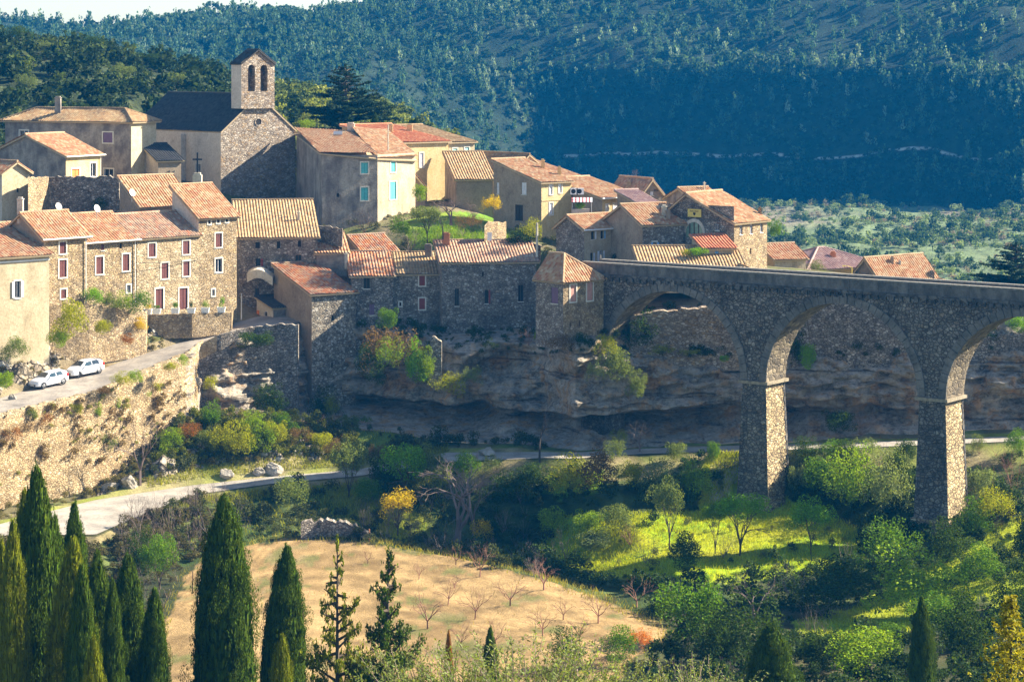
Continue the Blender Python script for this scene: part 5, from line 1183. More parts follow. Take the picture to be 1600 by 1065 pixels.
_cnt = {}
def col4(c): return (c[0], c[1], c[2], 1)
def mesh_part(name, key, parent, color, scale, loc=(0, 0, 0), rz=0.0):
    o = bpy.data.objects.new(name, PROTO[key]); COL.objects.link(o); o.parent = parent; o.location = loc; o.scale = scale; o.rotation_euler = (0, 0, rz); o.color = col4(color); return o
CL = dict(dk=(.040,.075,.006), mid=(.10,.20,.006), lt=(.20,.31,.008), br=(.16,.33,.006), yel=(.56,.42,.010), ygr=(.31,.33,.008), olive=(.155,.20,.05), grey=(.20,.25,.09), rust=(.26,.11,.02), brn=(.16,.10,.04), cyp=(.058,.10,.006), cypy=(.15,.175,.007), blue=(.05,.085,.05), orange=(.55,.19,.02), cedar=(.022,.045,.024))
def spot(px, py, d=None):
    if d is None: return hit(px, py, 60, 1200)
    if d < 0: return hit(px, py, -d, 1200)
    if 500 < px < 870 and 233 < d < 244: d += 4.6
    return P(px, py, d)
_k = [0]
def variant(n): _k[0] += 1; return _k[0] % n
def bush(label, px, py, w, h, c, d=None, kind='bush', name='bush', cat='bush', group=None, rz=None):
    p = spot(px, py, d); m = p.y / F; nv = {'bush': 5, 'loose': 3, 'barebush': 3, 'redbush': 2, 'crown': 3}[kind]
    o = bpy.data.objects.new(name, PROTO[kind + str(variant(nv))]); COL.objects.link(o)
    o.location = p - Vector((0, 0, .1)); o.scale = (w * m, w * m, h * m * 1.04); o.rotation_euler = (0, 0, random.uniform(0, 6.28) if rz is None else rz)
    o.color = col4(CL[c] if isinstance(c, str) else c); return tag(o, label, cat, group)
def tree(label, px, py, w, h, c, d=None, trunk='stems', crown='crown', foot=.36, name='tree', cat='tree', group=None, tw=.7):
    p = spot(px, py, d); m = p.y / F; W, H = w * m, h * m
    r = thing(name, label, cat, p - Vector((0, 0, .1)), group)
    nt_ = {'stems': 3, 'darktree': 2, 'baretree': 3}[trunk]
    mesh_part('trunk', trunk + str(variant(nt_)), r, (1, 1, 1), (W * tw, W * tw, H * .85), rz=random.uniform(0, 6))
    mesh_part('crown', crown + str(variant(3)), r, CL[c], (W, W, H * (1 - foot)), (0, 0, H * foot), random.uniform(0, 6)); return r
def bare_tree(label, px, py, w, h, key, d=None, name='bare_tree', cat='tree', group=None):
    p = spot(px, py, d); m = p.y / F; n = {'orchard': 3, 'baretree': 3, 'darktree': 2}[key]
    o = bpy.data.objects.new(name, PROTO[key + str(variant(n))]); COL.objects.link(o); o.location = p; o.scale = (w * m, w * m, h * m); o.rotation_euler = (0, 0, random.uniform(0, 6)); return tag(o, label, cat, group)
def cypress(label, px, ytop, d, w, c, ybase=None, key='cypress', lean=0.0, group=None):
    zb = gz((px - 800) * d / F, d) if ybase is None else zat(ybase, d); zt = zat(ytop, d); m = d / F
    r = thing('cypress_tree', label, 'cypress', ((px - 800) * m, d, zb), group); H = zt - zb
    r.rotation_euler = (0, R(lean), 0)
    if key == 'cypress':
        t = MB(); t.tube((0, 0, -.3), (0, 0, H * .9), .03 * H * .5 + .08, .03, 8); o = t.build('trunk', M['bark']); o.parent = r
        mesh_part('crown', 'cypress%d' % variant(4), r, CL[c], (w * m, w * m, H), rz=random.uniform(0, 6))
    else:
        mesh_part('trunk', key + '_t', r, (1, 1, 1), (w * m, w * m, H)); mesh_part('crown', key + '_c', r, CL[c], (w * m, w * m, H))
    return r
# ------------------------------------------------------------------ planting, near to far
# foreground cypresses
for a in [('tallest foreground cypress with a pointed tip in the left clump', 66, 728, 111, 84, 'cyp', -1),
          ('olive green cypress just left of the tallest one', 38, 768, 113, 62, 'cypy', 0),
          ('dark cypress right behind the tallest one', 116, 786, 117, 62, 'cyp', 0),
          ('yellowish cypress leaning on the right flank of the left clump', 100, 838, 108, 74, 'cypy', 2),
          ('cypress cut by the left picture edge', 2, 842, 108, 46, 'cypy', 0),
          ('dark bushy cypress at the right rim of the left clump', 152, 862, 114, 62, 'cyp', 0),
          ('broad dark cypress with two tops beside the round green tree', 200, 866, 120, 84, 'cyp', 0),
          ('lower cypress growing against the broad two topped one', 236, 918, 115, 64, 'cyp', 1),
          ('pale green cypress between the left edge one and the olive green one', 20, 812, 107, 52, 'cypy', 0),
          ('slim dark cypress tucked between the tallest and the yellowish one', 86, 806, 115, 50, 'cyp', 0),
          ('slim dark cypress between the left clump and the broad one', 176, 905, 112, 50, 'cyp', 0),
          ('dark cypress filling the middle of the left clump', 128, 880, 106, 54, 'cyp', 0),
          ('short yellow green cypress at the foot of the left clump', 146, 992, 98, 46, 'cypy', 0),
          ('dense dark cypress standing alone before the ploughed field', 350, 776, 119, 116, 'cyp', 0),
          ('dark cypress between the lone cypress and the sparse conifer', 437, 852, 122, 88, 'cyp', 2),
          ('small pale tipped cypress in front of the sparse conifer', 436, 990, 104, 56, 'cypy', 1)]:
    cypress(a[0], a[1], a[2], a[3], a[4] * (1.12 if a[1] < 160 else .92), a[5], lean=a[6])
cypress('sparse conifer with open side branches among the foreground cypresses', 527, 836, 118, 150, 'cypy', key='sparse')
cypress('ragged dark conifer with bushy side shoots right of the sparse one', 606, 856, 116, 165, 'cyp', key='dense')
cypress('blunt dark cypress at the bottom of the picture right of centre', 1205, 972, 132, 92, 'cyp')
cypress('thin dark cypress among the lower right bushes', 1440, 932, 140, 44, 'cyp')
cypress('slim dark shoot of cypress behind the olive shoots', 766, 980, 120, 40, 'cyp')
for i, (px, py, w, h, d, lb) in enumerate([(690, 1120, 190, 130, 58, 'grey green olive shoots at the bottom edge below the dark conifer'), (800, 1130, 230, 155, 56, 'broad clump of olive shoots at the bottom edge below the orchard'), (900, 1120, 190, 130, 57, 'clump of olive shoots in front of the small dark bush'), (980, 1130, 160, 110, 58, 'low olive shoots near the orange leaved shrub'), (1080, 1130, 170, 100, 62, 'low leafy shoots at the bottom edge left of the blunt cypress')]):
    p = P(px, py, d); r = thing('olive_shoots', lb, 'shrub', p); m = d / F
    mesh_part('foliage', 'shoot_l%d' % (i % 2), r, (.20, .25, .08), (w * m, w * m, h * m), rz=i * 1.3); mesh_part('twigs', 'shoot_t%d' % (i % 2), r, (1, 1, 1), (w * m, w * m, h * m), rz=i * 1.3)
p = P(1578, 1130, 60); r = thing('sapling', 'tall sapling with yellow leaves in the lower right corner', 'sapling', p)
mesh_part('foliage', 'sapling_l', r, (.30, .28, .03), (3.0, 3.0, 3.3)); t = MB(); t.tube((0, 0, -.3), (.05, 0, 3.3), .05, .015, 6); t.build('stem', M['bark'], None).parent = r
p = hit(702, 1030, 90); o = cypress('dead rust brown conifer behind the olive shoots', 701, 985, 104, 26, 'rust')

# orchard on the ploughed field
OR = [(797, 946, 66, 52), (850, 921, 70, 50), (750, 901, 56, 52), (935, 974, 70, 62), (668, 982, 74, 62), (742, 967, 60, 54), (848, 992, 58, 52), (995, 948, 60, 50), (712, 882, 40, 30), (710, 918, 34, 26), (905, 1002, 56, 44), (775, 1010, 56, 46)]
OR += [(612, 906, 40, 34), (655, 905, 34, 28), (700, 945, 46, 40), (880, 968, 50, 42), (720, 1012, 50, 44), (575, 880, 30, 22)]
OL = ['bare orchard tree with a reddish vase crown in the middle of the ploughed field', 'bare orchard tree at the upper right rim of the field', 'bare orchard tree in front of the big leafless tree', 'bare orchard tree at the shaded right tip of the field', 'spreading bare orchard tree right beside the ragged dark conifer', 'pale twiggy orchard tree below the field centre', 'bare orchard tree near the bottom of the field with a green foot', 'bare orchard tree on the shaded strip beyond the field edge', 'tiny bare sapling at the top of the field', 'leaning bare sapling in the upper middle of the field', 'thin bare orchard tree above the orange shrub', 'low bare orchard tree just above the olive shoots', 'small bare orchard tree behind the ragged dark conifer top', 'thin bare sapling in the upper left of the field', 'bare orchard tree left of the middle one', 'bare orchard tree between the middle of the field and its shaded tip', 'bare orchard tree half hidden behind the olive shoots', 'tiny bare sapling by the dry stone bank']
for (px, py, w, h), lb in zip(OR, OL): bare_tree(lb, px, py, w, h, 'orchard', None, 'orchard_tree', 'fruit tree', 'bare orchard trees on the field')

# road bend, gully and lawn
tree('large grey olive bush at the bend of the lower road', 545, 778, 66, 92, 'olive', foot=.18, name='olive_tree', cat='olive tree')
tree('bright green rounded tree above the gully right of the road bend', 633, 790, 80, 105, 'br', foot=.2)
bush('grey green bush leaning against the bright green round tree', 668, 772, 50, 70, 'olive')
tree('yellow leaved small tree in front of the bright green one', 622, 836, 74, 76, 'yel', foot=.22, crown='loose')
bare_tree('large grey leafless tree with a wide tangled crown at the field corner', 714, 862, 150, 150, 'baretree')
bare_tree('second grey leafless tree right behind the largest one', 742, 850, 110, 130, 'baretree')
tree('green topped tree behind the large leafless tree', 728, 785, 62, 78, 'mid', foot=.3)
bush('small yellow leaved shrub under the large leafless tree', 752, 858, 46, 44, 'yel', kind='loose')
bush('grey green shrub on the bank below the lower road', 452, 812, 78, 74, 'olive', kind='loose')
bare_tree('dark gnarled leafless tree left of the field corner', 330, 868, 110, 104, 'darktree')
bare_tree('thin leafless tree at the bend of the lower road', 218, 858, 54, 90, 'baretree')
bare_tree('leafless tree with a fan crown against the sunlit retaining wall', 219, 758, 110, 116, 'baretree')
bare_tree('dark leafless tree beside the lower road in front of the cliff', 843, 724, 64, 104, 'darktree')
bare_tree('small leafless tree on the cliff side of the lower road', 1000, 706, 56, 52, 'baretree')
tree('round dark green tree on the bank behind the left cypresses', 250, 920, 72, 88, 'mid', foot=.1)
for a in [('dark green bush hiding the lower road left of the bright tree', 598, 768, 54, 56, 'dk', 'bush'), ('grey twiggy bush over the road edge beyond the bright tree', 690, 752, 60, 50, 'brn', 'barebush'), ('low olive bush at the roadside right of the bright tree', 672, 742, 50, 40, 'olive', 'bush'), ('green bush on the road bank above the yellow tree', 575, 790, 50, 44, 'mid', 'bush'), ('pale shrub on the road edge beyond the leafless trees', 770, 745, 46, 36, 'olive', 'loose')]: bush(a[0], a[1], a[2], a[3], a[4], a[5], kind=a[6])
for a in [('low dark bush on the road edge just right of the first pier', 1258, 722, 50, 34, 'dk', 'bush'), ('low green bush hiding the road between the piers', 1305, 718, 54, 30, 'mid', 'bush'), ('twiggy scrub on the road edge left of the second pier', 1392, 722, 60, 40, 'brn', 'barebush'), ('dark bush on the road edge beside the second pier', 1415, 730, 40, 44, 'dk', 'bush')]: bush(a[0], a[1], a[2], a[3], a[4], a[5], kind=a[6])
bush('dark ivy like bush beside the round green tree', 222, 905, 50, 70, 'dk')
for a in [('ivy covered yellow green bush below the lower road edge', 893, 770, 62, 52, 'ygr', 'bush'), ('bush with brown dead leaves under the lower road', 936, 768, 66, 62, 'brn', 'bush'), ('yellowing bush at the right end of the roadside scrub', 985, 764, 48, 48, 'ygr', 'bush'), ('dark green bush hanging over the shaded gully', 830, 772, 70, 50, 'dk', 'bush'), ('reddish twiggy bush on the road edge', 905, 742, 56, 40, 'rust', 'redbush'), ('grey bush at the road edge in front of the cliff', 962, 738, 44, 52, 'olive', 'loose'), ('dark bush over the gully near the leafless trees', 782, 792, 70, 50, 'dk', 'bush'),
          ('small round olive bush on the road left of the first pier', 1057, 726, 36, 38, 'olive', 'bush'), ('compact green bush beside the road next to the first pier', 1115, 722, 26, 34, 'mid', 'bush'), ('bright green bush on the slope left of the first pier', 1085, 775, 60, 52, 'lt', 'bush'), ('olive green bush on the slope below the road', 1030, 778, 56, 52, 'olive', 'bush'),
          ('pale leafy bush at the left tip of the sunlit lawn', 872, 838, 48, 42, 'lt', 'bush'), ('yellow green bush behind the left tip of the lawn', 920, 838, 52, 44, 'lt', 'bush'), ('grey green bush in the middle of the lawn hedge', 965, 836, 56, 48, 'olive', 'bush'), ('low silver green shrub on the lawn', 930, 862, 60, 34, 'grey', 'bush'), ('brown twiggy shrub on the lawn', 1010, 880, 78, 52, 'brn', 'barebush'), ('dark shaded bush on the lower rim of the lawn', 1068, 898, 58, 60, 'dk', 'bush'), ('bush with orange dead stems on the lawn', 985, 852, 40, 36, 'rust', 'redbush'), ('leafless grey shrub at the left end of the lawn', 885, 876, 56, 62, 'brn', 'barebush')]:
    bush(a[0], a[1], a[2], a[3], a[4], a[5], kind=a[6])
tree('grey green olive tree at the back of the sunlit lawn', 1046, 858, 66, 112, 'olive', foot=.3, name='olive_tree', cat='olive tree')
tree('slim dark tree at the left of the trio on the lawn', 1117, 864, 48, 84, 'mid', foot=.42)
tree('umbrella shaped multi stemmed tree before the first bridge pier', 1156, 867, 96, 102, 'br', foot=.46, tw=.9)
tree('round headed dark green tree on the lawn right of the first pier', 1267, 870, 72, 96, 'br', foot=.26, tw=.5)
for a in [('silvery bush at the right foot of the first pier', 1246, 778, 34, 56, 'grey', 'bush'), ('bright green bush between the two bridge piers near the first', 1283, 782, 70, 66, 'mid', 'bush'), ('largest green bush between the two bridge piers', 1333, 802, 96, 92, 'lt', 'bush'), ('silvery green bush left of the second pier', 1386, 806, 72, 88, 'grey', 'bush'), ('dark bush below the road between the piers', 1322, 745, 60, 52, 'dk', 'bush'), ('pale topped bush near the road between the piers', 1352, 735, 50, 50, 'grey', 'loose'), ('dark bush beside the second pier', 1405, 770, 44, 66, 'dk', 'bush'), ('small twiggy bush below the road right of the first pier', 1288, 726, 50, 44, 'brn', 'barebush'),
          ('round green bush at the right foot of the second pier', 1523, 842, 48, 56, 'mid', 'bush'), ('yellow green leafy bush right of the second pier', 1558, 832, 76, 72, 'ygr', 'loose'), ('grey olive bush higher up right of the second pier', 1533, 785, 50, 60, 'grey', 'bush'), ('rusty leafless scrub on the right bank under the cliff road', 1580, 775, 66, 84, 'rust', 'redbush'), ('dark bush at the right picture edge beside the lawn', 1602, 880, 46, 62, 'dk', 'bush'), ('small shrub on the road parapet right of the second pier', 1528, 706, 22, 24, 'olive', 'bush'), ('bush at the right edge by the cliff road', 1592, 712, 40, 40, 'mid', 'bush'),
          ('large round dark green bush beside the shaded tip of the field', 1082, 1008, 112, 112, 'mid', 'bush'), ('broad dark bush left below the second pier', 1390, 900, 110, 86, 'mid', 'loose'), ('largest spreading green bush in the lower right thicket', 1425, 962, 146, 92, 'lt', 'bush'), ('dark round bush at the foot of the second pier', 1482, 880, 70, 62, 'dk', 'bush'), ('green bush right of the spreading thicket bush', 1530, 915, 74, 62, 'mid', 'bush'), ('round bush beneath the spreading thicket bush', 1468, 985, 90, 62, 'mid', 'bush'), ('leafy bush at the lower right left of the thin cypress', 1352, 1066, 140, 84, 'lt', 'bush'), ('dark thicket bush between the thin cypress and the sapling', 1510, 1040, 100, 110, 'dk', 'bush'), ('dark tangled bush behind the blunt cypress', 1160, 1040, 130, 100, 'dk', 'bush'), ('large dark bush in the middle of the lower right thicket', 1300, 960, 120, 84, 'dk', 'bush'), ('dark shrub near the thin cypress top', 1290, 1050, 80, 72, 'dk', 'bush'), ('small green bush at the lower right lawn', 1395, 1012, 52, 42, 'mid', 'bush'), ('dark bush at the right edge of the thicket', 1585, 990, 80, 90, 'dk', 'bush'),
          ('dark bush in front of the field corner by the olive shoots', 884, 1046, 62, 58, 'dk', 'bush'), ('second dark bush left of the orange shrub', 962, 1040, 60, 56, 'mid', 'bush'), ('low shrub with orange leaves at the field tip', 998, 1024, 54, 44, 'orange', 'loose'), ('dark shrub below the shaded tip of the field', 1120, 1050, 80, 80, 'dk', 'bush')]:
    bush(a[0], a[1], a[2], a[3], a[4], a[5], kind=a[6])
bare_tree('leafless reddish tree leaning over the lower right thicket', 1178, 985, 92, 100, 'baretree')
bare_tree('grey leafless shrub tree right of the leaning one', 1235, 950, 80, 62, 'baretree')

# bank between the dark wall and the lower road
for i, a in enumerate([(262, 706, 44, 34, 'lt'), (298, 700, 46, 40, 'rust'), (318, 706, 40, 34, 'olive'), (344, 712, 48, 42, 'ygr'), (372, 716, 46, 50, 'ygr'), (405, 706, 50, 40, 'lt'), (430, 700, 40, 46, 'ygr'), (468, 702, 44, 34, 'brn'), (330, 672, 36, 40, 'mid'), (394, 676, 44, 30, 'lt'), (446, 676, 40, 30, 'mid'), (500, 706, 44, 34, 'ygr'), (520, 720, 40, 34, 'brn'), (590, 730, 44, 36, 'brn')]):
    lb = ['sunlit green bush on the bank right of the retaining wall', 'rusty bush on the bank above the lower road', 'grey green bush on the bank above the boulders', 'yellow green bush in the middle of the bank', 'tall yellowing ivy bush on the bank', 'fresh green bush on the upper bank', 'ivy draped stump like bush on the bank', 'brown dry bush on the bank near the tower', 'upright green shrub against the dark wall', 'green shrub at the foot of the dark wall', 'dark green shrub under the dark wall near the tower', 'yellow green bush below the stone tower', 'brown twiggy bush at the road under the tower', 'brown bush between the olive and the bright green tree'][i]
    bush(lb, a[0], a[1], a[2], a[3], a[4], kind='loose' if a[4] in ('brn', 'rust') else 'bush')
bush('dark ivy clad bush at the foot of the stone tower', 507, 668, 46, 54, 'dk', 243.5); bush('sunlit ivy shoots on the dark bush at the tower foot', 518, 662, 26, 44, 'ygr', 242.5, 'loose')
bush('round green bush right of the stone tower foot', 563, 690, 38, 44, 'mid', 241)
# plants growing on the retaining wall and the cliffs
wallp = [(120, 648, 26, 20, 'ygr'), (151, 655, 22, 26, 'lt'), (16, 700, 46, 36, 'rust'), (40, 684, 40, 28, 'brn'), (70, 668, 34, 24, 'rust'), (48, 655, 26, 20, 'olive'), (160, 620, 30, 18, 'brn'), (190, 602, 28, 20, 'ygr'), (215, 598, 26, 20, 'lt'), (242, 612, 28, 18, 'ygr'), (228, 624, 22, 16, 'br'), (182, 640, 22, 18, 'lt'), (172, 668, 34, 40, 'brn'), (230, 650, 44, 34, 'brn'), (118, 718, 40, 44, 'brn'), (266, 580, 24, 16, 'ygr'), (165, 712, 50, 40, 'olive'), (64, 756, 14, 24, 'dk'), (285, 570, 20, 16, 'lt'), (130, 690, 20, 26, 'olive')]
for i, (px, py, w, h, c) in enumerate(wallp):
    D, Z = prof(np.array([float(px)])); d = float(np.interp(-zat(py, 222), -Z[0, 7:12][::1], D[0, 7:12])) - .3
    pos = ['below the front white car', 'below the rear white car', 'low on the left picture edge', 'near the left picture edge', 'left of the front white car shadow', 'under the coping at the left', 'under the coping behind the cars', 'under the coping in the middle of the wall', 'beside the middle coping tuft', 'right under the lane kerb', 'in the wall face right of the middle', 'in the wall face below the rear car', 'hanging in the centre of the wall', 'above the fan crowned leafless tree', 'low in the wall above the cypress tips', 'at the right end of the coping', 'beside the fan crowned leafless tree', 'in a crack just over the tallest cypress', 'at the top right corner of the wall', 'in the wall left of its centre'][i]
    kn = {'ygr': 'yellow green', 'lt': 'light green', 'rust': 'rusty', 'brn': 'brown dry', 'olive': 'grey green', 'br': 'bright green', 'dk': 'dark green'}[c]
    bush(f'{kn} tuft growing {pos}', px, py, w, h, c, d, 'loose' if c in ('brn', 'rust') else 'bush', 'wall_plant', 'shrub')
for a in [('big brown and green bush on the cliff ledge right of the stone tower', 606, 604, 108, 92, 'brn', 239, 'loose'), ('bright green bush at the right of the cliff ledge thicket', 650, 604, 44, 66, 'br', 237.5, 'bush'), ('pale green bush in the middle of the cliff ledge thicket', 612, 590, 62, 60, 'lt', 237.4, 'loose'), ('dark bush in the corner between tower and cliff ledge', 580, 602, 50, 60, 'dk', 240.5, 'bush'), ('ivy patch on the wall above the ledge thicket', 606, 518, 34, 42, 'mid', 242, 'bush'), ('pale leafy clump hanging below the cliff ledge', 700, 626, 60, 42, 'ygr', 235.2, 'loose'), ('grey green clump at the lip of the cliff ledge', 738, 612, 44, 40, 'grey', 235.2, 'loose'), ('green tuft beside the ruined stump', 665, 590, 28, 42, 'lt', 236.3, 'bush'),
          ('dry reddish bush on the cliff below the long house', 826, 538, 34, 28, 'brn', 234.2, 'redbush'), ('light green tuft beside the dry reddish bush', 843, 540, 24, 24, 'lt', 234, 'loose'), ('olive bush draped down the cliff by the bridge abutment', 962, 602, 46, 64, 'olive', 232, 'bush'), ('small olive bush at the lower end of the draped one', 995, 622, 34, 42, 'olive', 232, 'bush'), ('yellow green bush hanging beside the bridge abutment', 946, 566, 46, 44, 'ygr', 231.4, 'loose'), ('grey leafy bush low on the cliff under the corner house', 930, 606, 44, 44, 'grey', 231.2, 'loose'), ('dry brown bush on the rock under the corner house', 872, 556, 50, 34, 'brn', 231.4, 'loose'), ('dark cypress like bush at the foot of the corner house', 909, 552, 30, 34, 'dk', 232.2, 'bush'), ('dark bush filling the left of the first bridge arch', 1000, 552, 74, 64, 'dk', 237.5, 'bush'), ('line of green weeds on the ledge under the first arch', 1035, 556, 44, 18, 'ygr', 236.2, 'loose'), ('yellow green weeds on the ledge near the first pier', 1080, 558, 44, 14, 'ygr', 236.2, 'loose'), ('tuft on the cliff beside the first pier', 1131, 566, 16, 14, 'br', 235.3, 'bush'),
          ('glowing green bush on the ledge left under the second arch', 1262, 582, 32, 46, 'br', 235.5, 'bush'), ('dark bush in the shade behind the first pier', 1240, 588, 54, 96, 'dk', 237.5, 'bush'), ('green tuft high under the second arch', 1266, 534, 14, 22, 'lt', 238.5, 'loose'), ('leafless bush on the cliff between the piers', 1345, 680, 80, 54, 'brn', 233.6, 'barebush'), ('dark bush on the cliff between the piers', 1310, 680, 54, 44, 'dk', 234, 'bush'), ('green bush glowing under the third arch at the right edge', 1592, 522, 36, 30, 'br', 238.4, 'bush'), ('dark bush under the third arch', 1545, 545, 50, 34, 'dk', 239, 'bush'), ('weedy clump on the road wall right of centre cliff', 968, 700, 34, 30, 'ygr', 233.4, 'loose'), ('pale weeds by the road at the cave mouth', 748, 712, 34, 22, 'grey', 234, 'loose'),
          ('dark creeper on the shaded wall left of the tower', 400, 545, 60, 30, 'dk', 243.5, 'bush'), ('sunlit weeds where the lane wall meets the bank', 330, 620, 30, 34, 'ygr', 239.2, 'loose'), ('leafless shrub under the dark lane wall', 350, 664, 60, 40, 'brn', 238, 'barebush'), ('dark shrub at the foot of the shaded wall', 420, 650, 60, 44, 'dk', 243, 'bush')]:
    bush(a[0], a[1], a[2], a[3], a[4], a[5], a[6], a[7], cat='shrub' if a[3] < 36 else 'bush')
# terrace row
for a in [('large yellow green bush against the cream house', 105, 536, 52, 62, 'ygr', 229.5), ('light green bush hanging below the large one', 92, 546, 34, 34, 'lt', 228.5), ('green bush on the rough terrace wall', 160, 524, 30, 26, 'ygr', 234), ('yellow tuft low on the terrace wall', 218, 516, 24, 20, 'yel', 240), ('reddish shrub on the rock above the lane', 198, 538, 24, 16, 'rust', 236), ('grey weeds on the pale rock at the left edge', 22, 562, 46, 34, 'olive', 226), ('green bush by the boulder left of the cars', 6, 610, 30, 34, 'lt', 223)]:
    bush(a[0], a[1], a[2], a[3], a[4], a[5], a[6])
for i, a in enumerate([(146, 478, 34, 30, 'br'), (172, 482, 34, 24, 'olive'), (194, 486, 30, 28, 'lt'), (216, 490, 36, 34, 'mid'), (120, 476, 26, 16, 'mid')]):
    bush(['brightest green bush at the left of the terrace hedge', 'grey green bush second in the terrace hedge', 'light green bush in the terrace hedge', 'dark green bush at the right end of the terrace hedge', 'low ivy at the left start of the terrace hedge'][i], a[0], a[1], a[2], a[3], a[4], 236.5 + i * .9, group='bushes of the terrace hedge')
for i, (px, kind, lb) in enumerate([(230, 'yel', 'white pot with a yellow plant at the left end of the terrace wall'), (244, 'mid', 'white plant box with a dark low plant below the first brown door'), (273, 'mid', 'white plant box with a bushy plant left of the second brown door'), (298, 'dk', 'white plant box with a small conical shrub right of the second door'), (320, 'lt', 'white plant box with a light green shrub under the tall house'), (345, 'br', 'white plant box with an upright green conifer at the right end of the wall')]):
    d = 242 + i * .95; z0 = zat(491.5 - .6 * i, d); c = Vector(((px - 800) * d / F, d + .35, z0)); r = thing('plant_box', lb, 'planter', c, 'white plant boxes on the terrace wall')
    w = .44; mb = MB(); t = [Vector((x * w, y * w * .6, .52)) for x, y in ((-1, -1), (1, -1), (1, 1), (-1, 1))]; bo = [Vector((x * w * .8, y * w * .48, 0)) for x, y in ((-1, -1), (1, -1), (1, 1), (-1, 1))]
    mb.mesh(bo + t, [(0, 1, 5, 4), (1, 2, 6, 5), (2, 3, 7, 6), (3, 0, 4, 7), (3, 2, 1, 0)]); 
    for a, b in ((0, 1), (1, 2), (2, 3), (3, 0)): mb.tube(t[a], t[b], .035, .035, 6)
    so_ = [q * .9 + Vector((0, 0, .02)) for q in t]; mb.add(so_, 1)
    o = mb.build('box', [M['white'], M['brown']]); o.parent = r
    hh = [.55, .5, .75, .8, .75, 1.1][i]; ww = [.6, .8, .8, .5, .75, .6][i]
    mesh_part('plant', 'bush%d' % (i % 5), r, CL[kind], (ww, ww, hh), (0, 0, .48))
# upper garden
VG = [('olive', 'olive tree with dark foliage on the green garden terrace', 668, 376, 62, 66), ]
tree('olive tree with dark foliage on the green garden terrace', 668, 376, 62, 60, 'olive', 258, foot=.3, name='olive_tree', cat='olive tree')
bare_tree('bare brown tree with a wide fine crown above the green garden', 705, 350, 70, 44, 'baretree', 262)
bare_tree('small bare tree on the grass in front of the wide brown one', 692, 372, 40, 50, 'darktree', 257)
bush('mimosa shrub with yellow flowers before the tall dark house wall', 768, 338, 42, 34, 'yel', 262, 'loose'); bush('dark twiggy bush left of the yellow mimosa', 740, 340, 44, 40, 'brn', 264, 'barebush'); bush('bare pinkish bush against the big grey house', 569, 362, 56, 52, 'brn', 262.5, 'barebush'); bush('reddish scrub below the green garden', 640, 394, 66, 40, 'brn', 256, 'barebush'); bush('dry brown bush on the garden grass', 730, 360, 60, 24, 'brn', 259, 'loose'); bush('tall weeds against the ochre house corner', 656, 318, 24, 34, 'lt', 274, 'bush'); bush('dark bush under the tall ochre house', 815, 388, 54, 34, 'dk', 261, 'bush'); bush('yellow flowering shrub beside the tall ochre house corner', 830, 382, 36, 40, 'ygr', 258, 'loose'); bush('dark green hedge end at the left of the garden', 625, 372, 40, 30, 'mid', 259, 'bush'); bush('dry pale bush at the foot of the ochre house', 867, 386, 26, 18, 'grey', 257, 'barebush')
bush('leafy creeper by the red roofed veranda', 1090, 400, 30, 16, 'br', 243.2, 'bush'); bush('creeper on the bridge side of the veranda', 1072, 402, 18, 14, 'ygr', 243.2, 'bush'); bush('green bush right of the big stone house', 1212, 372, 26, 28, 'mid', 285, 'bush'); bush('olive bush before the violet roofed house', 1275, 424, 24, 16, 'olive', 256, 'bush'); bush('plant in the shaded corner under the garden wall', 160, 332, 34, 24, 'dk', 258, 'bush'); bush('green bush on the rocks left of the big grey house', 478, 204, 26, 20, 'lt', 300, 'bush'); bush('potted greenery on the terrace with the awning', 906, 327, 20, 14, 'br', 263.5, 'bush'); bush('grassy weeds against the church foot', 330, 322, 34, 26, 'brn', 285, 'loose')
bare_tree('bare pale tree rising behind the dark gabled house', 990, 296, 26, 34, 'baretree', 300)
def conifer(label, px, py, w, h, d, key, c):
    r = thing('cedar_tree', label, 'cedar', P(px, py, d)); m = d / F; mesh_part('trunk', key + '_t', r, (1, 1, 1), (w * m, w * m, h * m)); mesh_part('crown', key + '_c', r, CL[c], (w * m, w * m, h * m)); return r
conifer('dark spreading cedar behind the church and the red roofs', 540, 222, 150, 122, 318, 'cedar', 'cedar')
conifer('dark spreading cedar at the right edge behind the bridge', 1588, 470, 150, 92, 285, 'cedar', 'cedar')
for px, py, h, lb in ((586, 208, 32, 'slim dark cypress right of the big cedar'), (643, 208, 22, 'left one of the two tiny cypresses behind the red roof'), (650, 208, 24, 'right one of the two tiny cypresses behind the red roof')):
    cypress(lb, px, py - h, 312, 13, 'dk', py)

# boulders
def boulder(label, px, py, w, h, d=None, seed=1):
    p = spot(px, py, d); m = p.y / F; rng = np.random.default_rng(seed)
    import bmesh
    bm = bmesh.new(); bmesh.ops.create_icosphere(bm, subdivisions=5, radius=1)
    co = np.array([v.co[:] for v in bm.verts]); q = co.copy()
    for pn in unit(26, rng):
        hh = .5 + .42 * rng.random(); k = q @ pn; q -= np.where(k > hh, k - hh, 0)[:, None] * pn
    q *= (1 + .16 * fbm(co[:, 0] * 1.6 + seed, co[:, 1] * 1.6, co[:, 2] * 2.4, o=5, seed=seed))[:, None]
    for v, k in zip(bm.verts, q): v.co = Vector(k)
    me = bpy.data.meshes.new('boulder'); bm.to_mesh(me); bm.free(); me.materials.append(M['rock'])
    o = link('boulder', me, None, p + Vector((0, 0, h * m * .16))); o.scale = (w * m * .56, w * m * .46, h * m * .6); return tag(o, label, 'boulder')
M['rock'] = plaster('grey_limestone', (.26, .225, .17), (.42, .37, .30), 1.0, .25)
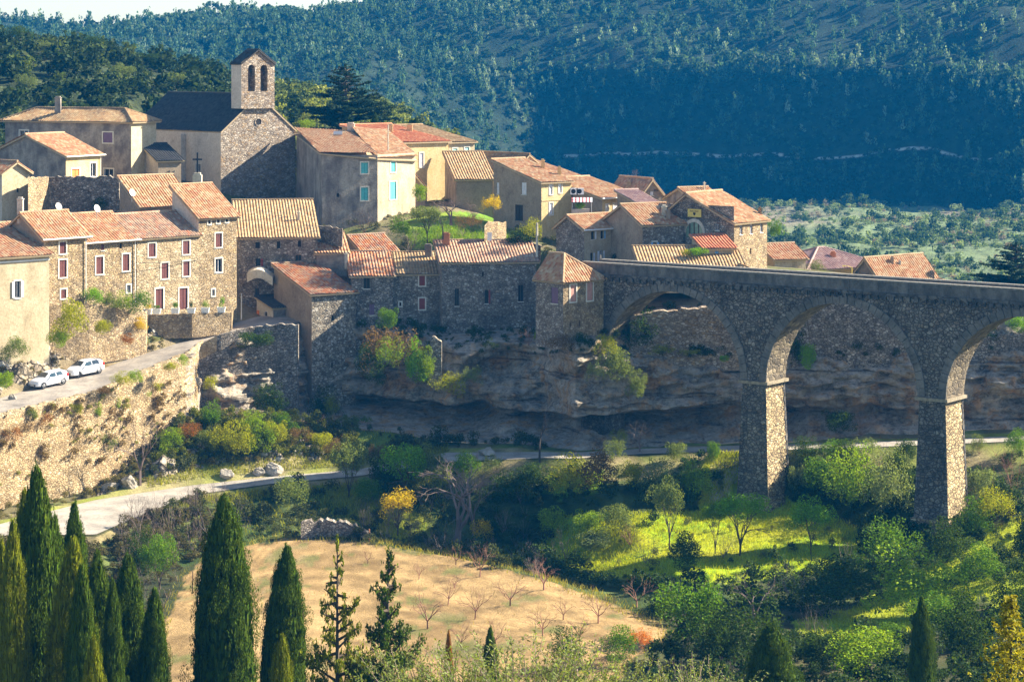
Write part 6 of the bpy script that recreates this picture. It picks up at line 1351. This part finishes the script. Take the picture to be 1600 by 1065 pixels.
for i, a in enumerate([('large fallen boulder at the foot of the retaining wall', 170, 766, 34, 22), ('second boulder leaning on the large fallen one', 203, 760, 30, 30), ('broad pale boulder in the middle of the bank', 352, 746, 26, 16), ('pale craggy boulder above the road near the tower', 428, 738, 34, 24), ('small grey boulder left of the craggy one', 402, 740, 22, 15), ('white rock at the left edge beside the parked cars', 20, 624, 14, 13), ('small rock on the road edge near the caves', 762, 712, 28, 20)]):
    boulder(*a, seed=i + 3)

# ------------------------------------------------------------------ small village things
def simple_box(name, label, cat, px, py, d, w, h, dep, mat): pass
r = thing('air_conditioner', 'left one of two white air conditioner boxes over the striped awning', 'air conditioner', P(897, 304, 264))
def ac(r, d=264):
    m = MB(); m.box((-.42, 0, 0), (.84, 0, 0), (0, .35, 0), (0, 0, .72)); o = m.build('casing', M['white']); o.parent = r
    f = MB(); n = 16; f.add([(-.08 + .27 * math.cos(2 * PI * i / n), -.012, .36 + .27 * math.sin(2 * PI * i / n)) for i in range(n)]); f.build('fan', M['black']).parent = r
ac(r); r2 = thing('air_conditioner', 'right one of two white air conditioner boxes over the striped awning', 'air conditioner', P(906.5, 304, 264)); ac(r2)
r = thing('awning', 'dark red striped awning over the small roof terrace', 'awning', P(908, 314, 263)); mb = MB()
for i in range(12):
    a = P(893 + 2.7 * i, 308.5, 265.5); b = P(895.7 + 2.7 * i, 308.5, 265.5); c = P(895.7 + 2.7 * i, 315.5, 262.5); e = P(893 + 2.7 * i, 315.5, 262.5); k = Vector((0, 0, -.06))
    mb.mesh([a, b, c, e, a + k, b + k, c + k, e + k], [(0, 3, 2, 1), (4, 5, 6, 7), (3, 7, 6, 2), (0, 1, 5, 4)], i % 2)
mb.build('canopy', [M['redwood'], M['palesh']], r)
mb = MB(); mb.tube(P(894, 315.5, 262.6), P(894, 340, 262.6), .05, .05, 6); mb.tube(P(924, 315.5, 262.6), P(924, 340, 262.6), .05, .05, 6); mb.build('post', M['metal'], r)
free_wall('low white terrace wall below the striped awning', [(893, 327, 262.4, 350), (921, 326, 262.4, 350)], .3, M['pinkr'], rag=0)
def signboard(label, px, py, d, w, h, mat, pole):
    r = thing('notice_board', label, 'sign', P(px, py + pole, d)); m = d / F; b = MB(); b.box((-w * m / 2, 0, pole * m), (w * m, 0, 0), (0, .05, 0), (0, 0, h * m)); b.build('board', mat).parent = r
    p = MB(); p.tube((0, .08, -.4), (0, .08, pole * m + .3), .04, .04, 6); p.build('post', M['metal']).parent = r
signboard('small white notice on the broken garden wall', 765, 376, 258.6, 7, 13, M['white'], 4)
def pole(label, px, y0, y1, d, r_=.05, mat='palem', name='pole', cat='pole', arm=0):
    r = thing(name, label, cat, P(px, y1, d)); b = MB(); h = (y1 - y0) * d / F; b.tube((0, 0, -.5), (0, 0, h), r_, r_ * .8, 8); b.build('shaft', M[mat]).parent = r
    if arm:
        b = MB(); b.tube((0, 0, h - .1), (arm, 0, h + .15), .035, .035, 6); b.build('arm', M[mat]).parent = r
        b = MB(); b.box((arm - .1, -.12, h + .05), (.45 if arm > 0 else -.45, 0, 0), (0, .24, 0), (0, 0, .12)); b.build('lamp', M['yellow']).parent = r
pole('thin white pole on the ridge of the big grey house roof', 606.5, 195, 228, 268.5, .07)
pole('thin pole behind the museum house ridge', 1100, 284, 305, 283, .06)
pole('concrete post with a box beside the tall ochre house', 839, 348, 394, 255, .14, 'palem', 'utility_post', 'post')
pole('yellow street lamp behind the bridge parapet', 1331, 417, 432, 252, .06, 'yellow', 'street_lamp', 'lamp', -.5)
pole('post on the bridge end beside the cream stone house', 938, 398, 412, 240, .1, 'bridge_cope', 'bollard', 'bollard')
pole('rusty red stake at the top rim of the field', 577, 826, 838, 212, .07, 'terra', 'stake', 'stake')
pole('thin wooden stake left of the field', 301, 892, 918, 192, .04, 'brown', 'stake', 'stake')
pole('drainpipe like pole in the crack between tall house and rubble house', 377, 458, 492, 250.5, .07, 'metal', 'drainpipe', 'pipe')

def cable(label, a, b, sag):
    A, B = P(*a), P(*b); mb = MB(); n = 14; q = [A + (B - A) * (i / n) - Vector((0, 0, sag * 4 * (i / n) * (1 - i / n))) for i in range(n + 1)]
    for i in range(n): mb.tube(q[i], q[i + 1], .022, .022, 5, 0, False)
    tag(mb.build('cable', M['black'], None, A), label, 'cable')
cable('dark cable sagging across the fronts of the stone row', (212, 410, 241.3), (369, 397, 253.5), .35)
cable('dark cable along the shaded rubble house front', (374, 398, 257), (488, 418, 259), .3)
cable('cable across the gable wall of the left stone row house', (6, 342, 237), (66, 386, 232.6), .2)
for lb, px, py, d in (('white satellite dish on the broad roof of the rear wing', 206, 307, 252), ('satellite dish on the ridge of the long row', 151, 332, 241), ('pale satellite dish left of the garden wall foot', 91, 329, 240)):
    r = thing('satellite_dish', lb, 'dish', P(px, py, d)); b = MB(); b.tube((0, 0, -.6), (0, 0, .35), .03, .03, 6); b.build('mast', M['metal']).parent = r
    b = MB(); prev = None; ax = Vector((.75, -.55, .35)).normalized(); u_ = ax.orthogonal().normalized(); w_ = ax.cross(u_)
    for rr, dp in ((.02, 0), (.18, .02), (.32, .06), (.42, .11)):
        rg = [Vector((0, 0, .4)) + ax * dp + rr * (math.cos(t) * u_ + math.sin(t) * w_) for t in np.linspace(0, 2 * PI, 16, endpoint=False)]
        if prev:
            for i in range(16): b.add([prev[i], rg[i], rg[(i + 1) % 16], prev[(i + 1) % 16]])
        prev = rg
    b.build('dish', M['white']).parent = r
# ------------------------------------------------------------------ uncountable growth (stuff)
def scatter_cloud(name, pts, sizes, protoV, color, mat, label=None, seed=5):
    """many small plants as ONE object: protoV = list of (n,3) unit clouds"""
    rng = np.random.default_rng(seed); out = []
    k = rng.integers(0, len(protoV), len(pts)); a = rng.random(len(pts)) * 2 * PI
    for v in range(len(protoV)):
        idx = np.nonzero(k == v)[0]
        if len(idx) == 0: continue
        c, s = np.cos(a[idx]), np.sin(a[idx]); pv = protoV[v]
        x = pv[None, :, 0] * c[:, None] - pv[None, :, 1] * s[:, None]; y = pv[None, :, 0] * s[:, None] + pv[None, :, 1] * c[:, None]
        q = np.stack([x * sizes[idx, 0:1], y * sizes[idx, 0:1], np.repeat(pv[None, :, 2], len(idx), 0) * sizes[idx, 1:2]], -1) + pts[idx][:, None]
        out.append(q.reshape(-1, 3))
    me = npmesh(name, np.concatenate(out), 4, mat); o = link(name, me); o.color = col4(color); o['kind'] = 'stuff'
    if label: o['label'] = label
    return o
def little(seed, n, size, tall=False):
    rng = np.random.default_rng(seed); cen, rad = crown_clumps(rng, 7, (0, 0, .45), (.5, .5, .5), .24, .35, .75)
    if tall:
        h = rng.random(9); cen = np.stack([rng.normal(size=9) * .16 * (1.25 - h), rng.normal(size=9) * .16 * (1.25 - h), .12 + .8 * h], 1); rad = .17 * (1.25 - h) + .05
    return leaves(rng, cen, rad, n, size, .7, .55)
def sample(n, pxr, smin, smax, poly=None, seed=1, notpoly=(), dens=None, drange=(60, 1100)):
    rng = np.random.default_rng(seed); px = rng.uniform(pxr[0], pxr[1], n); D, Z = prof(px); s = rng.uniform(smin, smax, n)
    i = np.clip(np.floor(s).astype(int), 0, NI - 2); t = s - i; r = np.arange(n); d = D[r, i] * (1 - t) + D[r, i + 1] * t; z = Z[r, i] * (1 - t) + Z[r, i + 1] * t
    X = (px - 800) * d / F; z = z + hgt(X, d, s); py = 100 - F * z / d
    ok = np.ones(n, bool)
    if poly: ok &= inpoly(px, py, poly)
    for q in notpoly: ok &= ~inpoly(px, py, q)
    if dens is not None: ok &= rng.random(n) < dens(px, py, X, d, s)
    return np.stack([X, d, z], 1)[ok], px[ok], py[ok], s[ok]
def sz(n, a, b, seed, asp=(.7, 1.2)):
    rng = np.random.default_rng(seed); w = a + (b - a) * rng.random(n) ** 1.6; return np.stack([w, w * rng.uniform(asp[0], asp[1], n)], 1)
SM = [little(500 + i, 44, .30) for i in range(5)]
MD = [little(520 + i, 130, .17) for i in range(5)]
TL = [little(540 + i, 84, .19, True) for i in range(5)]
SM2 = [little(580 + i, 90, .2) for i in range(5)]
FN = [little(560 + i, 260, .11) for i in range(4)]
# grass blades: leaning slivers
def blades(name, pts, h, color, seed):
    rng = np.random.default_rng(seed); n = len(pts); d = rng.normal(size=(n, 3)) * .45; d[:, 2] = 1; hh = h * (.5 + rng.random(n))[:, None]
    b = unit(n, rng); b[:, 2] = 0; w = .10 * h
    V = np.stack([pts - b * w, pts + b * w, pts + d * hh * .6 + b * w * .8, pts + d * hh], 1).reshape(-1, 3)
    o = link(name, npmesh(name, V, 4, M['leaf'])); o.color = col4(color); o['kind'] = 'stuff'; return o
p, *_ = sample(60000, (820, 1360), 3, 5, None, 31, (), lambda px, py, X, d, s: (inpoly(px, py, LAWN) | inpoly(px, py, LAWN3)) * 1.0)
blades('grass', p, .30, (.40, .44, .010), 32)
p, *_ = sample(40000, (1230, 1640), 2, 5, None, 33, (), lambda px, py, X, d, s: inpoly(px, py, LAWN2) * 1.0)
blades('grass', p, .30, (.36, .42, .010), 34)
p, *_ = sample(50000, (230, 700), 3.2, 7, None, 35, (FIELD,), lambda px, py, X, d, s: np.where((s > 4.85) & (s < 6.08), 0, np.where(inpoly(px, py, LAWN4) | inpoly(px, py, BANK) | (np.abs(s - 4.7) < .2) | (np.abs(s - 6.2) < .15), 1, .15)))
blades('grass', p, .35, (.28, .29, .02), 36)
p, *_ = sample(14000, (630, 800), 12, 13.4, VLAWN, 37); blades('grass', p, .35, (.16, .26, .015), 38)
p, *_ = sample(9000, (230, 1050), 2, 4, FIELD, 39, (), lambda px, py, X, d, s: np.clip(fbm(X / 4, d / 4, seed=8) - .1, 0, 1) * .8); blades('dry_grass', p, .26, (.34, .27, .08), 40)
p, *_ = sample(30000, (230, 1060), 2, 4.2, None, 41, (), lambda px, py, X, d, s: (inpoly(px + 12, py - 6, FIELD) ^ inpoly(px - 10, py + 8, FIELD)) * 1.0); blades('dry_grass', p, .34, (.30, .27, .05), 42)
# undergrowth near
def und(name, n, pxr, s0, s1, color, a, b, seed, notp=(), dens=None, V=None, poly=None):
    p, px, py, s = sample(n, pxr, s0, s1, poly, seed, notp, dens); 
    if len(p): scatter_cloud(name, p - np.array([0, 0, .06]), sz(len(p), a, b, seed + 1), V or MD, color, M['leaf'], None, seed + 2)
roadout = lambda px, py, X, d, s: np.where((s > 4.8) & (s < 6.25), 0.0, 1.0)
und('undergrowth', 900, (-200, 330), 2.2, 4.7, (.10, .09, .035), .5, 1.7, 51, (FIELD,), None, FN)
und('undergrowth', 1500, (230, 860), 3.0, 7, (.07, .085, .03), .5, 1.9, 54, (FIELD,), lambda px, py, X, d, s: roadout(px, py, X, d, s) * np.where(inpoly(px, py, LAWN4), .1, np.where((px > 560) | (s > 6.2), .55, .35)), FN)
und('undergrowth', 700, (240, 560), 6.3, 7.2, (.14, .16, .02), .4, 1.3, 57, (), None, FN)
und('undergrowth', 1400, (740, 1700), 3.2, 5, (.05, .085, .018), .6, 2.0, 60, (FIELD,), lambda px, py, X, d, s: roadout(px, py, X, d, s) * np.where(inpoly(px, py, LAWN), .05, .6), FN)
und('undergrowth', 380, (830, 1360), 3, 5, (.16, .18, .045), .4, 1.2, 63, (), lambda px, py, X, d, s: inpoly(px, py, LAWN) * .35, FN)
und('undergrowth', 1500, (1020, 1750), 1.6, 4.4, (.035, .065, .014), .8, 2.4, 66, (FIELD,), lambda px, py, X, d, s: np.where(inpoly(px, py, LAWN2) | inpoly(px, py, LAWN), .03, .9), FN)
und('undergrowth', 900, (200, 1100), 1.0, 2.2, (.03, .055, .013), .7, 1.8, 69, (FIELD,), None, FN)
und('undergrowth', 500, (560, 1650), 10.6, 12, (.05, .075, .02), .4, 1.5, 72, (), lambda px, py, X, d, s: np.where(px < 1000, .9, .5), FN)
und('undergrowth', 260, (-60, 300), 12, 13, (.15, .13, .04), .3, 1.1, 75, (), None, FN)
und('undergrowth', 400, (-60, 420), 6.2, 7.0, (.16, .14, .05), .3, 1.0, 78, (), lambda px, py, X, d, s: np.where(px < 130, .3, 1), FN)
und('undergrowth', 220, (480, 1000), 12.2, 14.5, (.08, .085, .035), .5, 1.4, 81, (VLAWN,), None, FN)
p, px, py, s = sample(230, (-200, 296), 7.5, 10.9, None, 84, (), lambda px, py, X, d, s: np.clip(.25 + 1.3 * fbm(X / 5, s * 1.1, seed=51), 0, 1))
p[:, 1] -= .25; scatter_cloud('wall_plants', p, sz(len(p), .3, 1.15, 85), FN, (.17, .12, .045), M['leaf'], None, 86)
p, px, py, s = sample(260, (-200, 296), 7.5, 10.9, None, 87, (), lambda px, py, X, d, s: np.clip(.1 + 1.3 * fbm(X / 4, s * 1.1, seed=53), 0, 1))
p[:, 1] -= .25; scatter_cloud('wall_plants', p, sz(len(p), .3, .9, 88), FN, (.22, .23, .03), M['leaf'], None, 89)
TW = []
for i in range(3):
    rnd = random.Random(600 + i); segs = []
    for m_ in range(7): grow(rnd, (0, 0, 0), (math.cos(m_ * .9) * .8, math.sin(m_ * .9) * .8, 1), .42, .016, 3, .4, 2, segs, .75)
    TW.append(tubes(norm_segs(segs), 3))
for n, pr, s0, s1, notp, a, b, mk, sd_ in ((110, (190, 360), 2.6, 4.8, (FIELD,), 1.2, 3.0, 'twig', 610), (90, (560, 860), 3.0, 4.7, (FIELD, LAWN), 1.2, 2.6, 'twig', 613), (60, (1050, 1330), 2.2, 3.6, (FIELD,), 1.2, 2.6, 'twig', 616), (60, (240, 560), 6.4, 7.1, (), .8, 1.8, 'twig_red', 619), (36, (600, 760), 12.4, 13.6, (), 1.0, 2.2, 'twig', 622), (70, (1480, 1660), 4.1, 4.9, (), 1.0, 2.2, 'twig_red', 625)):
    p, px, py, s = sample(n, pr, s0, s1, None, sd_, notp); scatter_cloud('dry_brushwood', p, sz(len(p), a, b, sd_ + 1), TW, (1, 1, 1), M[mk], None, sd_ + 2)
# hill behind the village: holm oak scrub
dl = lambda px, py, X, d, s: np.ones_like(px)
def midhill(n, seed, color, a, b, pxmax=900, pxmin=-400):
    p, px, py, s = sample(n, (-350, 840), 14.6, 16.6, None, seed); keep = (p[:, 1] > 305) & (px < pxmax) & (px > pxmin)
    p = p[keep]; scatter_cloud('scrub_oak_wood', p - np.array([0, 0, .2]), sz(len(p), a, b, seed + 1, (.8, 1.15)), MD, color, M['leaf'], None, seed + 2)
midhill(1300, 90, (.028, .048, .016), 2.2, 5.6, 470); midhill(600, 93, (.075, .105, .022), 1.5, 4.2); midhill(900, 99, (.17, .20, .035), 1.2, 3.4, 900, 385)  # dark scrub stops at the church; paler scrub beyond paints the sunlit slope
p, px, py, s = sample(900, (430, 640), 14.5, 16.2, None, 96); p = p[p[:, 1] > 305]; scatter_cloud('scrub_oak_wood', p, sz(len(p), 1.2, 3.4, 97), MD, (.19, .22, .04), M['leaf'], None, 98)  # more pale scrub there, sunlight held in its colour
# single oaks that stand out on the crest of that hill
for px, d, w, h, lb in [(145, 398, 42, 42, 'round dark holm oak standing out on the crest above the mansion'), (28, 396, 56, 40, 'broad dark holm oak on the crest at the left edge'), (228, 400, 54, 30, 'wide dark holm oak on the crest left of the bell tower'), (68, 390, 40, 26, 'grey green oak on the crest right of the broad one'), (318, 400, 40, 22, 'low dark oak on the crest just left of the bell tower'), (105, 374, 40, 34, 'dark oak on the slope below the round one'), (190, 366, 44, 36, 'grey topped oak on the slope above the mansion roof'), (40, 350, 34, 40, 'pale crowned tree behind the left end of the mansion'), (275, 372, 50, 36, 'grey oak on the slope left of the church roof')]:
    X = (px - 800) * d / F; tree(lb, px, 100 - F * gz(X, d) / d, w, h, 'dk' if 'dark' in lb else 'olive', d, foot=.12, name='holm_oak', cat='oak')
# far hill forest
def fdens(px, py, X, d, s):
    n = fbm(X / 40, d / 60, o=3, seed=41); left = np.interp(px, [500, 1100], [1.0, .85]); up = np.interp(s, [16.6, 17.9, 18.2, 18.9, 19.4], [.9, .8, .8, .8, 1.0])
    dark = np.interp(px, [820, 900, 1450, 1580], [0, 1, 1, .2]) * np.interp(s, [17.05, 17.2, 18.7, 18.95], [0, 1, 1, 0])
    r = left * up * np.clip(.72 + 1.1 * n, .3, 1); r = r * (1 - .80 * dark * np.clip(.9 + 1.2 * fbm(X / 70, d / 40, o=3, seed=47), 0, 1))
    r = np.where((np.abs(s - 18) < .06) & (px > 830) & (px < 1560), 0, r)
    return np.clip(r, 0, 1)
def forest(n, seed, color, a, b, V, asp, sr=(17.2, 20.6), fd=None):
    p, px, py, s = sample(n, (-250, 1900), sr[0], sr[1], None, seed, (), fd or fdens)
    scatter_cloud('far_forest', p - np.array([0, 0, .3]), sz(len(p), a, b, seed + 1, asp), V, color, M['leaf'], None, seed + 2)
forest(9500, 110, (.08, .145, .095), 1.9, 4.7, TL, (1.3, 2.1)); forest(11000, 113, (.03, .06, .035), 1.8, 4.8, SM, (.8, 1.2)); forest(8000, 116, (.22, .30, .22), 1.5, 3.8, TL, (1.1, 2.0), (17.2, 20.6), lambda px, py, X, d, s: fdens(px, py, X, d, s) * np.clip(2.2 * fbm(X / 60, d / 45, o=2, seed=49) + .25, 0, 1)); forest(900, 119, (.05, .09, .05), 5.0, 9.0, SM2, (.7, 1.2))  # clustered pale trees paint sunlit patches through their colour
p, px, py, s = sample(7000, (820, 1700), 17.02, 19, None, 120, (), lambda px, py, X, d, s: np.where(np.abs(s - 18) < .05, 0, .9)); scatter_cloud('far_scrub', p, sz(len(p), .7, 2.0, 121), SM, (.022, .036, .02), M['leaf'], None, 122)
p, px, py, s = sample(9000, (-250, 1900), 17.3, 20.4, None, 140, (), lambda px, py, X, d, s: np.where((np.abs(s - 18) < .06) & (px > 830), 0, 1.0)); scatter_cloud('far_scrub', p, sz(len(p), .8, 2.2, 141), SM, (.07, .11, .06), M['leaf'], None, 142)
# scrub of the far valley floor
def plain_dens(px, py, X, d, s): return np.clip(.5 + .9 * fbm(X / 22, d / 22, o=3, seed=44), 0, 1)
for i, (n, c, a, b) in enumerate([(2600, (.055, .095, .045), 1.2, 4.8), (4600, (.22, .29, .15), .8, 3.0), (1800, (.27, .23, .20), .8, 2.4)]):
    p, px, py, s = sample(n, (1100, 1800), 15.6, 17, None, 130 + i * 3, (), plain_dens); scatter_cloud('valley_scrub', p - np.array([0, 0, .15]), sz(len(p), a, b, 131 + i), MD, c, M['leaf'], None, 132 + i)
# the lone dark tree on the skyline
tree('lone dark conical tree on the skyline at the upper left', 218, 48, 9, 22, 'dk', 985, foot=.1, name='skyline_tree')

# ------------------------------------------------------------------ air, light, sky, camera
SUN_AZ, SUN_EL = R(20), R(32)
hz = MB(); hz.box((-900, -40, -60), (1800, 0, 0), (0, 1460, 0), (0, 0, 185))
hb = hz.build('haze', []); hb['kind'] = 'stuff'
hm = bpy.data.materials.new('haze_air'); hm.use_nodes = True; nt = hm.node_tree; nt.nodes.clear(); ou = nt.nodes.new('ShaderNodeOutputMaterial'); pv = nt.nodes.new('ShaderNodeVolumePrincipled')
pv.inputs['Color'].default_value = (.01, .37, 1.0, 1); pv.inputs['Density'].default_value = HAZE; pv.inputs['Anisotropy'].default_value = 0.0
nt.links.new(pv.outputs[0], ou.inputs['Volume']); hb.data.materials.append(hm)
w = bpy.data.worlds.new('World'); SC.world = w; w.use_nodes = True; nt = w.node_tree; bg = nt.nodes['Background']
sk = nt.nodes.new('ShaderNodeTexSky'); sk.sky_type = 'NISHITA'; sk.sun_disc = False; sk.sun_elevation = SUN_EL; sk.air_density = 1.0; sk.dust_density = .6; sk.ozone_density = 1.5
sd = Vector((math.cos(SUN_AZ) * math.cos(SUN_EL), math.sin(SUN_AZ) * math.cos(SUN_EL), math.sin(SUN_EL)))
sk.sun_rotation = PI / 2 - SUN_AZ
nt.links.new(sk.outputs[0], bg.inputs[0]); bg.inputs[1].default_value = SKY
ld = bpy.data.lights.new('sun', 'SUN'); ld.energy = SUN; ld.angle = R(.5); ld.color = (1.0, .905, .74)
lo = bpy.data.objects.new('sun', ld); COL.objects.link(lo); lo.rotation_euler = sd.to_track_quat('Z', 'Y').to_euler()
cd = bpy.data.cameras.new('camera'); cam = bpy.data.objects.new('camera', cd); COL.objects.link(cam); cam.location = (0, 0, 0); cam.rotation_euler = (PI / 2, 0, 0)
cd.sensor_width = 36; cd.lens = 36 * F / 1600; cd.shift_y = -(532.5 - 100) / 1600; cd.clip_start = .5; cd.clip_end = 5000; SC.camera = cam
SC.view_settings.view_transform = 'Standard'; SC.view_settings.look = 'None'; SC.view_settings.gamma = 1; SC.view_settings.exposure = EXPO
cy = SC.cycles; cy.max_bounces = 5; cy.diffuse_bounces = 3; cy.glossy_bounces = 2; cy.transmission_bounces = 3; cy.volume_bounces = 0; cy.transparent_max_bounces = 4; cy.use_denoising = True
